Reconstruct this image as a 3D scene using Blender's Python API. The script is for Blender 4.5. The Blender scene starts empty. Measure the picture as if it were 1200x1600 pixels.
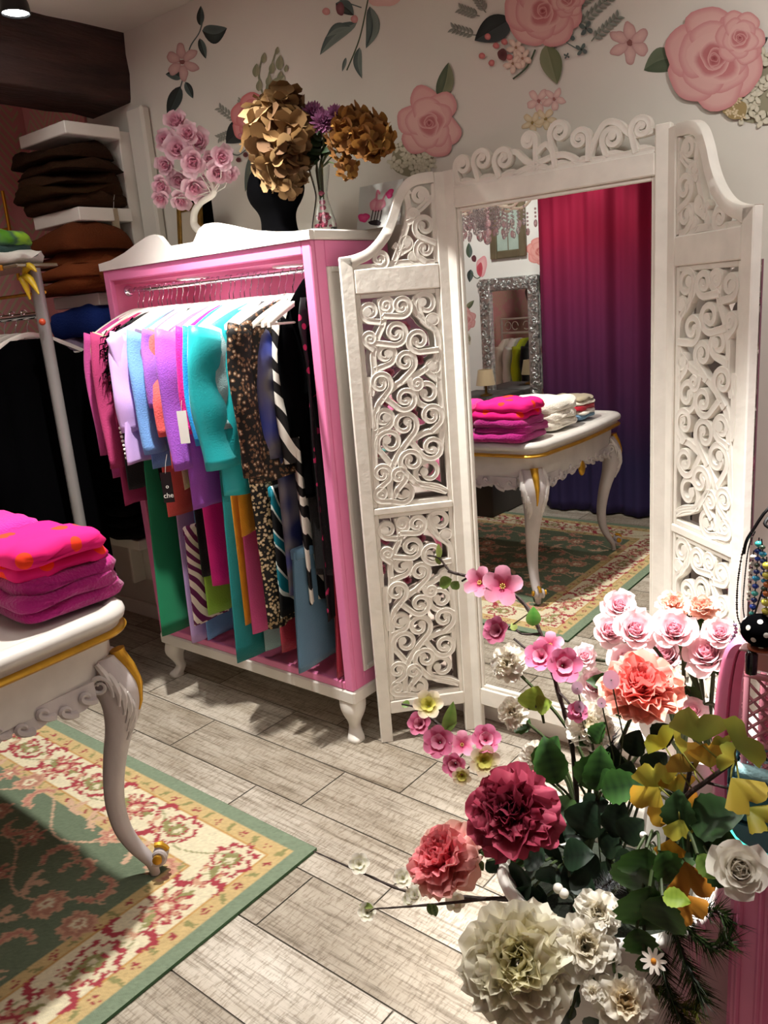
import bpy, math, random
import numpy as np
from mathutils import Vector, Matrix
random.seed(7)
sc = bpy.context.scene
COL = sc.collection
PI = math.pi

# ------------------------------------------------------------------ camera
HC = 1.45
FPX = 1252.0
RX = Vector((0.77975364, 0.09879772, -0.61824209))
RY = Vector((0.62117727, -0.24549877, 0.74422386))
RZ = Vector((-0.07825005, -0.96434919, -0.25279945))
cam_d = bpy.data.cameras.new('camera')
cam = bpy.data.objects.new('camera', cam_d)
COL.objects.link(cam)
cam_d.sensor_fit = 'VERTICAL'
cam_d.sensor_height = 36.0
cam_d.lens = 36.0 * FPX / 1600.0
cam_d.clip_start = 0.02
# world axes of the camera's right, up and backward directions
right = Vector((RX[0], RY[0], RZ[0]))
up = -Vector((RX[1], RY[1], RZ[1]))
back = -Vector((RX[2], RY[2], RZ[2]))
m = Matrix((right, up, back)).transposed().to_4x4()
m.translation = Vector((0, 0, HC))
cam.matrix_world = m
sc.camera = cam

# ------------------------------------------------------------------ world, exposure, lights
w = bpy.data.worlds.new('world')
sc.world = w
w.use_nodes = True
w.node_tree.nodes['Background'].inputs[0].default_value = (0.9, 0.88, 0.84, 1)
w.node_tree.nodes['Background'].inputs[1].default_value = 0.2
vs = sc.view_settings
vs.view_transform = 'Standard'
vs.look = 'None'
vs.exposure = 0.0
vs.gamma = 1.0

def light(name, kind, loc, power, color=(1, .93, .84), target=None, size=.05, spot=None, blend=.5):
    d = bpy.data.lights.new(name, kind)
    d.energy = power
    d.color = color
    if kind == 'AREA':
        d.shape = 'DISK'
        d.size = size
    else:
        d.shadow_soft_size = size
    if kind == 'SPOT':
        d.spot_size = math.radians(spot)
        d.spot_blend = blend
    o = bpy.data.objects.new(name, d)
    COL.objects.link(o)
    o.location = loc
    if target is not None:
        o.rotation_euler = (Vector(target) - Vector(loc)).to_track_quat('-Z', 'Y').to_euler()
    return o

WARM = (1, .96, .90)
light('spot_over_aisle', 'SPOT', (-1.87, 1.36, 2.44), 255, WARM, (-1.70, 1.46, 0), .035, 100, .75)
light('spot_by_screen', 'SPOT', (-0.40, 1.20, 2.46), 400, (1, .97, .94), (-.35, 1.46, .8), .035, 46, .75)
light('spot_over_flowers', 'SPOT', (-0.50, .70, 2.46), 22, WARM, (-.65, 1.05, .5), .06, 70, .9)
light('spot_over_table', 'SPOT', (-2.15, -.36, 2.46), 40, WARM, (-2.0, -.42, 0), .04, 80, .6)
light('spot_front_wall', 'SPOT', (-2.6, .25, 2.46), 48, (1, .97, .93), (-2.8, -.65, 1.3), .04, 80, .7)
light('fill_spot_right_wall', 'SPOT', (.35, 1.15, 2.46), 60, (1, .97, .94), (.02, 2.17, 1.75), .05, 85, .9)  # unseen spot added to brighten the right part of the back wall
light('ambient_fill_front', 'AREA', (-.7, .85, 2.50), 9, WARM, (-.7, .45, 0), 1.0)  # soft area fill added for ambient light, no fixture hangs here
light('ambient_fill_left', 'AREA', (-2.5, .9, 2.50), 7, WARM, (-2.5, .9, 0), .8)  # second added fill, lifts the left of the room without a lamp

# ------------------------------------------------------------------ helpers
def at(u, v, Y):
    d = Vector((u - 600, v - 800, FPX))
    d = Vector((RX.dot(d), RY.dot(d), RZ.dot(d)))
    t = Y / d[1]
    return Vector((0, 0, HC)) + d * t

def atx(u, v, X):
    d = Vector((u - 600, v - 800, FPX))
    d = Vector((RX.dot(d), RY.dot(d), RZ.dot(d)))
    return Vector((0, 0, HC)) + d * (X / d[0])

def atz(u, v, Z):
    d = Vector((u - 600, v - 800, FPX))
    d = Vector((RX.dot(d), RY.dot(d), RZ.dot(d)))
    return Vector((0, 0, HC)) + d * ((Z - HC) / d[2])

def mpx(P):                      # metres per picture pixel at a place
    return -(P - Vector((0, 0, HC))).dot(back) / FPX

def lin(c):
    c = c.lstrip('#')
    o = []
    for i in (0, 2, 4):
        x = int(c[i:i + 2], 16) / 255
        o.append(x / 12.92 if x <= .04045 else ((x + .055) / 1.055) ** 2.4)
    return tuple(o)

def mix(a, b, t):
    return tuple(a[i] + (b[i] - a[i]) * t for i in range(3))

def mat(name, color=None, rough=.6, metal=0, noise=.0, nscale=8, bump=0, bscale=60, emit=0, trans=0, sheen=0, spec=.5, attr=False, sub=0, stretch=None):
    m = bpy.data.materials.new(name)
    m.use_nodes = True
    nt = m.node_tree
    b = nt.nodes['Principled BSDF']
    b.inputs['Roughness'].default_value = rough
    b.inputs['Metallic'].default_value = metal
    b.inputs['Specular IOR Level'].default_value = spec
    b.inputs['Transmission Weight'].default_value = trans
    b.inputs['Sheen Weight'].default_value = sheen
    if sub:
        b.inputs['Subsurface Weight'].default_value = sub
        b.inputs['Subsurface Scale'].default_value = .01
    tc = nt.nodes.new('ShaderNodeTexCoord')
    src = tc.outputs['Object']
    if stretch:
        mp = nt.nodes.new('ShaderNodeMapping')
        mp.inputs['Scale'].default_value = stretch
        nt.links.new(src, mp.inputs['Vector'])
        src = mp.outputs[0]
    csock = None
    if attr:
        a = nt.nodes.new('ShaderNodeAttribute')
        a.attribute_name = 'Col'
        csock = a.outputs['Color']
    if isinstance(color, str):
        color = lin(color)
    if noise and csock is None:
        n = nt.nodes.new('ShaderNodeTexNoise')
        n.inputs['Scale'].default_value = nscale
        n.inputs['Detail'].default_value = 6
        nt.links.new(src, n.inputs['Vector'])
        r = nt.nodes.new('ShaderNodeValToRGB')
        r.color_ramp.elements[0].position = .3
        r.color_ramp.elements[1].position = .7
        r.color_ramp.elements[0].color = (*[max(0, x * (1 - noise)) for x in color], 1)
        r.color_ramp.elements[1].color = (*[min(1, x * (1 + noise)) for x in color], 1)
        nt.links.new(n.outputs[0], r.inputs[0])
        csock = r.outputs[0]
    if csock is not None:
        nt.links.new(csock, b.inputs['Base Color'])
    elif color is not None:
        b.inputs['Base Color'].default_value = (*color, 1)
    if emit:
        b.inputs['Emission Color'].default_value = (*color, 1)
        b.inputs['Emission Strength'].default_value = emit
    if bump:
        n2 = nt.nodes.new('ShaderNodeTexNoise')
        n2.inputs['Scale'].default_value = bscale
        n2.inputs['Detail'].default_value = 4
        nt.links.new(src, n2.inputs['Vector'])
        bp = nt.nodes.new('ShaderNodeBump')
        bp.inputs['Strength'].default_value = bump
        bp.inputs['Distance'].default_value = .01
        nt.links.new(n2.outputs[0], bp.inputs['Height'])
        nt.links.new(bp.outputs[0], b.inputs['Normal'])
    return m

def petal_mat(name, tl=.35, rough=.6):
    """petals and leaves coloured by the Col attribute, with some light passing through"""
    m = bpy.data.materials.new(name)
    m.use_nodes = True
    nt = m.node_tree
    b = nt.nodes['Principled BSDF']
    b.inputs['Roughness'].default_value = rough
    b.inputs['Specular IOR Level'].default_value = .25
    a = nt.nodes.new('ShaderNodeAttribute')
    a.attribute_name = 'Col'
    nt.links.new(a.outputs['Color'], b.inputs['Base Color'])
    t = nt.nodes.new('ShaderNodeBsdfTranslucent')
    nt.links.new(a.outputs['Color'], t.inputs['Color'])
    mx = nt.nodes.new('ShaderNodeMixShader')
    mx.inputs[0].default_value = tl
    nt.links.new(b.outputs[0], mx.inputs[1])
    nt.links.new(t.outputs[0], mx.inputs[2])
    nt.links.new(mx.outputs[0], nt.nodes['Material Output'].inputs['Surface'])
    return m

class MB:
    def __init__(s):
        s.v = []; s.f = []; s.c = []; s.mi = []; s.use_col = False
    def add(s, verts, faces, col=None, mi=0):
        o = len(s.v)
        s.v += [tuple(p) for p in verts]
        if col is None:
            s.c += [(1, 1, 1)] * len(verts)
        else:
            s.use_col = True
            if isinstance(col, list): s.c += col
            else: s.c += [col] * len(verts)
        s.f += [tuple(i + o for i in f) for f in faces]
        s.mi += [mi] * len(faces)
        return s
    def box(s, lo, hi, fn=None, bev=0, col=None, mi=0):
        x0, y0, z0 = lo; x1, y1, z1 = hi
        if bev <= 0:
            p = [(x0,y0,z0),(x1,y0,z0),(x1,y1,z0),(x0,y1,z0),(x0,y0,z1),(x1,y0,z1),(x1,y1,z1),(x0,y1,z1)]
            f = [(0,3,2,1),(4,5,6,7),(0,1,5,4),(1,2,6,5),(2,3,7,6),(3,0,4,7)]
        else:
            b = min(bev, (x1-x0)*.45, (y1-y0)*.45, (z1-z0)*.45)
            p = []; idx = {}
            for i, (x, sx) in enumerate(((x0, 1), (x1, -1))):
                for j, (y, sy) in enumerate(((y0, 1), (y1, -1))):
                    for k, (z, sz) in enumerate(((z0, 1), (z1, -1))):
                        for a in range(3):
                            q = [x + sx*b, y + sy*b, z + sz*b]
                            q[a] = (x, y, z)[a]
                            idx[i, j, k, a] = len(p); p.append(tuple(q))
            I = lambda i, j, k, a: idx[i, j, k, a]
            f = [(I(0,0,0,0),I(0,0,1,0),I(0,1,1,0),I(0,1,0,0)), (I(1,0,0,0),I(1,1,0,0),I(1,1,1,0),I(1,0,1,0)),
                 (I(0,0,0,1),I(1,0,0,1),I(1,0,1,1),I(0,0,1,1)), (I(0,1,0,1),I(0,1,1,1),I(1,1,1,1),I(1,1,0,1)),
                 (I(0,0,0,2),I(0,1,0,2),I(1,1,0,2),I(1,0,0,2)), (I(0,0,1,2),I(1,0,1,2),I(1,1,1,2),I(0,1,1,2))]
            for j in (0, 1):
                for k in (0, 1):
                    f.append((I(0,j,k,1),I(1,j,k,1),I(1,j,k,2),I(0,j,k,2)))
                    f.append((I(j,0,k,0),I(j,1,k,0),I(j,1,k,2),I(j,0,k,2)))
                    f.append((I(j,k,0,0),I(j,k,1,0),I(j,k,1,1),I(j,k,0,1)))
            for i in (0, 1):
                for j in (0, 1):
                    for k in (0, 1):
                        f.append((I(i,j,k,0),I(i,j,k,1),I(i,j,k,2)))
        if fn: p = [fn(q) for q in p]
        return s.add(p, f, col, mi)
    def loft(s, rings, cap=True, closed=False, col=None, mi=0):
        n = len(rings[0]); v = [p for r in rings for p in r]; f = []
        R = len(rings)
        for i in range(R - 1 + (1 if closed else 0)):
            a = i * n; b = ((i + 1) % R) * n
            for j in range(n):
                k = (j + 1) % n
                f.append((a + j, a + k, b + k, b + j))
        if cap and not closed:
            f.append(tuple(reversed(range(n))))
            f.append(tuple((R - 1) * n + j for j in range(n)))
        return s.add(v, f, col, mi)
    def tube(s, path, r, seg=8, cap=True, col=None, mi=0, flat=None):
        path = [Vector(p) for p in path]
        n = len(path)
        rr = r if isinstance(r, (list, tuple)) else [r] * n
        t0 = (path[1] - path[0]).normalized()
        ref = Vector((0, 0, 1)) if abs(t0.z) < .9 else Vector((1, 0, 0))
        nrm = (ref - t0 * ref.dot(t0)).normalized()
        rings = []
        for i in range(n):
            t = (path[min(i + 1, n - 1)] - path[max(i - 1, 0)])
            t = t.normalized() if t.length > 1e-9 else t0
            nrm = nrm - t * nrm.dot(t)
            nrm = nrm.normalized() if nrm.length > 1e-6 else t.orthogonal().normalized()
            bi = t.cross(nrm)
            rings.append([path[i] + (nrm * math.cos(2*PI*k/seg) + bi * math.sin(2*PI*k/seg)) * rr[i] for k in range(seg)])
        return s.loft(rings, cap, False, col, mi)
    def lathe(s, prof, c=(0, 0, 0), seg=24, fn=None, col=None, mi=0, cap=True):
        rings = []
        for r, z in prof:
            ring = [Vector((c[0] + r*math.cos(2*PI*k/seg), c[1] + r*math.sin(2*PI*k/seg), c[2] + z)) for k in range(seg)]
            rings.append([fn(p) for p in ring] if fn else ring)
        return s.loft(rings, cap, False, col, mi)
    def ball(s, c, r, seg=10, rings=6, sc_=(1, 1, 1), col=None, mi=0):
        R = []
        for i in range(rings + 1):
            a = PI * i / rings
            rr = max(r * math.sin(a), r * .02)
            R.append([(c[0] + rr*math.cos(2*PI*k/seg)*sc_[0], c[1] + rr*math.sin(2*PI*k/seg)*sc_[1], c[2] - r*math.cos(a)*sc_[2]) for k in range(seg)])
        return s.loft(R, True, False, col, mi)
    def prism(s, poly, fn, d0, d1, col=None, mi=0):
        """poly in a plane, fn(a, b, depth) to world"""
        n = len(poly)
        v = [fn(a, b, d0) for a, b in poly] + [fn(a, b, d1) for a, b in poly]
        f = [tuple(range(n)), tuple(reversed(range(n, 2*n)))]
        f += [(i, i + n, (i + 1) % n + n, (i + 1) % n) for i in range(n)]
        return s.add(v, f, col, mi)
    def ribbon(s, path2, fn, wd, d0, d1, col=None, mi=0):
        """a carved flat band along a 2-D path; wd half width (or list); the face is bevelled with a shallow groove"""
        n = len(path2); W = wd if isinstance(wd, list) else [wd] * n
        rings = []
        for i in range(n):
            a = path2[max(i - 1, 0)]; b = path2[min(i + 1, n - 1)]
            tx, ty = b[0] - a[0], b[1] - a[1]
            L = math.hypot(tx, ty) or 1
            nx, ny = -ty / L, tx / L
            x, y = path2[i]; ww = W[i]
            prof = [(-1, d0), (-1, d1 - .16*(d1-d0)), (-.80, d1), (-.25, d1 - .07*(d1-d0)), (.25, d1 - .07*(d1-d0)), (.80, d1), (1, d1 - .16*(d1-d0)), (1, d0)]
            rings.append([fn(x + nx*ww*q, y + ny*ww*q, d) for q, d in prof])
        return s.loft(rings, True, False, col, mi)
    def grid(s, fn, nu, nv, colfn=None, col=None, mi=0):
        v = []; c = []
        for i in range(nu + 1):
            for j in range(nv + 1):
                v.append(fn(i / nu, j / nv))
                if colfn: c.append(colfn(i / nu, j / nv))
        f = [(i*(nv+1)+j, (i+1)*(nv+1)+j, (i+1)*(nv+1)+j+1, i*(nv+1)+j+1) for i in range(nu) for j in range(nv)]
        return s.add(v, f, c if colfn else col, mi)
    def build(s, name, mats, parent=None, smooth=True, solid=0):
        me = bpy.data.meshes.new(name)
        off = Vector((0, 0, 0))
        if parent is not None:
            off = WLOC.get(parent.name, Vector((0, 0, 0)))
        if parent is not None and off.length > 0:
            vv = [(p[0]-off[0], p[1]-off[1], p[2]-off[2]) for p in s.v]
        else:
            vv = s.v
        me.from_pydata(vv, [], s.f)
        for mm in (mats if isinstance(mats, (list, tuple)) else [mats]):
            me.materials.append(mm)
        if any(s.mi):
            me.polygons.foreach_set('material_index', s.mi)
        if s.use_col:
            a = me.color_attributes.new('Col', 'FLOAT_COLOR', 'POINT')
            arr = np.ones((len(s.v), 4), dtype=np.float32)
            arr[:, :3] = np.array(s.c, dtype=np.float32)
            a.data.foreach_set('color', arr.ravel())
        if smooth:
            me.polygons.foreach_set('use_smooth', [True] * len(me.polygons))
        me.update()
        o = bpy.data.objects.new(name, me)
        COL.objects.link(o)
        if parent is not None:
            o.parent = parent
            WLOC[o.name] = off
        if smooth and smooth != 'all' and not s.use_col:
            md = o.modifiers.new('edges', 'EDGE_SPLIT')
            md.split_angle = math.radians(50)
        if solid:
            md = o.modifiers.new('thickness', 'SOLIDIFY')
            md.thickness = solid
            md.offset = 0
        return o

WLOC = {}
def thing(name, label, cat, loc, group=None):
    o = bpy.data.objects.new(name, None)
    o.empty_display_size = .05
    COL.objects.link(o)
    o.location = loc
    WLOC[o.name] = Vector(loc)
    o['label'] = label; o['category'] = cat
    if group: o['group'] = group
    return o

def tag(o, label, cat, group=None, kind=None):
    o['label'] = label; o['category'] = cat
    if group: o['group'] = group
    if kind: o['kind'] = kind
    return o

def struct(o, label=None, cat=None):
    o['kind'] = 'structure'
    if label: o['label'] = label; o['category'] = cat or 'room'
    return o

def bez(p, n=12):
    """smooth Catmull-Rom path through points"""
    p = [Vector(q) for q in p]
    out = []
    for i in range(len(p) - 1):
        a = p[max(i-1, 0)]; b = p[i]; c = p[i+1]; d = p[min(i+2, len(p)-1)]
        for k in range(n):
            t = k / n
            out.append(.5 * ((2*b) + (c-a)*t + (2*a-5*b+4*c-d)*t*t + (3*b-a-3*c+d)*t**3))
    out.append(p[-1])
    return out

def bez2(p, n=10):
    return [(q[0], q[1]) for q in bez([(a, b, 0) for a, b in p], n)]

def frame_to(direction, roll=0.0):
    """matrix whose +Z looks along direction"""
    z = Vector(direction).normalized()
    x = Vector((0, 0, 1)).cross(z)
    if x.length < 1e-3: x = Vector((1, 0, 0))
    x.normalize()
    y = z.cross(x)
    M = Matrix((x, y, z)).transposed()
    return M @ Matrix.Rotation(roll, 3, 'Z')

rnd = random.random
def ru(a, b): return a + (b - a) * random.random()

# ------------------------------------------------------------------ materials
M_white = mat('white_painted_wood', '#ece8df', .45, noise=.05, nscale=5, bump=.08, bscale=25)
M_whitem = mat('white_paint_distressed', '#e9e5da', .5, noise=.07, nscale=14, bump=.15, bscale=40)
M_pink = mat('pink_painted_wood', '#ee86b6', .4, noise=.04, nscale=4, bump=.04)
M_pinkin = mat('pink_interior_wood', '#f088ae', .45, noise=.04, nscale=4)
M_gold = mat('gold_paint', '#c8962a', .35, metal=.6, noise=.15, nscale=30)
M_oldgold = mat('old_gilt', '#8a6a2c', .4, metal=.6, noise=.4, nscale=25, bump=.4, bscale=60)
M_steel = mat('grey_painted_steel', '#8b8986', .38, metal=.35, noise=.08)
M_chrome = mat('chrome', '#e4e4e6', .12, metal=1)
M_mirror = mat('mirror_silver', (.90, .91, .90), .0, metal=1)
M_plasticw = mat('white_plastic', '#dedad0', .4, spec=.4)
M_black = mat('black_plastic', '#0b0b0c', .35)
M_velvet = mat('black_velvet', '#020203', .95, spec=.03)
M_petal = petal_mat('petal', .3)
M_dry = petal_mat('dried_petal', .25, .8)
M_leaf = petal_mat('leaf', .22, .45)
M_decal = mat('printed_decal', None, .7, attr=True, spec=.2)
M_stem = mat('green_stem', '#3b4a25', .6, noise=.2, nscale=40)
M_twig = mat('brown_twig', '#33251f', .7, noise=.3, nscale=60, bump=.4, bscale=150)
M_col = mat('painted_colour', None, .5, attr=True)
M_glass = mat('clear_glass', (.95, .98, .97), .02, trans=1, spec=.5)
M_crystal = mat('crystal', (.97, .95, .94), .0, trans=.85, spec=.8)
M_led = mat('lamp_diffuser', (1, .96, .9), .4, emit=9)

def cloth(name, hexc, rough=.8, noise=.08, bump=.25, bscale=220, sheen=.25, stretch=None, nscale=6, spec=.25):
    return mat(name, hexc, rough, noise=noise, nscale=nscale, bump=bump, bscale=bscale, sheen=sheen, stretch=stretch, spec=spec)

def pattern(name, kind, a, b, scale=30, c=None, rough=.6):
    m = bpy.data.materials.new(name)
    m.use_nodes = True
    nt = m.node_tree
    bs = nt.nodes['Principled BSDF']
    bs.inputs['Roughness'].default_value = rough
    bs.inputs['Specular IOR Level'].default_value = .3
    tc = nt.nodes.new('ShaderNodeTexCoord')
    r = nt.nodes.new('ShaderNodeValToRGB')
    A = (*lin(a), 1); B = (*lin(b), 1)
    e = r.color_ramp.elements
    if kind == 'leopard':
        t = nt.nodes.new('ShaderNodeTexVoronoi'); t.inputs['Scale'].default_value = scale
        n = nt.nodes.new('ShaderNodeTexNoise'); n.inputs['Scale'].default_value = scale * 1.5
        nt.links.new(tc.outputs['Object'], n.inputs['Vector'])
        ad = nt.nodes.new('ShaderNodeMath'); ad.operation = 'ADD'
        ml = nt.nodes.new('ShaderNodeMath'); ml.operation = 'MULTIPLY'; ml.inputs[1].default_value = .7
        nt.links.new(tc.outputs['Object'], t.inputs['Vector'])
        nt.links.new(n.outputs[0], ml.inputs[0])
        nt.links.new(t.outputs['Distance'], ad.inputs[0]); nt.links.new(ml.outputs[0], ad.inputs[1])
        nt.links.new(ad.outputs[0], r.inputs[0])
        r.color_ramp.interpolation = 'CONSTANT'
        e[0].color = (*lin(c), 1); e[1].position = .55; e[1].color = B
        x = e.new(.80); x.color = A
    elif kind in ('zebra', 'geo', 'stripe'):
        t = nt.nodes.new('ShaderNodeTexWave'); t.inputs['Scale'].default_value = scale
        t.inputs['Distortion'].default_value = {'zebra': 7, 'geo': 5, 'stripe': .3}[kind]
        t.inputs['Detail'].default_value = 1.5 if kind == 'zebra' else .5
        t.inputs['Detail Scale'].default_value = .6
        t.bands_direction = 'DIAGONAL'
        nt.links.new(tc.outputs['Object'], t.inputs['Vector'])
        nt.links.new(t.outputs['Fac'], r.inputs[0])
        r.color_ramp.interpolation = 'CONSTANT'
        e[0].color = A; e[1].position = .5; e[1].color = B
        if c:
            x = e.new(.75); x.color = (*lin(c), 1)
    elif kind == 'dots':
        t = nt.nodes.new('ShaderNodeTexVoronoi'); t.inputs['Scale'].default_value = scale
        nt.links.new(tc.outputs['Object'], t.inputs['Vector'])
        nt.links.new(t.outputs['Distance'], r.inputs[0])
        r.color_ramp.interpolation = 'CONSTANT'
        e[0].color = B; e[1].position = .29 if scale < 20 else .25; e[1].color = A
    elif kind == 'cloud':
        t = nt.nodes.new('ShaderNodeTexNoise'); t.inputs['Scale'].default_value = scale; t.inputs['Detail'].default_value = 1
        nt.links.new(tc.outputs['Object'], t.inputs['Vector'])
        nt.links.new(t.outputs[0], r.inputs[0])
        e[0].position = .38; e[0].color = A; e[1].position = .62; e[1].color = B
        if c:
            x = e.new(.5); x.color = (*lin(c), 1)
    nt.links.new(r.outputs[0], bs.inputs['Base Color'])
    return m

# ------------------------------------------------------------------ the room
XL, XR, YF, YB, ZC = -3.75, 1.15, -.72, 2.17, 2.55
def wall_mat(name, hexc):
    return mat(name, hexc, .85, noise=.03, nscale=3, bump=.12, bscale=18, spec=.2)
M_wall = wall_mat('cream_plaster', '#dcd8cd')
M_ceil = wall_mat('ceiling_plaster', '#d6d1c5')

def floor_build():
    PW = .2065; Ls = .645; g = .0022
    b = MB(); y = 1.0185 - PW * 9
    joints = {-1: -.93, 0: -1.36, 1: -1.16, 2: -1.61, 3: -1.39}
    k = -9
    while y < YB:
        j0 = joints.get(k, ru(-1.6, -1.0))
        x = j0 - Ls * 6
        while x < XR:
            xa, xb = max(x, XL), min(x + Ls, XR)
            ya, yb = max(y, YF), min(y + PW, YB)
            if xb - xa > .02 and yb - ya > .02:
                s = rnd()
                z = -.0
                b.add([(xa+g,ya+g,z),(xb-g,ya+g,z),(xb-g,yb-g,z),(xa+g,yb-g,z)], [(0,1,2,3)], col=(s, rnd(), rnd()))
            x += Ls
        y += PW; k += 1
    b.add([(XL,YF,-.003),(XR,YF,-.003),(XR,YB,-.003),(XL,YB,-.003)], [(0,1,2,3)], col=(0, 0, 0), mi=1)
    m = bpy.data.materials.new('wood_look_floor_tile'); m.use_nodes = True
    nt = m.node_tree; bs = nt.nodes['Principled BSDF']; L = nt.links.new
    bs.inputs['Roughness'].default_value = .5
    tc = nt.nodes.new('ShaderNodeTexCoord'); a = nt.nodes.new('ShaderNodeAttribute'); a.attribute_name = 'Col'
    ad = nt.nodes.new('ShaderNodeVectorMath'); ad.operation = 'MULTIPLY_ADD'
    L(a.outputs['Color'], ad.inputs[0]); ad.inputs[1].default_value = (9, 5, 3); L(tc.outputs['Object'], ad.inputs[2])
    def nz(scale, det, rgh=.6):
        mp = nt.nodes.new('ShaderNodeMapping'); mp.inputs['Scale'].default_value = scale
        L(ad.outputs[0], mp.inputs['Vector'])
        n = nt.nodes.new('ShaderNodeTexNoise'); n.inputs['Scale'].default_value = 1; n.inputs['Detail'].default_value = det; n.inputs['Roughness'].default_value = rgh
        L(mp.outputs[0], n.inputs['Vector']); return n.outputs[0]
    grain = nz((4, 85, 1), 6, .75); cross = nz((190, 34, 1), 3, .65); patch = nz((3.5, 9, 1), 4)
    def ramp(s, p0, c0, p1, c1):
        r = nt.nodes.new('ShaderNodeValToRGB'); r.color_ramp.elements[0].position = p0; r.color_ramp.elements[1].position = p1
        r.color_ramp.elements[0].color = (*lin(c0), 1); r.color_ramp.elements[1].color = (*lin(c1), 1)
        L(s, r.inputs[0]); return r.outputs[0]
    base = ramp(patch, .32, '#b9ae9d', .66, '#d9d1c4')
    gr = ramp(grain, .36, '#94897a', .52, '#ffffff')
    cr = ramp(cross, .38, '#b3a99b', .50, '#ffffff')
    def mul(x, y, f):
        mm = nt.nodes.new('ShaderNodeMix'); mm.data_type = 'RGBA'; mm.blend_type = 'MULTIPLY'; mm.inputs[0].default_value = f
        L(x, mm.inputs[6]); L(y, mm.inputs[7]); return mm.outputs[2]
    c = mul(mul(base, gr, .75), cr, .6)
    sp = nt.nodes.new('ShaderNodeSeparateColor'); L(a.outputs['Color'], sp.inputs[0])
    tone = ramp(sp.outputs[0], 0, '#cfcac2', 1, '#ffffff')
    c = mul(c, tone, .9)
    L(c, bs.inputs['Base Color'])
    bp = nt.nodes.new('ShaderNodeBump'); bp.inputs['Strength'].default_value = .15; bp.inputs['Distance'].default_value = .004
    L(grain, bp.inputs['Height']); L(bp.outputs[0], bs.inputs['Normal'])
    o = b.build('floor', [m, mat('floor_grout', '#6f675c', .9)], smooth=False)
    struct(o, 'pale grey wood-look plank tile floor', 'floor')
floor_build()

def plane_box(name, lo, hi, m, label, cat='wall'):
    o = MB().box(lo, hi).build(name, m, smooth=False)
    return struct(o, label, cat)
plane_box('wall_back', (XL, YB, 0), (XR, YB + .1, ZC), M_wall, 'cream plaster wall with printed rose decals behind the wardrobe and screen')
plane_box('wall_front', (XL, YF - .1, 0), (XR, YF, ZC), wall_mat('white_plaster', '#e6e6df'), 'white wall opposite, seen only in the mirror')
plane_box('ceiling', (XL, YF, ZC), (XR, YB, ZC + .1), M_ceil, 'plain cream ceiling', 'ceiling')
plane_box('wall_right', (XR, YF, 0), (XR + .1, YB, ZC), wall_mat('mauve_plaster', '#b98aa2'), 'mauve wall to the right')

# left wall: pink wallpaper with a gold zigzag leaf print
def wallpaper():
    m = bpy.data.materials.new('pink_zigzag_wallpaper'); m.use_nodes = True
    nt = m.node_tree; bs = nt.nodes['Principled BSDF']; L = nt.links.new
    bs.inputs['Roughness'].default_value = .7
    tc = nt.nodes.new('ShaderNodeTexCoord'); sp = nt.nodes.new('ShaderNodeSeparateXYZ'); L(tc.outputs['Object'], sp.inputs[0])
    def mth(op, a, b=None):
        n = nt.nodes.new('ShaderNodeMath'); n.operation = op
        if isinstance(a, (int, float)): n.inputs[0].default_value = a
        else: L(a, n.inputs[0])
        if b is not None:
            if isinstance(b, (int, float)): n.inputs[1].default_value = b
            else: L(b, n.inputs[1])
        return n.outputs[0]
    sxy = mth('ADD', sp.outputs['Y'], sp.outputs['X'])
    tri = mth('PINGPONG', sxy, .11)
    zz = mth('ADD', sp.outputs['Z'], mth('MULTIPLY', tri, 1.2))
    fr = mth('PINGPONG', zz, .022)
    ns = nt.nodes.new('ShaderNodeTexNoise'); ns.inputs['Scale'].default_value = 5; L(tc.outputs['Object'], ns.inputs['Vector'])
    msk = mth('MULTIPLY', mth('LESS_THAN', fr, .008), mth('GREATER_THAN', ns.outputs[0], .47))
    mx = nt.nodes.new('ShaderNodeMix'); mx.data_type = 'RGBA'
    L(msk, mx.inputs[0]); mx.inputs[6].default_value = (*lin('#eba6a6'), 1); mx.inputs[7].default_value = (*lin('#d8c8a4'), 1)
    L(mx.outputs[2], bs.inputs['Base Color'])
    return m
M_paper = wallpaper()
plane_box('wall_left', (XL - .1, YF, 0), (XL, YB, ZC), M_paper, 'pink wallpapered wall with a gold zigzag print')
o = MB().box((XL, YB - .012, 1.0), (-3.27, YB - .001, ZC)).build('trim_1', M_paper, smooth=False)
struct(o, 'strip of pink zigzag wallpaper beside the shelves', 'wallpaper')
o = MB().box((-2.935, YB - .045, 0), (-2.83, YB - .001, 2.27), bev=.01).build('trim_2', M_wall, smooth=False)
struct(o, 'plastered pipe boxing in the wall corner', 'trim')
o = MB().box((XL, YB - .018, 0), (XR, YB - .0005, .075), bev=.004).build('baseboard_back', M_white, smooth=False); struct(o, 'white skirting along the back wall', 'baseboard')
o = MB().box((XL, YF + .0005, 0), (XR, YF + .018, .09), bev=.004).build('baseboard_front', M_white, smooth=False); struct(o, 'white skirting along the opposite wall', 'baseboard')

# dark timber beam
def beam():
    b = MB(); n = 26
    def sec(t):
        y = -.6 + (YB + .6) * t
        j = lambda: ru(-.006, .006)
        return [Vector((x, y, z)) for x, z in [(-2.935+j(), 2.55), (-2.935+j(), 2.48+j()), (-2.935+j(), 2.40+j()), (-2.94+j(), 2.315+j()), (-2.95+j(), 2.305+j()), (-3.08, 2.30+j()), (-3.22+j(), 2.30+j()), (-3.235+j(), 2.33), (-3.235, 2.55)]]
    b.loft([sec(i / n) for i in range(n + 1)])
    o = b.build('ceiling_beam', mat('dark_old_timber', '#3b2620', .7, noise=.5, nscale=3, bump=.9, bscale=9, stretch=(6, 1.2, 9)))
    o['kind'] = 'structure'; o['label'] = 'dark rough timber beam under the ceiling'; o['category'] = 'beam'
beam()

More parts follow.
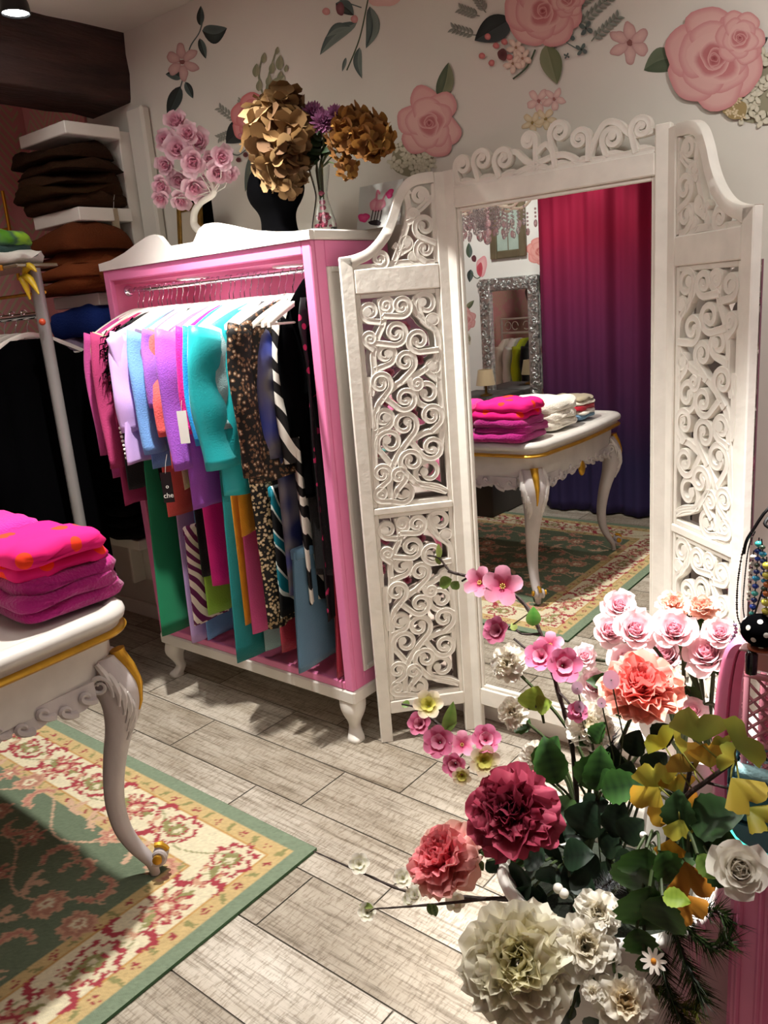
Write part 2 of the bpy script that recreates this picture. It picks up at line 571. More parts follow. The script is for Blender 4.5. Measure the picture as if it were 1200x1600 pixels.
# ------------------------------------------------------------------ rug
def rug():
    x1, y1 = -1.423, 1.305; x0, y0 = -3.25, -.42
    st = .006
    nx = int((x1 - x0) / st); ny = int((y1 - y0) / st)
    xs = np.linspace(x0, x1, nx + 1); ys = np.linspace(y0, y1, ny + 1)
    X, Y = np.meshgrid(xs, ys, indexing='ij')
    rs = np.random.RandomState(3)
    d = np.minimum(np.minimum(x1 - X, X - x0), np.minimum(y1 - Y, Y - y0))
    C = np.zeros(X.shape + (3,))
    green = np.array(lin('#7c8b74')); gold = np.array(lin('#c4ab7a')); cream = np.array(lin('#d9cfb0')); red = np.array(lin('#a0424a'))
    pinkb = np.array(lin('#c49a80')); olive = np.array(lin('#8d8a5c')); dk = np.array(lin('#5d4a35')); field = np.array(lin('#6a7761'))
    C[:] = field
    C[d < .285] = gold; C[d < .245] = cream; C[d < .095] = gold; C[d < .045] = green
    for q in (.285, .245, .095):
        C[np.abs(d - q) < .0025] = np.array(lin('#b98f55'))
    def paint(mask, col, a=1.0):
        C[mask] = C[mask] * (1 - a) + np.array(col) * a
    def local(cx, cy, ang, R):
        i0, i1 = max(0, int((cx - R - x0) / st)), min(nx, int((cx + R - x0) / st) + 1)
        j0, j1 = max(0, int((cy - R - y0) / st)), min(ny, int((cy + R - y0) / st) + 1)
        if i0 >= i1 or j0 >= j1: return None
        sl = (slice(i0, i1), slice(j0, j1))
        dx = X[sl] - cx; dy = Y[sl] - cy
        c, s = math.cos(ang), math.sin(ang)
        u = dx * c + dy * s; v = -dx * s + dy * c
        u = u + .0035 * np.sin(v * 900); v = v + .0035 * np.sin(u * 800)
        return sl, u, v
    def put(sl, mask, col):
        sub = C[sl]; sub[mask] = col; C[sl] = sub
    def rosette(cx, cy, R, ang, c1, c2, c3, n=8):
        q = local(cx, cy, ang, R * 1.25)
        if q is None: return
        sl, u, v = q
        r = np.hypot(u, v); th = np.arctan2(v, u)
        lim = R * (.72 + .28 * np.cos(n * th))
        put(sl, r < lim, c1)
        put(sl, (r < lim * .78) & (np.cos(n * th) > .1), c2)
        put(sl, r < R * .40, c1); put(sl, r < R * .30, c2); put(sl, r < R * .16, c3)
    def palmette(cx, cy, R, ang, c1, c2, c3):
        q = local(cx, cy, ang, R * 1.3)
        if q is None: return
        sl, u, v = q
        r = np.hypot(u, v); th = np.arctan2(v, u)
        lim = R * (.55 + .45 * np.abs(np.cos(1.0 * th / 2)) ** .8 * (.72 + .28 * np.cos(9 * th)))
        put(sl, r < lim, c1); put(sl, r < lim * .80, c2); put(sl, (r < lim * .5), c1); put(sl, r < lim * .40, c3); put(sl, r < lim * .18, c2)
    def curl(cx, cy, R, ang, col, wdt=.28, edge=None):
        q = local(cx, cy, ang, R * 1.2)
        if q is None: return
        sl, u, v = q
        r = np.hypot(u, v); th = np.arctan2(v, u)
        w_ = R * wdt * (.35 + .65 * (1 - np.abs(th) / 2.2)) * (1 + .35 * np.sin(th * 11))
        m = (np.abs(r - R * .72) < w_) & (np.abs(th) < 2.1)
        put(sl, m, col)
        if edge is not None: put(sl, (np.abs(r - R * .72) < w_ * .45) & (np.abs(th) < 1.9), edge)
    def leaf(cx, cy, R, ang, col):
        q = local(cx, cy, ang, R * 1.1)
        if q is None: return
        sl, u, v = q
        put(sl, np.abs(v) < .32 * R * (1 - (u / R) ** 2) * (1 + .3 * np.sin(u / R * 14)), col)
    def vine(p, col, wd=.0045):
        pts = bez2(p, 14)
        for (ax, ay) in pts:
            q = local(ax, ay, 0, .03)
            if q is None: continue
            sl, u, v = q
            put(sl, np.hypot(X[sl] - ax, Y[sl] - ay) < wd, col)
    # main border motifs along the four sides
    def along(s, side):
        if side == 0: return x1 - .17, y1 - s, 0
        if side == 1: return x1 - s, y1 - .17, PI / 2
        if side == 2: return x0 + .17, y1 - s, PI
        return x1 - s, y0 + .17, -PI / 2
    for side, Ln in ((0, y1 - y0), (1, x1 - x0), (3, x1 - x0)):
        if side != 2:
            pts = []
            s = .17
            while s < Ln:
                x, y, a = along(s, side)
                wob = .045 * math.sin(s * 14)
                pts.append((x + math.cos(a) * wob, y + math.sin(a) * wob)); s += .06
            vine(pts, olive * .95 + .05, .003)
        k = 0; s = .17 if side == 0 else .40
        while s < Ln - .1:
            x, y, a = along(s, side)
            if k % 2 == 0:
                if (k // 2) % 2 == 0: palmette(x, y, .085, a + PI/4 if k == 0 else a + .3, red, cream * .95, olive)
                else: rosette(x, y, .072, a, red, pinkb, cream, 10)
            else:
                for sg in (-1, 1):
                    px, py = x + math.cos(a) * .045 * sg, y + math.sin(a) * .045 * sg
                    curl(px, py, .040, a + sg * 1.3 + .4 * math.sin(s * 9), red, .30)
                    rosette(x - math.cos(a) * .03 * sg + math.sin(a) * .05, y - math.sin(a) * .03 * sg + math.cos(a) * .05, .018, 0, red, pinkb, gold, 6)
                    leaf(x + math.sin(a) * .055 * sg, y - math.cos(a) * .055 * sg, .035, a + 1.0 * sg, olive)
                leaf(x, y, .030, a, pinkb)
            s += .105; k += 1
        # small motifs in the two narrow bands
        for q, R in ((.070, .015), (.265, .014)):
            s = q
            kk = 0
            while s < Ln - q:
                if side == 0: x, y = x1 - q, y1 - s
                elif side == 1: x, y = x1 - s, y1 - q
                else: x, y = x1 - s, y0 + q
                (rosette(x, y, R, rs.rand() * 6, red * .8 + dk * .2, gold, red, 5) if kk % 2 else leaf(x, y, R * 1.5, rs.rand() * 3, olive))
                s += .052; kk += 1
    # green field: branching vines with blossoms
    yy = y1 - .40
    fx0, fx1, fy0, fy1 = x0 + .3, x1 - .32, y0 + .3, y1 - .33
    for r_ in range(7):
        y = fy1 - r_ * .19
        pts = [(fx1 - i * .07, y + .055 * math.sin(i * .9 + r_ * 1.7)) for i in range(int((fx1 - fx0) / .07))]
        vine(pts, pinkb * .8 + cream * .2, .0035)
    for r_ in range(11):
        for c_ in range(15):
            x = fx1 - c_ * .118 - (.06 if r_ % 2 else 0) + rs.uniform(-.02, .02); y = fy1 + .03 - r_ * .125 + rs.uniform(-.02, .02)
            if x < fx0 or y < fy0: continue
            t = rs.randint(4)
            a = rs.rand() * 6.28
            if t == 0: palmette(x, y, .062, a, pinkb, pinkb * .6 + red * .25, cream)
            elif t == 1: rosette(x, y, .048, a, pinkb, red * .55 + pinkb * .45, cream, 7)
            elif t == 2: curl(x, y, .06, a, pinkb, .26, red * .4 + pinkb * .6)
            else:
                for j in range(3): leaf(x + .03 * math.cos(a + j * 1.2), y + .03 * math.sin(a + j * 1.2), .034, a + j * 1.2, pinkb * .8 + cream * .2)
    C *= (1 + rs.normal(0, .06, X.shape))[..., None]
    C = np.clip(C, 0, 1)
    n = (nx + 1) * (ny + 1)
    V = np.stack([X.ravel(), Y.ravel(), np.full(n, .009) + rs.normal(0, .0003, n)], 1)
    idx = np.arange(n).reshape(nx + 1, ny + 1)
    F = np.stack([idx[:-1, :-1].ravel(), idx[1:, :-1].ravel(), idx[1:, 1:].ravel(), idx[:-1, 1:].ravel()], 1)
    # underside rim
    bd = [(x0, y0), (x1, y0), (x1, y1), (x0, y1)]
    me = bpy.data.meshes.new('rug')
    nv = n + 8
    vv = np.concatenate([V, np.array([(a, b, .0095) for a, b in bd] + [(a, b, .0005) for a, b in bd])])
    faces = F.tolist() + [[n + i, n + 4 + i, n + 4 + (i + 1) % 4, n + (i + 1) % 4] for i in range(4)]
    me.from_pydata(vv.tolist(), [], faces)
    a = me.color_attributes.new('Col', 'FLOAT_COLOR', 'POINT')
    arr = np.ones((nv, 4), dtype=np.float32)
    arr[:n, :3] = C.reshape(-1, 3); arr[n:, :3] = np.array(lin('#4c6a4e'))
    a.data.foreach_set('color', arr.ravel())
    me.materials.append(mat('woven_wool_rug', None, .95, attr=True, bump=.25, bscale=350, spec=.1))
    o = bpy.data.objects.new('rug', me); COL.objects.link(o)
    tag(o, 'green bordered oriental rug with red and cream flowers under the white table', 'rug')
rug()

# ------------------------------------------------------------------ the white and gold table
TX1, TY1, TX0, TY0 = -1.665, 1.045, -2.95, .02
def table():
    t = thing('display_table', 'ornate white table with gold trim and curved carved legs standing on the green rug', 'table', ((TX0+TX1)/2, (TY0+TY1)/2, .01))
    M_tw = mat('antiqued_white_table_paint', '#cbc6bf', .35, noise=.10, nscale=9, bump=.12, bscale=20, spec=.4)
    M_tl = mat('grey_washed_leg_paint', '#bdb5b4', .45, noise=.16, nscale=10, bump=.25, bscale=22, stretch=(1, 1, .4))
    M_dark = mat('dark_wash_in_carving', '#6d6560', .6, noise=.3, nscale=40)
    cx, cy = (TX0+TX1)/2, (TY0+TY1)/2; hx, hy = (TX1-TX0)/2, (TY1-TY0)/2
    def outline(inset, n=9, R=.11):
        pts = []
        for sx, sy, a0 in ((1, 1, 0), (-1, 1, 90), (-1, -1, 180), (1, -1, 270)):
            for k in range(n + 1):
                a = math.radians(a0 + 90 * k / n)
                rr = R
                pts.append((cx + sx*(hx - R) + (rr - inset)*math.cos(a), cy + sy*(hy - R) + (rr - inset)*math.sin(a)))
        # gently serpentine long edges
        out = []
        for i, p in enumerate(pts):
            out.append(p)
            q = pts[(i + 1) % len(pts)]
            L = math.hypot(q[0]-p[0], q[1]-p[1])
            if L > .3:
                nx_, ny_ = (q[1]-p[1])/L, -(q[0]-p[0])/L
                for k in range(1, 8):
                    f = k / 8
                    bow = -.012 * math.sin(PI * f)**2 * 0 + .02 * math.sin(PI*f)
                    out.append((p[0] + (q[0]-p[0])*f + nx_*bow, p[1] + (q[1]-p[1])*f + ny_*bow))
        return out
    b = MB()
    prof = [(.30, .778), (.05, .780), (.042, .786), (.03, .788), (.016, .784), (.006, .776), (.0, .764), (.004, .752), (.012, .748), (.016, .742), (.014, .736), (.02, .730), (.1, .728)]
    prof = [(.05, .779), (.046, .785), (.03, .788), (.014, .785), (.003, .776), (.0, .766), (.004, .754), (.014, .750), (.018, .744), (.018, .736)]
    b.loft([[(x, y, z) for x, y in outline(i)] for i, z in prof])
    b.build('tabletop', M_tw, t)
    b = MB(); b.loft([[(x, y, z) for x, y in outline(i)] for i, z in [(.02, .7365), (.006, .733), (.002, .727), (.006, .721), (.02, .7185)]])
    b.build('gold_trim', M_gold, t)
    b = MB(); b.loft([[(x, y, z) for x, y in outline(i)] for i, z in [(.05, .719), (.052, .60)]])
    b.build('apron', M_tw, t)
    # carved scroll edge hanging below the apron: on the right side, the far side
    def carve(p0, p1, nrm, n):
        bb = MB()
        for i in range(n):
            f = (i + .5) / n
            base = Vector(p0).lerp(Vector(p1), f)
            amp = .022 + .05 * abs(math.cos(PI * f)) ** 2
            zc = .60 - (.028 if i % 2 else .012) + .02 * math.sin(PI * f)
            L = (Vector(p1) - Vector(p0)) / n
            dr = L.normalized()
            w_ = L.length
            # curled leaf: tapering tube that rolls into a scroll
            sg = 1 if f < .5 else -1
            pts = []
            for k in range(17):
                a = k / 16
                ang = sg * (a * 4.6)
                r_ = .024 * (1 - .72 * a)
                pts.append(base + dr * (math.sin(ang) * r_ + (a - .5) * w_ * .9 * sg * (1 - a)) + Vector((0, 0, zc - .60 + .60 - base.z)) + Vector((0, 0, -math.cos(ang) * r_ * .8)) + Vector(nrm) * (.006 + .006 * a))
            bb.tube(pts, [.010 * (1 - .55 * k / 16) for k in range(17)], 6)
        return bb
    f_ = .045
    for name, p0, p1, nr, n in (('side', (TX1 - f_, TY1 - .14, .6), (TX1 - f_, TY0 + .14, .6), (1, 0, 0), 14), ('end', (TX1 - .14, TY1 - f_, .6), (TX0 + .14, TY1 - f_, .6), (0, 1, 0), 16)):
        bb = carve(p0, p1, nr, n)
        # scalloped backing board
        dr = (Vector(p1) - Vector(p0)); L = dr.length; dr.normalize()
        poly = [(0, .02)] + [(L * k / 40, -.026 - .020 * abs(math.sin(PI * k / 40 * n / 2)) + .02 * math.sin(PI * k / 40)) for k in range(41)] + [(L, .02)]
        nv = Vector(nr)
        bb.prism(poly, lambda a, q, d: Vector(p0) + dr * a + Vector((0, 0, q)) + nv * d, -.012, .006)
        bb.build('carved_edge', M_tl, t)
    bb = MB()
    mid = Vector((TX1 - f_ + .012, (TY0 + TY1) / 2, .575))
    bb.ball(mid, .03, 10, 8, (.5, .9, 1.3))
    bb.build('gold_boss', M_gold, t)
    # cabriole legs
    for sx, sy in ((1, 1), (1, -1), (-1, 1), (-1, -1)):
        ox = TX1 - .055 if sx > 0 else TX0 + .055
        oy = TY1 - .02 if sy > 0 else TY0 + .02
        dv = Vector((sx, sy, 0)).normalized(); pv = Vector((-dv.y, dv.x, 0))
        if sy > 0: oy -= .035
        else: oy += .035
        o0 = Vector((ox, oy, 0)) - dv * .045
        key = [(.66, -.01, .047, .050), (.62, .010, .050, .056), (.575, .026, .050, .062), (.52, .030, .044, .058), (.46, .018, .036, .047), (.39, -.004, .030, .038), (.31, -.022, .026, .032), (.23, -.030, .023, .028), (.16, -.022, .021, .025), (.105, .0, .019, .023), (.07, .022, .017, .021), (.045, .036, .014, .018), (.02, .040, .012, .014), (.011, .041, .012, .013)]
        zz = [k[0] for k in key]
        dense = bez([(k[1], k[2], k[3]) for k in key], 5); zs = [q[2] for q in bez([(0, 0, z) for z in zz], 5)]
        rings = []
        for (o_, rd, rp), z in zip(dense, zs):
            ring = []
            for k in range(16):
                a = 2 * PI * k / 16
                # a ridge along the front of the leg
                e = 1 + .16 * max(0, math.cos(a)) ** 6 - .06 * math.cos(4 * a)
                ring.append(o0 + dv * (o_ + rd * math.cos(a) * e) + pv * rp * math.sin(a) * e + Vector((0, 0, z)))
            rings.append(ring)
        lb = MB(); lb.loft(rings)
        leg = lb.build('leg', M_tl, t)
        # acanthus leaf carving on the knee
        ab = MB()
        for s2 in (-1, 1):
            for j in range(6):
                a0 = .15 + j * .17
                pts = []
                for k in range(9):
                    q = k / 8
                    z = .655 - .05 * j * .55 - q * .085
                    o_ = np.interp(-z, [-x for x in zz], [x[1] for x in key]); rp = np.interp(-z, [-x for x in zz], [x[3] for x in key]); rd = np.interp(-z, [-x for x in zz], [x[2] for x in key])
                    ang = s2 * (1.35 - j * .16 - q * .25 + .35 * q * q)
                    pts.append(o0 + dv * (o_ + (rd * 1.02 + .003) * math.cos(ang)) + pv * (rp * 1.02 + .003) * math.sin(ang) + Vector((0, 0, z)))
                ab.tube(pts, [.004 + .006 * math.sin(PI * min(1, k / 8 + .12)) for k in range(9)], 6)
            # round scroll beside the knee
            c = o0 + dv * .005 + pv * s2 * .056 + Vector((0, 0, .60))
            sp = [c + dv * (math.cos(a) * r_) * 1 + Vector((0, 0, math.sin(a) * r_)) + pv * s2 * .006 for a, r_ in [(k * .42, .027 * (1 - k / 28)) for k in range(22)]]
            ab.tube(sp, [.0075 * (1 - k / 40) for k in range(22)], 7)
        ab.build('acanthus_carving', mat('leg_carving_paint', '#cbc5c1', .45, noise=.15, nscale=30) if 'leg_carving_paint' not in bpy.data.materials else bpy.data.materials['leg_carving_paint'], leg)
        gb = MB()
        pts = []; rr = []
        for k in range(15):
            q = k / 14; z = .668 - q * .17
            o_ = np.interp(-z, [-x for x in zz], [x[1] for x in key]); rd = np.interp(-z, [-x for x in zz], [x[2] for x in key])
            pts.append(o0 + dv * (o_ + rd * 1.14) + Vector((0, 0, z))); rr.append(.017 * (1 - q) + .003)
        gb.tube(pts, rr, 8)
        gb.build('gold_ridge', M_gold, leg)
        fb = MB()
        c = o0 + dv * .060 + Vector((0, 0, .072))
        sp = [c + dv * math.cos(a) * r_ + Vector((0, 0, math.sin(a) * r_)) for a, r_ in [(-2.4 + k * .38, .022 * (1 - k / 26)) for k in range(19)]]
        for s2 in (-.016, 0, .016): fb.tube([p + pv * s2 for p in sp], [.010 * (1 - k / 30) for k in range(19)], 7)
        fb.build('scroll_toe', M_tl, leg)
        gb = MB()
        for s2 in (-1, 1): gb.lathe([(.002, -.006), (.012, -.005), (.013, .003), (.004, .006)], (0, 0, 0), 12, lambda p: c + pv * s2 * (.030 + p.z) + dv * p.x + Vector((0, 0, p.y)))
        gb.tube([c + dv * (.024 * math.cos(a)) + Vector((0, 0, .026 * math.sin(a))) + pv * .0 for a in (.3, .7, 1.1, 1.5, 1.9)], .008, 6)
        gb.build('gold_toe_button', M_gold, leg)
table()

# ------------------------------------------------------------------ folded knitwear
def rot2(p, c, a):
    x, y = p[0] - c[0], p[1] - c[1]
    return (c[0] + x*math.cos(a) - y*math.sin(a), c[1] + x*math.sin(a) + y*math.cos(a))

def folded(name, label, c, z0, sx, sy, h, m, ang=0, group=None, seed=0, sag=.012, cat='sweater', fold_axis='x', nlay=2, rest=None):
    """one folded sweater lying flat: rolled fold on one edge, layered edges on the others"""
    rs = random.Random(seed * 31 + 5); sx *= rs.uniform(.95, 1.06); sy *= rs.uniform(.94, 1.06)
    ph = [rs.uniform(0, 6.28) for _ in range(6)]
    b = MB(); N = 22; P_ = 20
    rings = []
    for i in range(N + 1):
        s = i / N * 2 - 1
        s = math.copysign(1 - (1 - abs(s)) ** 1.5, s)
        e = (1 - abs(s) ** 11) ** .5 if abs(s) < 1 else 0
        e = max(e, .25)
        ring = []
        for k in range(P_):
            a = 2 * PI * k / P_
            ca, sa = math.cos(a), math.sin(a)
            # superellipse cross-section
            y = math.copysign(abs(ca) ** .42, ca); z = math.copysign(abs(sa) ** .48, sa)
            lay = .92 + .08 * abs(math.cos((z + 1) * PI * nlay * .5)) if ca > 0 else 1
            yy = y * sy / 2 * max(.5, (1 - abs(s) ** 9) ** .28 if abs(s) < 1 else .5) * lay * (.985 + .02 * math.sin(s * 5 + ph[0])) * (.95 + .05 * e)
            zz = h * .5 * (1 + z * e)
            top = (1 + z) / 2
            zz += .004 * math.sin(s * 6 + ph[5] + z * 2) * math.cos(y * 3 + ph[0]) + top * (sag * math.sin(s * 2.2 + ph[1]) * math.cos(y * 1.8 + ph[2]) * .6) - min(1, (seed % 10) / 2.5 + .05) * sag * .75 * (abs(y) ** 3 + .7 * abs(s) ** 4) + .003 * top * math.sin(s * 9 + y * 4 + ph[3])
            zz = max(zz, 0)
            xx = s * sx / 2 * (1 + .03 * math.sin(y * 4 + ph[4]) + .02 * math.sin(z * 5 + ph[5]))
            px, py = rot2((c[0] + xx, c[1] + yy), c, ang)
            ring.append((px, py, z0 + zz))
        rings.append(ring)
    b.loft(rings)
    o = b.build(name, m, smooth='all')
    tag(o, label, cat, group)
    return o

M_magk = cloth('raspberry_knit', '#a3126f', .9, bump=.6, bscale=130)
M_pinkk = cloth('hot_pink_knit', '#e31c86', .9, bump=.5, bscale=150)
M_creamk = cloth('cream_knit', '#e6dfd0', .9, bump=.5, bscale=150)
def polka():
    m = pattern('pink_knit_with_orange_spots', 'dots', '#dd1070', '#f03a18', 15, rough=.9)
    return m
M_polka = polka()
TZ = .7885
c1 = (-1.88, .925)
hh = [(.040, M_magk, 'raspberry sweater folded at the bottom of the bright pile on the table'), (.038, M_magk, 'raspberry cable knit sweater second from the bottom of the table pile'), (.038, M_magk, 'raspberry sweater folded under the pink spotted ones on the table'), (.036, M_polka, 'pink sweater with orange spots just below the topmost one'), (.044, M_polka, 'pink sweater with orange spots on top of the bright pile')]
z = TZ
for i, (h, mm, lb) in enumerate(hh):
    folded('folded_sweater', lb, (c1[0] + ru(-.01, .01), c1[1] + ru(-.01, .01)), z, .30 - .008*i, .27 - .008*i, h + .006, mm, ru(-.04, .04), 'bright sweaters piled on the table', i, .010, nlay=2)
    z += h - .004
c2 = (-2.20, .93); z = TZ
for i in range(4):
    folded('folded_sweater', ['hot pink sweater at the bottom of the pile behind the spotted ones', 'hot pink sweater second in the pile behind the spotted ones', 'hot pink sweater third in the pile behind the spotted ones', 'plain hot pink sweater on top of the pile at the left edge'][i], (c2[0], c2[1] + ru(-.01, .01)), z, .27, .27, .050, M_pinkk if i else cloth('plum_knit', '#7c1d5c'), ru(-.04, .04), 'hot pink sweaters behind the spotted pile', 40 + i)
    z += .042
z = TZ
for i, (h, cc, lb) in enumerate([(.045, '#ddd6c6', 'cream sweater at the bottom of the cream pile on the table'), (.045, '#e2dccd', 'cream sweater in the middle of the cream pile on the table'), (.06, '#e9e4d8', 'bulky cream sweater on top of the cream pile on the table')]):
    folded('folded_sweater', lb, (-1.875 - .0*i, .60), z, .27, .28, h + .006, M_creamk, .08, 'cream sweaters on the table', 60 + i, .014)
    z += h - .002
z = TZ
for i, (h, cc, lb) in enumerate([(.025, '#6f94b0', 'folded blue top at the bottom of the small table pile'), (.022, '#e8e2d6', 'folded cream top low in the small table pile'), (.028, '#b51c30', 'folded red top in the small table pile'), (.02, '#ded6c4', 'folded ivory top near the top of the small table pile'), (.018, '#a79a80', 'folded taupe top lying on the small table pile')]):
    folded('folded_shirt', lb, (-1.86, .31), z, .22, .19, h + .004, cloth('top_' + cc[1:], cc), ru(-.1, .1), 'small folded tops on the table', 80 + i, .006)
    z += h
z = TZ
for i, (h, cc, lb) in enumerate([(.05, '#1d5a86', 'folded blue sweater behind the cream pile on the table'), (.05, '#1f6b58', 'folded dark green sweater behind the cream pile on the table')]):
    folded('folded_sweater', lb, (-2.24, .56), z, .24, .26, h + .006, cloth('knit_' + cc[1:], cc), 0, None, 95 + i); z += h

# ------------------------------------------------------------------ the pink wardrobe
WX0, WX1, WY0, WY1 = -2.735, -1.675, 1.78, 2.145
def wardrobe():
    t = thing('open_wardrobe', 'pink open-fronted wardrobe with white scalloped crown and curved white feet', 'wardrobe', ((WX0+WX1)/2, (WY0+WY1)/2, 0))
    zb, zt = .20, 1.64
    b = MB()
    b.box((WX0 + .03, WY0 + .012, zb), (WX1 - .03, WY1, zb + .02))
    b.box((WX0 + .012, WY1 - .02, zb), (WX1 - .012, WY1, zt))
    b.box((WX0 + .012, WY0 + .021, zt - .050), (WX1 - .012, WY1, zt - .002))
    b.box((WX0 + .012, WY0 + .012, zb), (WX0 + .03, WY1, zt))
    b.box((WX1 - .03, WY0 + .012, zb), (WX1 - .012, WY1, zt))
    b.build('carcass', M_pinkin, t, smooth=False)
    b = MB()
    b.box((WX0, WY0, zb), (WX0 + .036, WY0 + .02, zt), bev=.003)
    b.box((WX1 - .036, WY0, zb), (WX1, WY0 + .02, zt), bev=.003)
    b.box((WX0 + .036, WY0, zt - .038), (WX1 - .036, WY0 + .02, zt), bev=.003)
    b.box((WX0 + .036, WY0, zb), (WX1 - .036, WY0 + .02, zb + .028), bev=.003)
    b.build('face_frame', M_pink, t, smooth=False)
    for X, s in ((WX1, 1), (WX0, -1)):
        b = MB()
        xa, xb = sorted((X - s*.012, X))
        b.box((xa, WY0 + .02, zb), (xb, WY0 + .062, zt), bev=.002)
        b.box((xa, WY1 - .04, zb), (xb, WY1, zt), bev=.002)
        b.box((xa, WY0 + .062, zt - .075), (xb, WY1 - .04, zt), bev=.002)
        b.box((xa, WY0 + .062, zb), (xb, WY1 - .04, zb + .05), bev=.002)
        b.build('side_frame', M_pink, t, smooth=False)
    for X, s in ((WX1, 1), (WX0, -1)):
        b = MB()
        xa, xb = sorted((X - s*.0115, X - s*.004))
        b.box((xa, WY0 + .06, zb + .048), (xb, WY1 - .038, zt - .073))
        xa, xb = sorted((X - s*.008, X + s*.004))
        b.box((xa, WY0 + .062, zb + .05), (xb, WY0 + .08, zt - .075), bev=.003)
        b.box((xa, WY0 + .08, zt - .092), (xb, WY1 - .04, zt - .075), bev=.003)
        b.box((xa, WY0 + .08, zb + .05), (xb, WY1 - .04, zb + .067), bev=.003)
        b.build('side_panel', M_white, t, smooth=False)
    b = MB(); b.box((WX0 - .004, WY0 - .004, .152), (WX1 + .004, WY1, zb - .0005), bev=.006)
    b.build('plinth', M_white, t, smooth=False)
    b = MB(); b.box((WX0 - .008, WY0 + .012, zt + .001), (WX1 + .008, WY1, zt + .03), bev=.004)
    b.build('top_board', M_white, t, smooth=False)
    # scalloped crown
    def crown(u):           # u 0..1 from left end to centre
        x = u * .53
        if x < .365: return .028 + .058 * (math.sin(PI * (x / .365) - PI / 2) * .5 + .5) ** 1.15
        if x < .45:  return .086 - .052 * (1 - math.cos(min(1, (x - .365) / .062) * PI)) / 2
        return .036 + .0 * x
    def crown2(x):          # symmetrical about the centre, from measured points
        pts = [(0, .028), (.06, .030), (.13, .040), (.21, .058), (.28, .078), (.335, .088), (.37, .084), (.395, .068), (.41, .050), (.43, .042), (.53, .042)]
        x = x if x < .53 else 1.06 - x
        return float(np.interp(x, [p[0] for p in pts], [p[1] for p in pts]))
    def crown3(x):
        # left hump steep on its right side, centre hump steep on its left side, as on the photographed board
        pts = [(0, .026), (.08, .032), (.17, .050), (.25, .074), (.31, .089), (.345, .092), (.375, .084), (.395, .064), (.41, .046), (.50, .046), (.55, .046), (.565, .062), (.585, .082), (.615, .093), (.66, .093), (.73, .076), (.82, .052), (.92, .036), (1.0, .028), (1.06, .026)]
        return float(np.interp(x, [p[0] for p in pts], [p[1] for p in pts]))
    n = 110; L = WX1 - WX0 + .016
    poly = [(0, 0)] + [(L * k / n, crown3(1.06 * k / n)) for k in range(n + 1)] + [(L, 0)]
    b = MB(); b.prism(poly, lambda a, q, d: (WX0 - .008 + a, WY0 - .008 + d, zt + .001 + q), 0, .0195)
    b.build('crown_board', M_white, t, smooth=False)
    for (x, y) in ((WX1 - .045, WY0 + .04), (WX0 + .045, WY0 + .04), (WX1 - .045, WY1 - .045), (WX0 + .045, WY1 - .045)):
        s = 1 if x > -2.2 else -1; f = 1 if y < 1.9 else -1
        b = MB()
        key = [(.153, .0, .044), (.125, .006, .042), (.10, .010, .034), (.07, .004, .023), (.045, -.002, .020), (.025, .006, .024), (.012, .014, .028), (0.001, .014, .028)]
        rings = []
        pth = bez([(o, r, 0) for z, o, r in key], 4); zz = [q[2] for q in bez([(0, 0, k[0]) for k in key], 4)]
        for q, z in zip(pth, zz):
            o, r = q[0], q[1]
            ring = []
            for k in range(16):
                a = 2*PI*k/16 + PI/16
                e = 1 / max(abs(math.cos(a)), abs(math.sin(a))) ** .75
                ring.append((x + s*o + r*math.cos(a)*e*.92, y - f*o + r*math.sin(a)*e*.92, z))
            rings.append(ring)
        b.loft(rings); b.build('foot', M_white, t)
    for x in (-2.43, -1.93):
        b = MB(); b.lathe([(.060, 1.5895), (.060, 1.584), (.047, 1.583), (.045, 1.587)], (x, 1.95, 0), 28)
        r = b.build('lamp_ring', M_white, t)
        b = MB(); b.lathe([(.044, 1.5865), (.02, 1.5845), (.001, 1.5843)], (x, 1.95, 0), 24)
        b.build('lamp_lens', M_led, r)
        light('wardrobe_lamp', 'SPOT', (x, 1.95, 1.578), 3, (1, .95, .92), (x, 1.80, 0), .03, 150, .4)
    b = MB(); b.tube([(WX0 + .03, 1.855, 1.565), (WX1 - .03, 1.855, 1.565)], .0095, 12)
    b.build('hanging_rail', M_chrome, t)
    for x in (WX0 + .03, WX1 - .03):
        s = 1 if x < -2 else -1
        b = MB(); b.lathe([(.020, 0), (.020, .008), (.013, .012)], (0, 0, 0), 16, lambda p: Vector((x + s*p.z, 1.855 + p.x, 1.565 + p.y)))
        b.build('rail_socket', M_chrome, t)
wardrobe()
RAILY, RAILZ = 1.855, 1.565

# hangers: one built with its parts, the rest copied
def make_hanger(name, label, x, y, z, matb, group, ax=0):
    t = thing(name, label, 'hanger', (x, y, z), group)
    b = MB()
    pts = [Vector((x, y + .0125 * math.cos(a), z + .0 + .0125 * math.sin(a))) for a in [math.radians(d) for d in (200, 170, 140, 110, 80, 50, 20, -10)]]
    pts += [Vector((x, y + .012, z - .02)), Vector((x, y + .006, z - .035)), Vector((x, y, z - .046)), Vector((x, y, z - .075))]
    b.tube(pts, .0017, 6); b.build('hook', M_chrome, t)
    b = MB()
    path = bez([(x, y - .205, z - .150), (x, y - .15, z - .122), (x, y - .07, z - .088), (x, y, z - .073), (x, y + .07, z - .088), (x, y + .15, z - .122), (x, y + .205, z - .150)], 5)
    b.loft([[Vector((p.x + a, p.y, p.z + c)) for a, c in ((-.006, -.008), (.006, -.008), (.006, .006), (.003, .009), (-.003, .009), (-.006, .006))] for p in path])
    b.build('shoulder_arm', matb, t)
    b = MB(); b.tube([(x, y - .19, z - .150), (x, y, z - .152), (x, y + .19, z - .150)], .0035, 6)
    b.build('bar', matb, t)
    return t
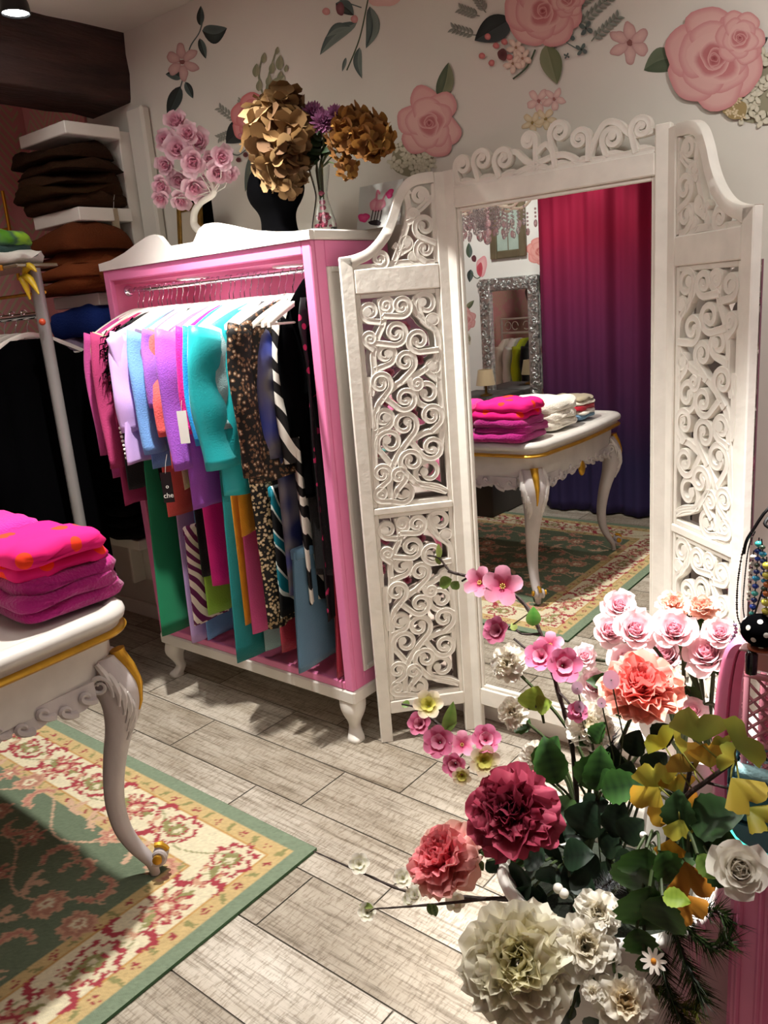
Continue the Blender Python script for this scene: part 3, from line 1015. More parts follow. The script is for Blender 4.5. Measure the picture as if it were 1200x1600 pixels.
def copy_thing(r, loc, label, rz=0):
    c = r.copy(); COL.objects.link(c); c.location = loc; c['label'] = label; c.rotation_euler.z = rz
    for ch in list(r.children):
        k = ch.copy(); COL.objects.link(k); k.parent = c
    return c

GB = 'garments on the wardrobe rail'
HG = 'white hangers on the wardrobe rail'
HL = 'white plastic hanger with a metal hook, one of the tight row on the wardrobe rail'
xs_h = []
x = -2.655
while x < -1.735:
    xs_h.append(x); x += .029 + ru(-.007, .008)
h0 = None
for i, x in enumerate(xs_h):
    if h0 is None: h0 = make_hanger('clothes_hanger', HL, x, RAILY, RAILZ - .001, M_plasticw, HG)
    else: copy_thing(h0, (x, RAILY + ru(-.006, .006), RAILZ - .001 + ru(-.001, .0005)), HL, ru(-.10, .10))

def garment(name, label, cat, X, m, ztop=1.482, hem=.8, hw=.205, th=.034, yc=RAILY, flare=1.0, fold=.012, sleeve=None, sm=None, sl_w=.055, group=GB, seed=0, parts=None, tilt=0, neck=.075, nf=3, shift=0, sl_in=0):
    """hung garment seen edge-on: body lofted in the Y-Z plane, sleeves hanging from the shoulder ends"""
    rs = random.Random(seed + 17)
    ph = [rs.uniform(0, 6.28) for _ in range(8)]
    t = thing(name, label, cat, (X, yc, hem), group)
    b = MB(); rings = []
    N = 26; P_ = 28
    H = ztop - hem
    for i in range(N + 1):
        f = i / N; z = ztop - H * f
        d = ztop - z
        sh = min(1, d / .075)
        wf = (neck + (hw - neck) * sh ** .8) if d < .075 else hw * (.99 - .08 * math.sin(min(1, (d - .075) / .35) * PI) + (flare - 1) * max(0, (d - .3)) / max(.2, H))
        tf = th * .5 * (.55 + .45 * sh) * (1 + .25 * math.sin(f * 7 + ph[0]))
        ring = []
        for k in range(P_):
            a = 2 * PI * k / P_
            y = math.copysign(abs(math.cos(a)) ** .7, math.cos(a)); x_ = math.sin(a)
            fx = fold * min(1, d / .25) * (math.sin(y * nf * 2.0 + ph[1] + f * 1.5) + .5 * math.sin(y * nf * 4.3 + ph[2]))
            fe = 1 + .012 * math.sin(f * 6 + ph[3] + x_)
            ring.append((X + x_ * tf * (1 + .25 * math.sin(y * 7 + ph[4])) + fx + tilt * d, yc + shift * d + y * wf * fe, z + (.010 * math.sin(y * 4 + ph[5]) if i == N else 0)))
        rings.append(ring)
    b.loft(rings)
    b.build('body', m, t, smooth='all')
    if sleeve:
        for sgn in (-1, 1):
            b = MB(); rings = []; n2 = 14
            y0 = yc + sgn * (hw - .022 - sl_in); z0 = ztop - .085
            for i in range(n2 + 1):
                f = i / n2
                d = sleeve * f
                yy = y0 + sgn * (.030 * math.sin(min(1, f * 1.3) * PI * .5)) - sgn * .02 * f + .003 * math.sin(f * 5 + ph[6])
                zz = z0 + .012 - d
                wy = sl_w * (.78 + .22 * min(1, f * 4)) * (1 - .18 * f) * (1 + .02 * math.sin(f * 7 + ph[7]))
                wx = th * .46 * (1 + .18 * math.sin(f * 13 + ph[5]))
                ring = []
                for k in range(14):
                    a = 2*PI*k/14
                    ring.append((X + math.sin(a) * wx + .004 * math.sin(f * 8 + ph[4]) + tilt * (d + .08), yy + math.cos(a) * wy, zz + .02 * math.cos(a) * sgn * (1 - f)))
                rings.append(ring)
            b.loft(rings)
            b.build('sleeve', sm or m, t, smooth='all')
    return t

def trousers(name, label, cat, X, m, ztop=1.40, hem=.25, w0=.16, w1=.2, yc=1.80, th=.028, seed=0, group=GB, fold=.006, tilt=0):
    rs = random.Random(seed + 91); ph = [rs.uniform(0, 6.28) for _ in range(4)]
    t = thing(name, label, cat, (X, yc, hem), group)
    for leg in (0, 1):
        b = MB(); rings = []
        for i in range(19):
            f = i / 18; z = ztop - (ztop - hem - leg * .012) * f
            w_ = (w0 + (w1 - w0) * f) / 2
            ring = []
            for k in range(18):
                a = 2*PI*k/18
                y = math.copysign(abs(math.cos(a)) ** .6, math.cos(a))
                ring.append((X + (leg - .5) * th * .55 + math.sin(a) * th * .24 + fold * math.sin(y * 3 + ph[0] + f * 2) * f + tilt * (ztop - z), yc + y * w_ - .010 * leg, z))
            rings.append(ring)
        b.loft(rings); b.build('trouser_leg', m, t, smooth='all')
    b = MB(); b.box((X - th * .6, yc - w0 / 2 - .004, ztop - .03), (X + th * .6, yc + w0 / 2 + .004, ztop + .008), bev=.006)
    b.build('waistband', m, t)
    return t

C_ = cloth
m_rose = C_('dusty_magenta_cloth', '#b8458a'); m_nude = C_('nude_cloth', '#d9a78e'); m_crim = C_('berry_cloth', '#a83566', sheen=.1)
m_blk = C_('black_cloth', '#101012', spec=.2); m_lil = C_('lilac_satin', '#c4a3dc', .45, bump=.1, spec=.5); m_blue = C_('cornflower_knit', '#6f9fdc')
m_plum = C_('grey_plum_cloth', '#5d5068'); m_green = C_('emerald_cloth', '#0a7a50', .6, bump=.1); m_purp = C_('violet_cloth', '#9a5fc0')
m_coral = C_('coral_cloth', '#fa6a68'); m_satin = C_('glitter_violet', '#a85bd0', .45, bump=.2); m_hot = C_('fuchsia_cloth', '#ec1f92', .55)
m_azure = C_('azure_cloth', '#1f9fe8', .5); m_turq = C_('turquoise_satin', '#0fb9be', .45, bump=.08, spec=.5); m_teal = C_('deep_teal_cloth', '#067f80', .55)
m_aqua = C_('pale_aqua_sequin', '#b5e4e6', .4, bump=.9, bscale=400); m_cyan = C_('cyan_cloth', '#27c1e2'); m_must = C_('mustard_cloth', '#e59d1c', .6); m_pinkt = C_('rose_pink_cloth', '#e05a98')
m_leo = pattern('leopard_print', 'leopard', '#14110f', '#6b4d35', 70, '#c9b59a'); m_leo2 = pattern('small_leopard_print', 'leopard', '#121110', '#b79d74', 85, '#d6c6ae')
m_seq = C_('black_sequin', '#15171c', .15, bump=1.0, bscale=380, spec=1.0); m_navy = C_('blue_satin', '#3553a8', .4, spec=.5)
m_cloud = pattern('indigo_print_satin', 'cloud', '#232a55', '#3d4aa0', 6, '#6f6a70', rough=.35); m_steelb = C_('steel_blue_cloth', '#557a92', .6)
m_zebra = pattern('zebra_print', 'zebra', '#141314', '#e8e4da', 7); m_flor = pattern('black_rose_dot_print', 'dots', '#0d0c0f', '#b02a5a', 24)
m_red = C_('ruby_satin', '#9c1030', .35, spec=.5); m_geo = pattern('plum_line_print', 'geo', '#6d2058', '#f0e3da', 12); m_lime = C_('lime_cloth', '#9fd14a', .6)
m_stripe = pattern('multicolour_stripe', 'stripe', '#5a1e34', '#c9ac84', 9, '#2e3a8c'); m_ivory = C_('ivory_cloth', '#efe6d6'); m_beige = C_('beige_cloth', '#d8c4a2')
m_zteal = pattern('teal_zebra_print', 'zebra', '#101214', '#cfd8d2', 5, '#0c7080')

def gx(u, v, Y): return at(u, v, Y)[0]
def hz(u, v, Y): return at(u, v, Y)[2]
gi = [0]
def G(name, label, cat, u, v, uh, vh, m, Yf=1.655, **k):
    gi[0] += 1
    X = gx(u, v, Yf)
    if 'X' in k: X = k.pop('X'); Yf = atx(u, v, X)[1]
    if X > WX1 - .055: X = WX1 - .062 - .012 * rnd(); Yf = atx(u, v, X)[1]
    hem = hz(uh, vh, Yf)
    k.setdefault('hw', max(.10, RAILY - Yf))
    return garment(name, label, cat, X, m, hem=hem, seed=gi[0] * 3, **k)
def T(name, label, u, v, vh, m, Yf=1.70, w0=.16, w1=.22, ztop=1.36, **k):
    gi[0] += 1
    X = gx(u, v, Yf)
    if 'X' in k: X = k.pop('X'); Yf = atx(u, v, X)[1]
    if X > WX1 - .055: X = WX1 - .06 - .02 * rnd(); Yf = atx(u, v, X)[1]
    hem = max(.235, hz(u, vh, Yf))
    return trousers(name, label, 'trousers', X, m, ztop=ztop, hem=hem, w0=w0, w1=w1, yc=Yf + w1 / 2, seed=gi[0], **k)

G('cardigan', 'dusty magenta cardigan hanging leftmost in the pink wardrobe', 'cardigan', 152, 600, 152, 745, m_rose, 1.62, sleeve=.42)
G('blouse', 'nude beige blouse beside the magenta cardigan at the left end', 'blouse', 161, 560, 160, 640, m_nude, 1.615, sleeve=.24, th=.042)
G('dress', 'long berry red dress hanging left of the black feather top', 'dress', 172, 650, 175, 790, m_crim, 1.60, sleeve=.46, flare=1.05)
bt = G('blouse', 'black top with a feathered shoulder at the left of the wardrobe', 'top', 178, 600, 188, 760, m_blk, 1.605, th=.045)
def feathers(bt):
    b = MB(); rs = random.Random(4)
    X = bt.location.x
    for i in range(230):
        y = 1.60 + rs.uniform(-.005, .13); z = 1.42 - rs.uniform(0, .19) + (y - 1.60) * .4
        a = rs.uniform(-.9, .9)
        p0 = Vector((X + rs.uniform(-.022, .026), y, z)); L = rs.uniform(.03, .065)
        p1 = p0 + Vector((a * .5, -abs(rs.gauss(.35, .3)), -.75)).normalized() * L
        pm = (p0 + p1) / 2 + Vector((rs.uniform(-.01, .01), rs.uniform(-.012, 0), .008))
        b.tube([p0, pm, p1], [.0026, .0020, .0005], 4)
    b.build('feather_trim', M_velvet, bt)
feathers(bt)
lt = G('blouse', 'lilac satin blouse with a row of pearl buttons', 'blouse', 203, 600, 205, 722, m_lil, 1.60, sleeve=.32, sl_w=.062, th=.05, hw=.325, sl_in=.05)
b = MB(); X = lt.location.x
for k in range(8): b.ball((X - .018, RAILY - .325 * .95 + .001 * k, 1.105 - k * .015), .0055, 8, 6)
b.build('pearl_buttons', mat('pearl', '#f3eee6', .2), lt)
G('blouse', 'thin magenta top between the lilac blouse and the blue knit', 'top', 214, 560, 216, 640, m_hot, 1.66)
G('sweater', 'cornflower blue knit with long sleeves beside the lilac blouse', 'sweater', 222, 600, 228, 728, m_blue, 1.61, sleeve=.40, th=.04)
G('blouse', 'grey plum top behind the violet tee', 'top', 234, 600, 236, 660, m_plum, 1.64, sleeve=.2)
T('trousers', 'wide emerald green trousers at the left of the wardrobe', 232, 850, 988, m_green, 1.64, .20, .30, 1.15)
G('tee', 'violet short sleeved top with a flared cuff', 'top', 242, 600, 243, 660, m_purp, 1.615, sleeve=.24, sl_w=.05)
G('blouse', 'coral blouse beside the violet short sleeved top', 'blouse', 251, 600, 256, 735, m_coral, 1.635, sleeve=.34)
G('blouse', 'beige and black top next to the coral blouse', 'top', 259, 600, 262, 760, m_beige, 1.67)
T('trousers', 'coral trousers showing below the violet satin top', 262, 780, 808, m_coral, 1.69, .13, .14, 1.2)
sat = G('blouse', 'violet glittering satin top with a hanging white price tag', 'top', 277, 650, 290, 798, m_satin, 1.60, sleeve=.44, sl_w=.068, th=.045)
G('dress', 'black dress behind the violet satin top', 'dress', 287, 700, 292, 900, m_blk, 1.68)
T('skirt', 'plum and white line print skirt hanging low', 296, 920, 976, m_geo, 1.66, .13, .17, .72)
T('trousers', 'pale lilac trousers showing under the line print skirt', 300, 990, 1008, m_lil, 1.72, .13, .16, .8)
G('blouse', 'fuchsia blouse right of the violet satin top', 'blouse', 296, 600, 300, 690, m_hot, 1.62, sleeve=.32, th=.03)
G('dress', 'fuchsia dress reaching below the turquoise top', 'dress', 318, 800, 332, 920, m_hot, 1.67)
T('trousers', 'lime green trousers low between the skirt and the teal trousers', 325, 935, 962, m_lime, 1.70, .12, .13, .9)
T('trousers', 'pale blue trousers showing at the wardrobe floor', 322, 980, 1000, m_blue, 1.75, .12, .18, .9)
G('sweater', 'bright azure top left of the turquoise blouse', 'top', 305, 600, 312, 720, m_azure, 1.63, sleeve=.36, th=.034)
tq = G('blouse', 'turquoise satin blouse with a wide folded sleeve', 'blouse', 328, 620, 335, 775, m_turq, 1.58, sleeve=.42, sl_w=.085, th=.058)
T('trousers', 'long deep teal trousers nearly reaching the wardrobe floor', 356, 900, 1032, m_teal, 1.66, .16, .24, 1.2)
G('sweater', 'pale aqua sequinned top beside the turquoise blouse', 'top', 347, 620, 352, 716, m_aqua, 1.62, sleeve=.30, th=.042)
G('sweater', 'cyan top squeezed beside the pale aqua one', 'top', 357, 620, 360, 725, m_cyan, 1.65, sleeve=.3)
G('blouse', 'pink and white top right of the cyan one', 'top', 362, 560, 364, 640, m_pinkt, 1.645)
G('blouse', 'mustard yellow blouse with buttoned cuffs', 'blouse', 369, 780, 372, 840, m_must, 1.635, sleeve=.44, sl_w=.045)
T('trousers', 'mustard yellow trousers below the mustard blouse', 374, 900, 975, m_must, 1.68, .12, .15, 1.0)
T('trousers', 'rose pink trousers next to the mustard ones', 390, 930, 990, m_pinkt, 1.68, .12, .16, 1.0)
G('blouse', 'leopard print top with long sleeves', 'top', 379, 620, 381, 752, m_leo, 1.59, sleeve=.44, sl_w=.05, th=.045)
G('dress', 'long leopard print dress below the sequin top', 'dress', 402, 860, 415, 980, m_leo2, 1.65, th=.04)
G('dress', 'dress with diagonal coloured stripes beside the leopard top', 'dress', 393, 600, 402, 730, m_stripe, 1.645)
G('dress', 'black sequin dress glittering beside the striped dress', 'dress', 398, 640, 412, 830, m_seq, X=-1.905, sleeve=.3)
T('skirt', 'teal zebra print skirt low between leopard and steel blue', 432, 900, 965, m_zteal, 1.68, .12, .16, .9)
T('trousers', 'ruby red trousers showing low behind the zebra skirt', 440, 985, 1020, m_red, 1.74, .12, .15, .9)
T('trousers', 'pale mint trousers touching the wardrobe floor', 415, 990, 1018, m_aqua, 1.76, .12, .16, .9)
G('blouse', 'blue satin blouse with gathered cuffs', 'blouse', 412, 600, 419, 738, m_navy, X=-1.88, sleeve=.38, sl_w=.045)
G('dress', 'indigo printed satin dress with pale patches', 'dress', 420, 640, 452, 935, m_cloud, X=-1.828, sleeve=.40, th=.045, flare=1.05)
T('trousers', 'wide steel blue trousers below the indigo dress', 457, 960, 1050, m_steelb, 1.68, .18, .25, .70, X=-1.80)
G('dress', 'zebra print dress left of the black velvet one', 'dress', 438, 560, 492, 950, m_zebra, X=-1.79, sleeve=.42, sl_w=.05, th=.04)
G('dress', 'black velvet dress near the right side of the wardrobe', 'dress', 453, 570, 470, 780, M_velvet, X=-1.768, sleeve=.34, th=.036)
G('dress', 'long black dress right of the velvet one', 'dress', 482, 700, 495, 900, m_blk, X=-1.752, th=.03)
G('dress', 'black floral dress with rose pink dots at the right end', 'dress', 500, 760, 515, 965, m_flor, X=-1.735, th=.026)
T('skirt', 'ruby red satin skirt at the right end of the wardrobe', 522, 1000, 1062, m_red, 1.70, .12, .2, .75, X=-1.735)
# black turtleneck rising above the hangers
G('sweater', 'black high necked top standing above the hangers', 'top', 455, 480, 455, 620, M_velvet, 1.69, ztop=1.545, neck=.03)

# tags
def tagcard(name, label, p, w_, h_, m, txt=None, tm=None, string=True):
    t = thing(name, label, 'tag', p)
    b = MB(); nx = Vector((.72, -.69, 0)); tx = Vector((.69, .72, 0))
    fn = lambda a, q, d: p + tx * a + Vector((0, 0, q)) + nx * d
    b.prism([(-w_/2, -h_), (w_/2, -h_), (w_/2, 0), (-w_/2, 0)], fn, -.0006, .0006)
    b.build('card', m, t, smooth=False)
    b = MB(); b.tube([p + Vector((0, 0, -.004)), p + Vector((.004, .004, .03)), p + Vector((.008, .012, .06))], .0008, 5); b.build('string', M_plasticw, t)
    if txt:
        for i, (s, size, dz) in enumerate(txt):
            cu = bpy.data.curves.new('lettering', 'FONT'); cu.body = s; cu.size = size; cu.align_x = 'CENTER'; cu.extrude = .0002
            o = bpy.data.objects.new('lettering', cu); COL.objects.link(o); o.parent = t
            bpy.context.view_layer.update()
            me = bpy.data.meshes.new_from_object(o.evaluated_get(bpy.context.evaluated_depsgraph_get()))
            bpy.data.objects.remove(o); bpy.data.curves.remove(cu)
            o = bpy.data.objects.new('lettering', me); COL.objects.link(o); o.parent = t
            me.materials.clear(); me.materials.append(tm)
            M = Matrix((tx, Vector((0, 0, 1)), nx)).transposed().to_4x4()
            M.translation = nx * .001 + Vector((0, 0, dz)); o.matrix_local = M
tagcard('price_tag', 'white price tag hanging on the violet satin top', at(283, 642, 1.575), .030, .105, M_plasticw)
tagcard('swing_tag', 'black swing tag with white lettering hanging below the coral blouse', at(258, 738, 1.585), .036, .105, M_black, [('o', .020, -.055), ('che', .024, -.088)], M_plasticw)

# ------------------------------------------------------------------ the carved folding screen with its mirror
def spiral_pts(c, r, a_out, hand, turns=1.22, rin=.30, n=28):
    """from the outer end inwards"""
    out = []
    for k in range(n + 1):
        q = k / n
        a = a_out + hand * q * turns * 2 * PI
        rr = r * (1 - (1 - rin) * q)
        out.append((c[0] + rr * math.cos(a), c[1] + rr * math.sin(a)))
    return out

def scrollwork(b, fn, spirals, stems, wd, d0, d1, base=None):
    """flat carved vine: stems are polylines, every spiral grows out of the nearest stem along a tangent"""
    dense = []
    for s in stems:
        p = bez2(s, 10); dense += p
        b.ribbon(p, fn, [wd * (1.0 if 0 < i < len(p)-1 else .7) for i in range(len(p))], d0, d1)
    for si, (cx, cy, r) in enumerate(spirals):
        # where to grow from: a stem point outside the spiral
        best = None
        for p in dense:
            D = math.hypot(p[0]-cx, p[1]-cy)
            if D > r * 1.12 and (best is None or D < best[0]): best = (D, p)
        hand = 1 if (si % 2) else -1
        if base is not None:
            T = (cx - .5 * r if si not in (3, 5) else cx + .9 * r, base); D = math.hypot(T[0]-cx, T[1]-cy)
            if D < r * 1.05: T = (cx - r * 1.3, base); D = math.hypot(T[0]-cx, T[1]-cy)
            hand = -1 if si not in (3, 5) else 1
            a_out = math.atan2(T[1]-cy, T[0]-cx) + hand * math.acos(min(1, r / D))
            sp = spiral_pts((cx, cy), r, a_out, hand, 1.3, .26)
            path = [T] + sp
        elif best and best[0] < r * 4:
            D, T = best
            # of the points a little further along choose one lower, for a flowing tail
            cand = [p for p in dense if r * 1.15 < math.hypot(p[0]-cx, p[1]-cy) < max(D * 1.3, r * 1.9)]
            T = min(cand, key=lambda p: p[1] + .3 * abs(p[0] - cx)) if cand else T
            D = math.hypot(T[0]-cx, T[1]-cy)
            th = math.atan2(T[1]-cy, T[0]-cx); al = math.acos(min(1, r / D))
            hand = 1 if T[0] < cx else -1
            a_out = th + hand * al
            sp = spiral_pts((cx, cy), r, a_out, hand)
            path = bez2([T, ((T[0]+sp[0][0])/2, (T[1]+sp[0][1])/2), sp[0]], 4)[:-1] + sp
        else:
            path = spiral_pts((cx, cy), r, 1.0 + si, hand)
        n = len(path)
        b.ribbon(path, fn, [wd * (1.0 - .30 * i / n) for i in range(n)], d0, d1 + .0012 * (si % 3))
        e = path[-1]
        b.prism([(e[0] + wd * 1.3 * math.cos(2*PI*k/14), e[1] + wd * 1.3 * math.sin(2*PI*k/14)) for k in range(14)], fn, d0, d1)

# scroll centres read off the left leaf, in fractions of its carved opening
def unskew(pts):
    out = []
    for x, y, r in pts:
        v = (y - 635) / 885; xl = 105 + 73 * v; wv = 330 - 18 * v
        out.append(((x - xl) / wv, 1 - v, r / wv * 1.06))
    return out
SPIRALS = unskew([(146, 690, 38), (215, 668, 30), (284, 677, 42), (390, 677, 52), (258, 785, 50), (358, 824, 48), (213, 870, 44), (300, 908, 44), (190, 990, 46), (428, 944, 32), (398, 1052, 54), (300, 1065, 50), (205, 1142, 42), (297, 1177, 54), (416, 1150, 48), (232, 1250, 55), (418, 1290, 52), (328, 1342, 50), (404, 1400, 62), (197, 1385, 40), (272, 1402, 34), (290, 1480, 46), (195, 1478, 30), (352, 1005, 24), (425, 745, 24), (145, 800, 26)])
STEMS = []
for s in ([(238, 1515), (232, 1440), (248, 1350), (300, 1270), (385, 1225), (455, 1215), (470, 1180)],
          [(178, 1480), (165, 1330), (168, 1190), (180, 1085), (260, 1005), (370, 960), (440, 900), (440, 800), (378, 740), (345, 640)],
          [(150, 1040), (165, 950), (160, 870), (178, 800), (205, 730), (188, 640)],
          [(488, 1500), (440, 1470), (350, 1445), (300, 1410), (250, 1500)],
          [(455, 1330), (465, 1180), (452, 1020), (446, 880)],
          [(155, 1180), (140, 1060), (135, 960)]):
    STEMS.append([(a, b_) for a, b_, _ in unskew([(x, y, 1) for x, y in s])])

def folding_screen():
    hz0 = Vector((-1.405, 2.095, 0)); hz1 = Vector((-0.737, 2.100, 0))
    t = thing('folding_screen', 'white carved three-leaf folding screen with a tall mirror in its middle leaf', 'room divider', (-1.07, 2.09, 0))
    M_w = M_whitem
    tk = .024
    M_hinge = mat('painted_hinge', '#d8d2c4', .4, metal=.2)
    def leaf_frame(org, dr, nrm):
        return lambda a, q, d: org + dr * a + Vector((0, 0, q)) + nrm * d
    # --- middle leaf
    dr = (hz1 - hz0).normalized(); L = (hz1 - hz0).length
    nrm = Vector((dr.y, -dr.x, 0))
    fn = leaf_frame(hz0, dr, nrm)
    def bar(name, a0, a1, q0, q1, d0=0, d1=tk, m=M_w, fn=fn, bev=.003):
        b = MB(); b.box((a0, d0, q0), (a1, d1, q1), fn=lambda p: fn(p[0], p[2], p[1]), bev=bev)
        return b.build(name, m, t, smooth=False)
    sw = .042
    bar('stile', .003, sw, .0, 1.802); bar('stile', L - sw, L - .003, .0, 1.812)
    bar('top_rail', sw, L - sw, 1.697, 1.752); bar('bottom_rail', sw, L - sw, .105, .165)
    b = MB()
    for (a0, a1, q0, q1) in ((sw, sw + .010, .165, 1.697), (L - sw - .010, L - sw, .165, 1.697), (sw + .01, L - sw - .01, 1.687, 1.697), (sw + .01, L - sw - .01, .165, .175)):
        b.box((a0, .004, q0), (a1, tk - .008, q1), fn=lambda p: fn(p[0], p[2], p[1]), bev=.002)
    b.build('mirror_bead', M_w, t, smooth=False)
    bar('mirror_pane', sw + .002, L - sw - .002, .167, 1.695, .002, .008, M_mirror, bev=0)
    bar('backboard', sw, L - sw, .166, 1.696, -.004, .0015, mat('hardboard_back', '#7d6a55', .9), bev=0)
    # crest
    cl = L - 2 * sw; b = MB()
    cw = [(90, 285, 45), (205, 255, 50), (325, 248, 52), (458, 165, 36), (617, 125, 46), (716, 152, 42), (868, 147, 46), (1000, 103, 46)]
    sps = []
    for x, y, r in cw:
        u = (x - 35) / 1025; base = 385 - 195 * u
        sps.append((sw + u * cl, 1.752 + (base - y) / 1025 * cl * 1.02 + .002, r / 1025 * cl * 1.05))
    stems = [[(sw, 1.757), (sw + cl * .25, 1.757), (sw + cl * .5, 1.757), (sw + cl * .75, 1.757), (sw + cl, 1.757)],
             [(sw + cl * .33, 1.757), (sw + cl * .45, 1.775), (sw + cl * .58, 1.785), (sw + cl * .66, 1.758)],
             [(sw + cl * .27, 1.80), (sw + cl * .34, 1.815), (sw + cl * .40, 1.785), (sw + cl * .5, 1.760)],
             [(sw + cl * .70, 1.757), (sw + cl * .73, 1.80), (sw + cl * .78, 1.838), (sw + cl * .84, 1.832), (sw + cl * .90, 1.800), (sw + cl * .99, 1.80)],
             [(sw, 1.757), (sw + .004, 1.785), (sw + .02, 1.812), (sw + .045, 1.818)],
             [(sw + cl * .45, 1.80), (sw + cl * .50, 1.818), (sw + cl * .53, 1.80)]]
    scrollwork(b, fn, sps, stems, .0085, .004, tk - .002, 1.757)
    b.prism([(sw, 1.752), (sw + cl, 1.752), (sw + cl, 1.764)] + [(sw + cl * (1 - k / 40), 1.762 + .012 * abs(math.sin(PI * (k / 40) * 8))) for k in range(41)] + [(sw, 1.764)], fn, .003, tk - .006)
    b.build('carved_crest', M_w, t)
    # --- side leaves
    for side in (0, 1):
        if side == 0:
            org = hz0; d2 = (Vector((-1.632, 1.850, 0)) - hz0).normalized(); nr = Vector((-d2.y, d2.x, 0))
        else:
            org = hz1; d2 = Vector((.7757, -.631, 0)); nr = Vector((d2.y, -d2.x, 0))
        if nr.y > 0: nr = -nr
        Wd = .335
        f2 = leaf_frame(org, d2, nr)
        bw = lambda name, a0, a1, q0, q1, d0=0, d1=tk, m=M_w, bev=.003: bar(name, a0, a1, q0, q1, d0, d1, m, f2, bev)
        s0, s1 = .040, .295
        bw('stile', .003, s0, 0, 1.80)
        bw('stile', s1, Wd, 0, 1.585)
        bw('mid_rail', s0, s1, 1.478, 1.548); bw('mid_rail', s0, s1, .800, .822); bw('bottom_rail', s0, s1, .105, .150)
        if True:
            # scooped top board around the carved triangle
            cur = [(.003, 1.800), (.05, 1.802), (.10, 1.796), (.135, 1.775), (.160, 1.735), (.178, 1.690), (.205, 1.645), (.245, 1.607), (.29, 1.590), (Wd, 1.585)]
            inner = [(s1, 1.5485), (.278, 1.560), (.235, 1.578), (.187, 1.620), (.158, 1.668), (.140, 1.715), (.118, 1.752), (.092, 1.768), (.05, 1.772), (s0, 1.772)]
            cu = [p for p in bez2(cur, 6) if p[0] >= s0 - .002]
            inn = bez2(inner, 6)
            b = MB()
            n = min(len(cu), len(inn))
            # strip between outer and inner curve
            outer = cu; inr = list(reversed(inn))
            m_ = 40
            def samp(p, k):
                x = k / m_ * (len(p) - 1); i = int(min(x, len(p) - 2)); f = x - i
                return (p[i][0] + (p[i+1][0]-p[i][0])*f, p[i][1] + (p[i+1][1]-p[i][1])*f)
            rings = []
            for k in range(m_ + 1):
                o_ = samp(outer, k); i_ = samp(inr, k)
                rings.append([f2(o_[0], o_[1], 0), f2(o_[0], o_[1], tk - .002), f2(o_[0], o_[1] - .003, tk), f2(i_[0], i_[1] + .004, tk), f2(i_[0], i_[1], tk - .003), f2(i_[0], i_[1], 0)])
            b.loft(rings)
            b.build('scooped_top', M_w, t)
            b = MB()
            tri = [(.085, 1.738, .026), (.108, 1.690, .016), (.075, 1.655, .033), (.135, 1.612, .018), (.078, 1.592, .030), (.215, 1.572, .026), (.112, 1.572, .012)]
            st = [[(s0 + .01, 1.552), (.10, 1.556), (.16, 1.557), (.24, 1.552), (s1, 1.552)], [(.175, 1.556), (.135, 1.640), (.118, 1.700), (.122, 1.745), (.11, 1.755)], [(s0, 1.77), (s0 + .003, 1.70), (s0 + .004, 1.62), (s0 + .004, 1.552)], [(.115, 1.70), (.09, 1.70), (s0 + .005, 1.735)], [(.15, 1.575), (.16, 1.60), (.17, 1.61)]]
            scrollwork(b, f2, tri, st, .0095, .004, tk - .004)
            b.build('fretwork', M_w, t)
        for (q0, q1) in ((.822, 1.478), (.150, .800)):
            io = .014
            a0, a1 = s0, s1
            b = MB()
            for (p0, p1, r0, r1) in ((a0, a0 + io, q0, q1), (a1 - io, a1, q0, q1), (a0 + io, a1 - io, q1 - io, q1), (a0 + io, a1 - io, q0, q0 + io)):
                b.box((p0, .002, r0), (p1, tk - .006, r1), fn=lambda p: f2(p[0], p[2], p[1]), bev=.002)
            b.build('panel_frame', M_w, t, smooth=False)
            b = MB()
            aw, qh = (a1 - a0 - 2 * io), (q1 - q0 - 2 * io)
            # the left leaf is seen with its hinge at the right
            tx = lambda u: a1 - io - u * aw
            asp = qh / aw
            sp = [(tx(u), q0 + io + v * qh, r * aw) for u, v, r in SPIRALS]
            st = [[(tx(u), q0 + io + v * qh) for u, v in s] for s in STEMS]
            if side == 1:
                pass
            scrollwork(b, f2, sp, st, .0102, .003, tk - .004)
            b.build('fretwork', M_w, t)
            bw('mirror_backing', a0 + .002, a1 - .002, q0 + .002, q1 - .002, -.036, -.032, M_tint, 0)
        for q in (.35, .95, 1.72):
            b = MB(); c = f2(0, q, tk + .001)
            b.tube([c + Vector((0, 0, -.03)), c + Vector((0, 0, .03))], .004, 8); b.build('hinge', M_hinge, t)
    return t
M_tint = mat('tinted_mirror', (.82, .77, .79), .04, metal=1)
folding_screen()

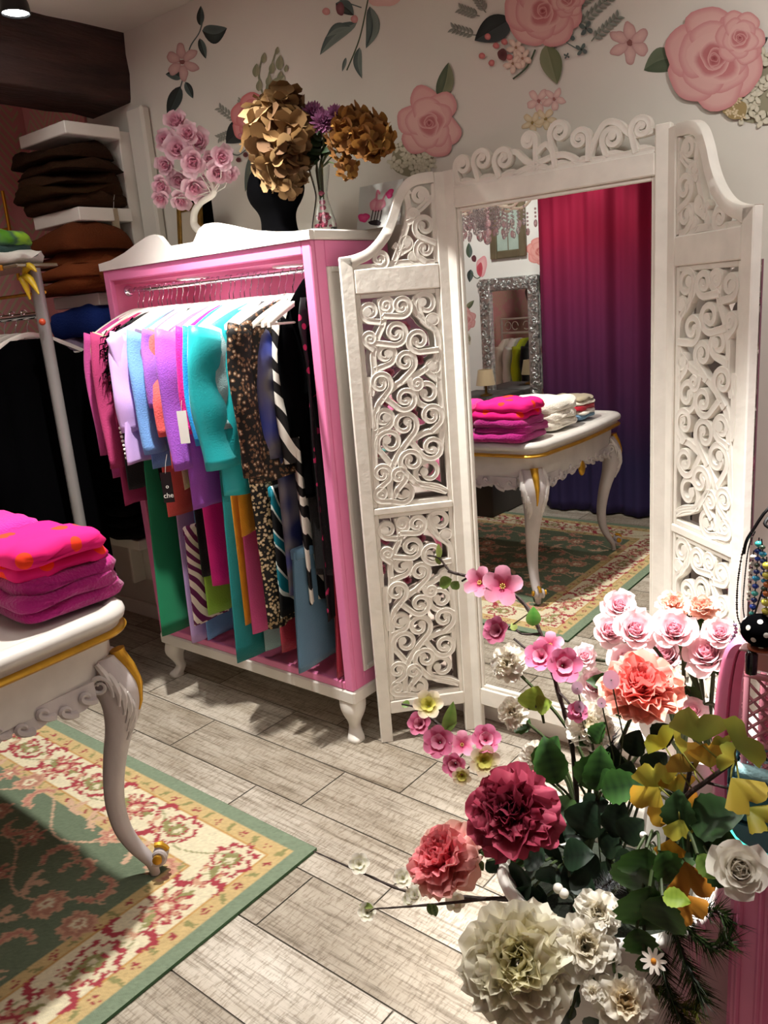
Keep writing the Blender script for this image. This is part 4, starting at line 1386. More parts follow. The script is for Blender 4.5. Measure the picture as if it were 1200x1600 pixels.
# ------------------------------------------------------------------ printed flower decals on the walls
class Decal:
    """flat printed picture on a wall; drawn in picture-plane units, map(u, v) gives the wall point, layers stack by .15 mm"""
    def __init__(s, mp, nrm, d=.0005):
        s.b = MB(); s.mp = mp; s.n = Vector(nrm); s.d0 = d; s.k = 0
    def poly(s, pts, ce, cc=None, centre=None, rim=None):
        s.k += 1
        off = s.n * (s.d0 + .00003 * s.k)
        if centre is None: centre = (sum(p[0] for p in pts)/len(pts), sum(p[1] for p in pts)/len(pts))
        n = len(pts)
        v = [s.mp(*centre) + off]; c = [cc or ce]
        for (x, y) in pts:
            v.append(s.mp(centre[0] + (x-centre[0])*.72, centre[1] + (y-centre[1])*.72) + off); c.append(mix(cc or ce, ce, .65))
        for (x, y) in pts:
            v.append(s.mp(x, y) + off); c.append(rim or ce)
        f = [(0, 1+i, 1+(i+1) % n) for i in range(n)] + [(1+i, 1+n+i, 1+n+(i+1) % n, 1+(i+1) % n) for i in range(n)]
        s.b.add(v, f, c)
    def blob(s, cx, cy, rx, ry, rot, ce, cc=None, wob=.07, n=22, seed=0, rim=None, coff=(0, 0)):
        rs = random.Random(seed)
        p1, p2, p3 = (rs.uniform(0, 6.28) for _ in range(3))
        pts = []
        for k in range(n):
            a = 2*PI*k/n
            r = 1 + wob*(math.sin(2*a+p1) + .7*math.sin(3*a+p2) + .5*math.sin(5*a+p3))
            x, y = rx*r*math.cos(a), ry*r*math.sin(a)
            pts.append((cx + x*math.cos(rot) - y*math.sin(rot), cy + x*math.sin(rot) + y*math.cos(rot)))
        s.poly(pts, ce, cc, (cx + coff[0], cy + coff[1]), rim)
    def leaf(s, x0, y0, x1, y1, w, c0, c1, bend=0):
        dx, dy = x1-x0, y1-y0; L = math.hypot(dx, dy); ux, uy = dx/L, dy/L; nx, ny = -uy, ux
        def P(t, q):
            m_ = bend * L * math.sin(PI*t)
            return (x0 + dx*t + nx*(m_ + q), y0 + dy*t + ny*(m_ + q))
        ww = lambda t: w * math.sin(PI * t ** .8) ** .85 if 0 < t < 1 else 0
        n = 10
        A = [P(k/n, ww(k/n)) for k in range(n+1)]; M_ = [P(k/n, 0) for k in range(n+1)]; B = [P(k/n, -ww(k/n)) for k in range(n+1)]
        s.poly(A + M_[::-1][1:-1], c0, mix(c0, c1, .4)); s.poly(B + M_[::-1][1:-1], c1, mix(c1, c0, .3))
    def line(s, pts, w, c):
        p = bez2(pts, 6); L = []; R = []
        for i in range(len(p)):
            a = p[max(0, i-1)]; b_ = p[min(len(p)-1, i+1)]
            d = math.hypot(b_[0]-a[0], b_[1]-a[1]) or 1
            nx, ny = -(b_[1]-a[1])/d*w, (b_[0]-a[0])/d*w
            L.append((p[i][0]+nx, p[i][1]+ny)); R.append((p[i][0]-nx, p[i][1]-ny))
        s.k += 1; off = s.n * (s.d0 + .00003*s.k); n = len(p)
        s.b.add([s.mp(*q)+off for q in L] + [s.mp(*q)+off for q in R], [(i, i+1, n+i+1, n+i) for i in range(n-1)], c)
    def rose(s, cx, cy, r, rot=0, sq=1.0, seed=0, pal=None):
        pk, lt, dk, deep = pal or (lin('#cf9392'), lin('#e2bfb5'), lin('#bb6c6e'), lin('#8a3f42'))
        rs = random.Random(seed)
        def pet(d, a, rx, ry, ce, cc, rim):
            a += rot
            s.blob(cx + d*r*math.cos(a), cy + d*r*math.sin(a)*sq, rx*r, ry*r*sq, a + PI/2, ce, cc, .06, seed=rs.randint(0, 9999), rim=rim)
        for k in range(6):
            a = k*PI/3 + rs.uniform(-.15, .15)
            pet(.56, a, .50, .42, mix(pk, lt, .35), mix(pk, lt, rs.uniform(.3, .9)), mix(pk, dk, .28))
        for k in range(5):
            a = .5 + k*2*PI/5 + rs.uniform(-.1, .1)
            pet(.36, a, .46, .34, mix(pk, lt, .45), mix(pk, lt, rs.uniform(.2, .7)), mix(pk, dk, .2))
        s.blob(cx, cy, .5*r, .5*r*sq, 0, lt, pk, .06, seed=3+seed, rim=mix(lt, pk, .4))
        for k, (d, q) in enumerate(((.10, .42), (.08, .34), (.06, .27), (.05, .2), (.03, .13), (.0, .08))):
            a = rot + k*1.9
            s.blob(cx + d*r*math.cos(a), cy + d*r*math.sin(a)*sq, q*r, q*.92*r*sq, a, mix(pk, dk, .25 + k*.12), mix(dk, deep, k/5), .08, seed=k+seed*5, rim=mix(lt, pk, .25 + k*.1))
    def flower5(s, cx, cy, r, n, c0, c1, cen, rot=0, seed=0, sq=1):
        for k in range(n):
            a = rot + 2*PI*k/n
            s.blob(cx + .58*r*math.cos(a), cy + .58*r*math.sin(a)*sq, .46*r, .30*r, a, c0, c1, .09, seed=seed+k, rim=mix(c0, cen, .25))
        s.blob(cx, cy, .15*r, .15*r, 0, cen, cen, .1, seed=seed)
    def hydr(s, cx, cy, rx, ry, n, seed, pal):
        rs = random.Random(seed)
        s.blob(cx, cy, rx*.9, ry*.9, 0, pal[2], pal[2], .08, seed=seed)
        for i in range(n):
            q = math.sqrt(rs.random()); a = rs.uniform(0, 6.28)
            s.flower5(cx + rx*q*math.cos(a), cy + ry*q*math.sin(a), rx*.27, 4, mix(pal[0], pal[1], rs.random()), pal[0], pal[2], rs.uniform(0, 1.5), seed=i)
    def fern(s, x0, y0, x1, y1, n, w, c):
        s.line([(x0, y0), ((x0+x1)/2 + (y1-y0)*.08, (y0+y1)/2 - (x1-x0)*.08), (x1, y1)], .9, c)
        dx, dy = (x1-x0), (y1-y0); L = math.hypot(dx, dy); ux, uy = dx/L, dy/L
        for k in range(1, n+1):
            t = k/n; bx, by = x0+dx*t, y0+dy*t
            for sg in (-1, 1):
                ex = bx + (ux*.7 + -uy*sg*.7)*w; ey = by + (uy*.7 + ux*sg*.7)*w
                s.leaf(bx, by, ex, ey, w*.20, c, mix(c, (.5, .5, .45), .4))
    def berries(s, pts, r, c0, c1):
        for i, (x, y) in enumerate(pts): s.blob(x, y, r, r, 0, c0, c1, .04, seed=i, n=14)
    def done(s, label, cat='wall decal', group=None):
        o = s.b.build('flower_decal', M_decal, smooth=False)
        tag(o, label, cat, group)
        return o

G_dk, G_sl, G_ol, G_gr = lin('#2b2f2c'), lin('#5c6a66'), lin('#84876a'), lin('#4d5a45')
WB = lambda u, v: at(u, v, YB)
NB = (0, -1, 0)
PINKF = (lin('#c59c97'), lin('#d9b8b0'), lin('#8a5a55'))
WHT = (lin('#d8d3be'), lin('#c5bfa5'), lin('#98937a'))

d = Decal(WB, NB)
d.line([(318, 25), (312, 50), (298, 72), (292, 95)], 1.0, G_sl); d.line([(290, 110), (284, 130), (270, 180)], 1.0, G_sl)
d.leaf(316, 48, 355, 44, 15, G_dk, G_sl, .2); d.leaf(313, 40, 314, 9, 6, G_sl, G_dk); d.leaf(312, 60, 322, 92, 6, G_dk, G_sl)
d.leaf(284, 122, 259, 116, 8, G_dk, G_sl, .1); d.leaf(290, 128, 302, 154, 6, G_sl, G_dk); d.leaf(282, 135, 262, 182, 11, G_dk, lin('#414a48'))
d.flower5(285, 97, 26, 6, *PINKF, .4, 3, 1.15)
d.done('printed sprig with one pink flower and dark leaves, above the pink rose tree')

d = Decal(WB, NB)
for a, b_, c, e in ((372, 190, 345, 170), (368, 205, 345, 215), (372, 185, 378, 160)): d.fern(a, b_, c, e, 6, 10, lin('#85867a'))
d.leaf(390, 190, 354, 224, 18, G_dk, lin('#3b3d3c')); d.leaf(400, 232, 384, 300, 8, G_sl, G_ol)
d.line([(415, 155), (420, 120), (432, 80)], 1, G_ol); d.line([(412, 150), (405, 120), (410, 90)], 1, G_ol)
for (x, y, r) in ((400, 112, 9), (412, 92, 7), (425, 108, 8), (437, 100, 10), (420, 128, 8), (405, 135, 8), (438, 122, 8), (433, 80, 5), (447, 108, 5)): d.leaf(x, y+r, x+2, y-r*1.4, r*.62, lin('#a19d80'), G_ol)
d.leaf(420, 152, 446, 118, 12, lin('#b9b59b'), G_ol)
d.rose(398, 186, 36, .3, 1.2, 5, (lin('#d2797b'), lin('#e0a39f'), lin('#b84a50'), lin('#7c2229')))
d.berries([(377, 212), (384, 222), (389, 228)], 4, lin('#b56c70'), lin('#d69496')); d.line([(362, 240), (375, 242), (392, 228)], .8, G_sl)
d.berries([(362, 240), (374, 250), (385, 242)], 4, lin('#7a4a4a'), lin('#4d2b2e'))
d.done('printed rose with olive buds on the wall behind the dried hydrangea')

d = Decal(WB, NB)
d.line([(575, 0), (562, 60), (542, 110)], 1.1, G_gr); d.line([(520, -5), (545, 5), (565, 12)], 1, G_sl)
for x0, y0, x1, y1, w_, bn in ((558, 35, 500, 86, 11, .1), (548, 42, 510, 58, 8, .15), (578, 10, 572, 76, 11, -.12), (562, 74, 566, 123, 7, .1), (541, 90, 535, 112, 3, 0)): d.leaf(x0, y0, x1, y1, w_, lin('#4f5d5a'), lin('#7b8880'), bn)
d.leaf(525, 5, 553, 24, 11, G_dk, G_sl, -.1); d.blob(532, 14, 7, 10, 0, lin('#6d4044'), lin('#8d5a5c')); d.berries([(554, 30), (510, 18)], 6, lin('#c98a86'), lin('#d8a6a0'))
d.blob(600, -4, 24, 16, 0, lin('#dfb5ab'), lin('#e8c8be'), .08, seed=4)
d.done('printed spray of long blue green leaves at the top of the wall')

d = Decal(WB, NB)
d.hydr(643, 246, 36, 32, 26, 9, WHT)
d.leaf(688, 155, 702, 98, 13, G_ol, G_gr, .05)
d.rose(672, 192, 47, .2, 1.28, 2)
d.done('printed pink rose with a white hydrangea on the wall above the left screen leaf')

d = Decal(WB, NB)
for a, b_, c, e in ((745, 55, 710, 45), (750, 25, 722, 15), (760, 20, 745, -5)): d.fern(a, b_, c, e, 6, 12, lin('#77776c'))
for a, b_, c, e in ((905, 40, 950, 0), (925, 65, 965, 28), (890, 20, 930, -10)): d.fern(a, b_, c, e, 7, 13, lin('#6f766a'))
d.leaf(800, 30, 743, 64, 21, G_dk, lin('#454a4a')); d.leaf(855, 70, 872, 132, 17, G_ol, lin('#6c7252')); d.line([(838, 78), (825, 105), (803, 124)], 1.4, G_gr)
d.line([(875, 60), (900, 75), (915, 80)], .9, G_sl)
for x, y, r in ((890, 57, 11), (917, 45, 12), (910, 78, 10), (887, 88, 5)): d.flower5(x, y, r, 4, lin('#5c6864'), G_sl, G_dk, .5)
for x, y in ((808, 75), (818, 92), (803, 100)): d.flower5(x, y, 15, 5, lin('#d9b8a8'), lin('#ead9c8'), lin('#a07a60'), .3)
d.berries([(764, 58), (777, 72), (790, 66), (798, 90), (755, 88), (770, 99)], 5, lin('#b4605f'), lin('#d98f8b'))
d.blob(787, 86, 8, 9, 0, lin('#6b4040'), lin('#55302f'))
d.rose(850, 18, 62, .1, 1.0, 7)
d.rose(889, 0, 26, .9, 1.2, 8)
d.done('large printed bouquet of pink roses, ferns and dark leaves at the top above the mirror')

d = Decal(WB, NB); d.flower5(984, 67, 32, 6, *PINKF, .5, 6, 1.0)
d.done('single small printed pink flower between the two large rose prints')
d = Decal(WB, NB)
for x, y, r, p in ((842, 158, 20, 0), (866, 155, 18, 0), (832, 192, 17, 1), (853, 186, 17, 1)):
    d.flower5(x, y, r, 5, *((lin('#d8aea8'), lin('#e8d0c5'), lin('#a36b66')) if p == 0 else (lin('#d9c39a'), lin('#e6d9bd'), lin('#9c8450'))), .2, int(x))
d.done('small cluster of pink and yellow printed blossoms above the screen crest')
d = Decal(WB, NB)
d.leaf(1062, 92, 1006, 110, 20, lin('#69735c'), G_gr, .12); d.leaf(1178, 75, 1200, 58, 7, G_dk, G_sl)
d.hydr(1182, 140, 48, 58, 40, 12, WHT)
d.hydr(1150, 172, 20, 18, 10, 13, (lin('#dccba8'), lin('#cdb48c'), lin('#a08c60')))
d.rose(1118, 92, 80, .4, 1.04, 11)
d.rose(1158, 60, 36, 1.2, 1.3, 14)
d.done('largest printed rose with white hydrangea at the upper right of the wall')

# ------------------------------------------------------------------ what the mirror shows of the opposite side
MY = 2.10
def mat_(u, v, Yr):              # a place Yr in the room seen through the mirror at picture point u, v
    p = at(u, v, 2*MY - Yr)
    return Vector((p[0], Yr, p[2]))
WF = lambda u, v: mat_(u, v, YF)
NF = (0, 1, 0)
d = Decal(WF, NF)
d.leaf(862, 412, 876, 470, 10, G_sl, G_ol); d.leaf(870, 410, 880, 450, 9, G_ol, G_sl); d.leaf(868, 490, 880, 515, 8, G_ol, G_sl)
d.leaf(866, 425, 858, 458, 7, G_sl, G_ol)
d.rose(858, 392, 21, .3, 1.1, 21, (lin('#dd938c'), lin('#e8b3a8'), lin('#c4625c'), lin('#9c4038')))
d.done('printed rose beside the gradient curtain, seen in the mirror')
d = Decal(WF, NF)
d.leaf(748, 402, 747, 378, 5, G_sl, G_gr); d.leaf(750, 420, 748, 440, 5, G_dk, G_sl); d.line([(772, 424), (760, 434), (750, 425)], .7, G_gr)
d.blob(767, 415, 9, 15, .2, lin('#dd9aa0'), lin('#ecc4c0'), .1); d.blob(764, 420, 5, 10, .1, lin('#c75a66'), lin('#b54450'), .1); d.blob(755, 403, 4, 5, 0, lin('#5a3036'), lin('#6d4046'))
d.done('printed rose bud above the silver frame, seen in the mirror')
d = Decal(WF, NF)
d.leaf(742, 482, 755, 468, 4, G_gr, G_ol); d.rose(742, 498, 15, .6, 1.3, 31); d.hydr(738, 530, 12, 14, 8, 3, WHT)
d.done('printed rose left of the silver frame, seen in the mirror')
d = Decal(WF, NF)
d.rose(868, 545, 8, .3, 1.3, 33); d.leaf(864, 505, 870, 525, 4, G_ol, G_sl); d.rose(866, 612, 8, .3, 1.2, 35)
d.done('narrow trail of printed roses at the curtain edge, seen in the mirror')

def curtain():
    cY = YF + .10
    b = MB(); x0, x1 = -2.50, -.55; z0, z1 = .012, 2.52
    top, mid, bot = lin('#8a0f33'), lin('#702c58'), lin('#3a315c')
    def fn(u, v):
        x = x0 + (x1-x0)*u
        a = .028 * (.6 + .4*(1-v)) * math.sin(x*26 + .8*math.sin(x*7)) + .012*math.sin(x*61 + v)
        return Vector((x, cY + a, z0 + (z1-z0)*v))
    def cf(u, v):
        z = z0 + (z1-z0)*v
        if z > 1.75: return top
        if z > 1.15: return mix(mid, top, (z-1.15)/.6)
        return mix(bot, mid, max(0, (z-.35)/.8)) if z > .35 else bot
    b.grid(fn, 240, 40, cf)
    t = thing('gradient_curtain', 'floor length curtain fading from crimson to violet, seen in the mirror', 'curtain', ((x0+x1)/2, cY, 0))
    m_ = petal_mat('sheer_curtain_cloth', .15, .8)
    b.build('cloth', m_, t, smooth='all', solid=.003)
    b = MB(); b.tube([(x0 - .03, cY, 2.535), (x1 + .03, cY, 2.535)], .010, 8); b.build('curtain_track', M_plasticw, t)
curtain()

def silver_mirror():
    a = mat_(757, 432, YF); b_ = mat_(858, 432, YF)
    x0, x1 = -2.985, -2.535; z1 = 1.545; z0 = .18
    t = thing('silver_mirror', 'tall ornate silver framed mirror on the opposite wall, seen in the big mirror', 'mirror', ((x0+x1)/2, YF, z0))
    M_sv = mat('silver_leaf', '#c9ccc9', .28, metal=.9, noise=.4, nscale=50, bump=1.0, bscale=45)
    b = MB()
    fw = .085
    Y = YF + .002
    for (xa, xb, za, zb) in ((x0, x0+fw, z0, z1), (x1-fw, x1, z0, z1), (x0+fw, x1-fw, z1-fw, z1), (x0+fw, x1-fw, z0, z0+fw)):
        b.box((xa, Y, za), (xb, Y + .03, zb), bev=.008)
    b.build('frame', M_sv, t, smooth=False)
    b = MB(); rs = random.Random(5)
    n = 150
    for i in range(n):
        f = i / n * (2*(x1-x0) + 2*(z1-z0)); L1, L2 = x1-x0, z1-z0
        if f < L1: c = (x0+f, z1 - fw*.5)
        elif f < L1+L2: c = (x1 - fw*.5, z1-(f-L1))
        elif f < 2*L1+L2: c = (x1-(f-L1-L2), z0 + fw*.5)
        else: c = (x0 + fw*.5, z0+(f-2*L1-L2))
        r = rs.uniform(.012, .026); a0 = rs.uniform(0, 6.28); hd = rs.choice((-1, 1))
        ox, oz = rs.uniform(-.018, .018), rs.uniform(-.018, .018)
        pts = [Vector((c[0]+ox + r*(1-k/14)*math.cos(a0+hd*k*.55), Y + .032 + .004*math.sin(k), c[1]+oz + r*(1-k/14)*math.sin(a0+hd*k*.55))) for k in range(11)]
        b.tube(pts, [.006*(1-k/16) for k in range(11)], 5)
    b.build('carved_ornament', M_sv, t)
    b = MB(); b.box((x0+fw-.004, Y, z0+fw-.004), (x1-fw+.004, Y+.006, z1-fw+.004)); b.build('mirror_pane', M_mirror, t, smooth=False)
silver_mirror()

def picture():
    p0 = mat_(783, 405, YF); p1 = mat_(838, 396, YF)
    x0, x1 = p0[0], p1[0]; z0 = p0[2]; z1 = z0 + .36
    t = thing('framed_picture', 'small picture in a bronze frame above the silver mirror, seen in the big mirror', 'picture', ((x0+x1)/2, YF, z0))
    b = MB(); fw = .05; Y = YF + .002
    for (xa, xb, za, zb) in ((x0, x0+fw, z0, z1), (x1-fw, x1, z0, z1), (x0+fw, x1-fw, z1-fw, z1), (x0+fw, x1-fw, z0, z0+fw)): b.box((xa, Y, za), (xb, Y+.025, zb), bev=.006)
    b.build('frame', mat('bronze_frame', '#7d735a', .4, metal=.5, noise=.2), t, smooth=False)
    b = MB(); b.box((x0+fw, Y, z0+fw), (x1-fw, Y+.008, z1-fw)); b.build('picture_sheet', mat('pale_print', '#9fb0a4', .6, noise=.15, nscale=12), t, smooth=False)
    b = MB(); xm = (x0+x1)/2; b.box((xm-.003, Y+.007, z0+fw), (xm+.003, Y+.010, z1-fw)); b.build('glazing_bar', mat('bronze_bar', '#6a614c', .4), t, smooth=False)
picture()

def chandelier(c, R, label, seed=1, zt=ZC):
    t = thing('chandelier', label, 'chandelier', c, 'crystal chandeliers over the shop')
    M_arm = bpy.data.materials.get('ivory_chandelier_arm') or mat('ivory_chandelier_arm', '#e8dcc8', .35)
    M_pk = bpy.data.materials.get('pink_crystal') or mat('pink_crystal', (.95, .72, .72), .02, trans=.7, spec=.8)
    rs = random.Random(seed); c = Vector(c)
    b = MB(); b.lathe([(.004, .0), (.022, .01), (.012, .04), (.03, .08), (.012, .12), (.018, .20), (.006, .24), (.004, zt - c.z)], c, 12); b.build('stem', M_arm, t)
    for k in range(8):
        a = 2*PI*k/8 + seed; dv = Vector((math.cos(a), math.sin(a), 0))
        b = MB()
        b.tube(bez([c + Vector((0, 0, .07)), c + dv*R*.35 + Vector((0, 0, .0)), c + dv*R*.75 + Vector((0, 0, -.015)), c + dv*R + Vector((0, 0, .06)), c + dv*R*.86 + Vector((0, 0, .10)), c + dv*R*.8 + Vector((0, 0, .07))], 5), .007, 6)
        arm = b.build('arm', M_arm, t)
        b = MB(); e = c + dv*R + Vector((0, 0, .06))
        b.lathe([(.006, 0), (.026, .012), (.028, .016), (.008, .016), (.009, .075), (.004, .08)], e, 10); b.build('candle_cup', M_arm, arm)
        b = MB()
        for j in range(5):
            f = .35 + .16*j; p = c + dv*R*f + Vector((0, 0, -.02 - .03*math.sin(j*1.7) ** 2))
            for q in range(3 + j % 2): b.ball(p + Vector((0, 0, -.018*q)), .006, 6, 4)
            b.ball(p + Vector((0, 0, -.018*(3 + j % 2) - .014)), .011, 6, 4, (1, 1, 1.7))
        b.build('crystal_drops', M_crystal if k % 2 else M_pk, arm)
    b = MB()
    for k in range(46):
        a = 2*PI*k/46; r = .10 - .05*abs(math.sin(k)); 
        for q in range(5): b.ball(c + Vector((math.cos(a)*r*(1-q*.14), math.sin(a)*r*(1-q*.14), -.012 - .022*q)), .0065, 6, 4)
    b.ball(c + Vector((0, 0, -.15)), .02, 10, 6, (1, 1, 1.4)); b.build('crystal_bowl', M_crystal, t)
chandelier((-2.17, .55, 1.86), .24, 'larger crystal chandelier over the table, seen at the top of the mirror', 1)
chandelier((-2.39, .25, 1.90), .18, 'smaller pink crystal chandelier left of the larger one, seen in the mirror', 2)

# little lamp and rack of garments far left, seen twice over in the mirrors
def shade_lamp():
    p = mat_(768, 640, -.35)
    c = Vector((p[0], -.40, 0)); z = .80
    s = MB().box((c.x - .26, YF + .03, 0), (c.x + .10, -.25, z), bev=.01).build('side_table', mat('dark_side_table', '#2b2422', .5)); tag(s, 'dark side table under the little lamp, seen in the mirror', 'table')
    t = thing('table_lamp', 'small lamp with a beige fringed shade before the silver mirror', 'lamp', (c.x, c.y, z))
    b = MB(); b.lathe([(.04, z), (.04, z+.008), (.008, z+.02), (.008, z+.09)], (c.x, c.y, 0), 14); b.build('base', M_oldgold, t)
    b = MB(); b.lathe([(.065, z+.07), (.048, z+.17), (.044, z+.17), (.061, z+.07)], (c.x, c.y, 0), 20); b.build('lamp_shade', cloth('beige_shade', '#c9b48e'), t)
shade_lamp()

def side_rack():
    X0, Y0 = -3.38, .78
    t = thing('clothes_rack', 'white metal rack with scrolls against the left wall, seen only in the silver mirror', 'clothes rack', (X0, Y0, 0))
    b = MB(); zr = 1.10
    for x in (X0 - .30, X0 + .22):
        b.tube([(x, Y0, .0), (x, Y0, zr + .12)], .011, 8)
        b.tube([(x, Y0 - .2, .012), (x, Y0 + .2, .012)], .011, 8)
    b.build('upright', M_plasticw, t)
    b = MB(); b.tube([(X0 - .30, Y0, zr), (X0 + .22, Y0, zr)], .010, 8); b.tube([(X0 - .30, Y0, zr + .12), (X0 + .22, Y0, zr + .12)], .008, 8); b.build('rail', M_plasticw, t)
    b = MB()
    for x in (X0 - .2, X0 - .02):
        for s_ in (-1, 1): b.tube([(x + s_*.035 + .03*math.cos(a)*s_, Y0, zr + .06 + .035*math.sin(a)) for a in [k*.5 for k in range(12)]], .004, 5)
    b.build('scroll', M_plasticw, t)
    g2 = 'garments on the rack seen in the silver mirror'
    for i, (mm, lb) in enumerate(((m_ivory, 'ivory blouse on the rack, seen in the silver mirror'), (C_('white_cotton', '#eeece6'), 'white blouse on the rack, seen in the silver mirror'), (C_('lime_yellow', '#bccb1e'), 'lime yellow blouse on the rack, seen in the silver mirror'), (m_blk, 'black blouse on the rack, seen in the silver mirror'))):
        garment('blouse', lb, 'blouse', X0 - .24 + .085*i, mm, ztop=zr - .05, hem=.45, hw=.19, th=.08, yc=Y0, sleeve=.4, seed=200+i, group=g2)
side_rack()

# ------------------------------------------------------------------ flower and leaf builders
def petal(b, M, o, az, L, Wd, r0, a0, a1, cup=.25, ruf=0, c0=(1,1,1), c1=(1,1,1), nu=5, nv=4, pw=.7, z0=0, tipcurl=0, seed=0, notch=0):
    """petal growing radially from the bloom axis (local +Z of M): a0..a1 elevation along its length"""
    rs = random.Random(seed)
    ph = rs.uniform(0, 6.28); k2 = rs.uniform(4, 9)
    path = []; r, z = r0, z0; N = nu
    for i in range(N + 1):
        path.append((r, z, a0 + (a1 - a0) * i / N + tipcurl * (i / N) ** 4))
        a = path[-1][2]
        r += L / N * math.cos(a); z += L / N * math.sin(a)
    ca, sa = math.cos(az), math.sin(az)
    v = []; c = []
    for i in range(N + 1):
        s = i / N
        w_ = Wd * (math.sin(PI * min(.97, .05 + .64 * s ** pw)) ** .75)
        rr, zz, a = path[i]
        for j in range(nv + 1):
            t = j / nv * 2 - 1
            x = t * w_ * (1 - .1 * abs(t) * s)
            lift = cup * w_ * t * t + ruf * s * s * math.sin(t * k2 + ph) * Wd
            end = -notch * L * s ** 3 * (1 - abs(t)) + L * .20 * s * s * (1 - t * t) if notch == 0 else -notch * L * s ** 3 * (1 - min(1, abs(t) * 2))
            R_ = rr + math.cos(a) * end - math.sin(a) * lift
            Z_ = zz + math.sin(a) * end + math.cos(a) * lift
            p = Vector((R_ * ca - x * sa, R_ * sa + x * ca, Z_))
            v.append(o + M @ p)
            c.append(mix(c0, c1, s ** 1.3))
    f = [(i*(nv+1)+j, (i+1)*(nv+1)+j, (i+1)*(nv+1)+j+1, i*(nv+1)+j+1) for i in range(N) for j in range(nv)]
    b.add(v, f, c)

def bloom_rose(b, o, d, R, cin, cout, seed=0, n=22):
    """closed spiral bud in the middle, cupped outer petals with lips rolled outwards"""
    M = frame_to(d, seed); rs = random.Random(seed)
    for k in range(n):
        q = k / (n - 1)
        az = k * 2.4 + rs.uniform(-.15, .15)
        c0 = mix(cin, cout, q * .75); c1 = mix(cin, cout, .30 + .70 * q)
        petal(b, M, o, az, R * (.66 + .26 * q), R * (.26 + .34 * q), R * (.03 + .30 * q ** 1.1), math.radians(84 - 30 * q), math.radians(138 - 66 * q ** .8), .55 - .2 * q, .04 * q, c0, c1, 6, 5, .45, -R * .34 * q, -1.7 * q, k + seed * 50)

def bloom_peony(b, o, d, R, cin, cmid, cout, seed=0, n=64, full=1.0, guard=8):
    """ruffled double bloom: broad frilled petals in loose, uneven whorls"""
    M = frame_to(d, seed); rs = random.Random(seed); R = R * .89
    n = int(n * .72)
    for k in range(n):
        q = (k + .5) / n
        az = k * 2.4 + rs.uniform(-.5, .5)
        el = 86 - 92 * q ** 1.05 * full + rs.uniform(-16, 16)
        c = mix(cin, cmid, min(1, q * 1.8)) if q < .55 else mix(cmid, cout, (q - .55) / .45)
        j = rs.uniform(.85, 1.12)
        c = tuple(min(1, x * j) for x in c)
        petal(b, M, o, az, R * (.52 + .44 * q) * rs.uniform(.82, 1.12), R * (.30 + .22 * q) * rs.uniform(.8, 1.15), R * .16 * (1 - q) + R * .04, math.radians(el + 22), math.radians(el - 4), rs.uniform(.15, .5), rs.uniform(.15, .34), mix(c, cin, .35), mix(c, cout, .3), 6, 8, .34, -R * .15 * q, rs.uniform(-.9, .9), k + seed * 90)
    for k in range(guard):
        petal(b, M, o, k * 2 * PI / guard + seed + rs.uniform(-.2, .2), R * rs.uniform(.9, 1.04), R * .50, R * .05, math.radians(2), math.radians(22), .2, .16, cmid, cout, 6, 8, .36, -R * .24, .2, k)

def bloom_blossom(b, o, d, R, cin, cout, seed=0, n=5, el=28, cen=None):
    M = frame_to(d, seed * 1.3)
    for k in range(n):
        petal(b, M, o, k * 2 * PI / n + .1 * math.sin(k * 5 + seed), R, R * .48, R * .05, math.radians(el + 18), math.radians(el - 14), .22, .08, cin, cout, 4, 4, .55, 0, -.3, k + seed, 0)
    if cen:
        for k in range(7):
            a = k * .9; p = o + M @ Vector((R * .12 * math.cos(a), R * .12 * math.sin(a), R * .28))
            b.tube([o, p], R * .018, 4, col=cen); b.ball(p, R * .045, 5, 4, col=cen)

def bloom_mum(b, o, d, R, cin, cout, seed=0, n=110):
    M = frame_to(d, seed); rs = random.Random(seed)
    for k in range(n):
        q = (k + .5) / n
        el = 90 - 110 * q
        petal(b, M, o, k * 2.4, R * rs.uniform(.85, 1.05), R * .13, R * .04, math.radians(el + 10), math.radians(el - 5), .5, 0, cin, cout, 3, 2, .7, 0, .9, k)

def bloom_hydrangea(b, o, d, R, cols, seed=0, n=46, fl=.36, sq=(1, 1, 1), low=-.35):
    M = frame_to(d, seed); rs = random.Random(seed); n = int(n * .72); fl = fl * 1.5
    for k in range(n):
        z = 1 - (1 - low) * (k + .5) / n; r = math.sqrt(max(0, 1 - z*z)); a = k * 2.4
        dl = Vector((r * math.cos(a), r * math.sin(a), z))
        p = o + M @ Vector((dl.x * R * sq[0], dl.y * R * sq[1], dl.z * R * sq[2])) * rs.uniform(.66, 1.02)
        dd = (M @ dl + Vector((rs.uniform(-.6, .6), rs.uniform(-.6, .6), rs.uniform(-.6, .6)))).normalized()
        c = rs.choice(cols); F = frame_to(dd, rs.uniform(0, 6))
        for j in range(4):
            petal(b, F, p, j * PI / 2, R * fl, R * fl * .52, 0, math.radians(25), math.radians(rs.uniform(-10, 25)), .15, .15, mix(c, (0, 0, 0), .25), c, 3, 3, .5, 0, 0, k * 4 + j)

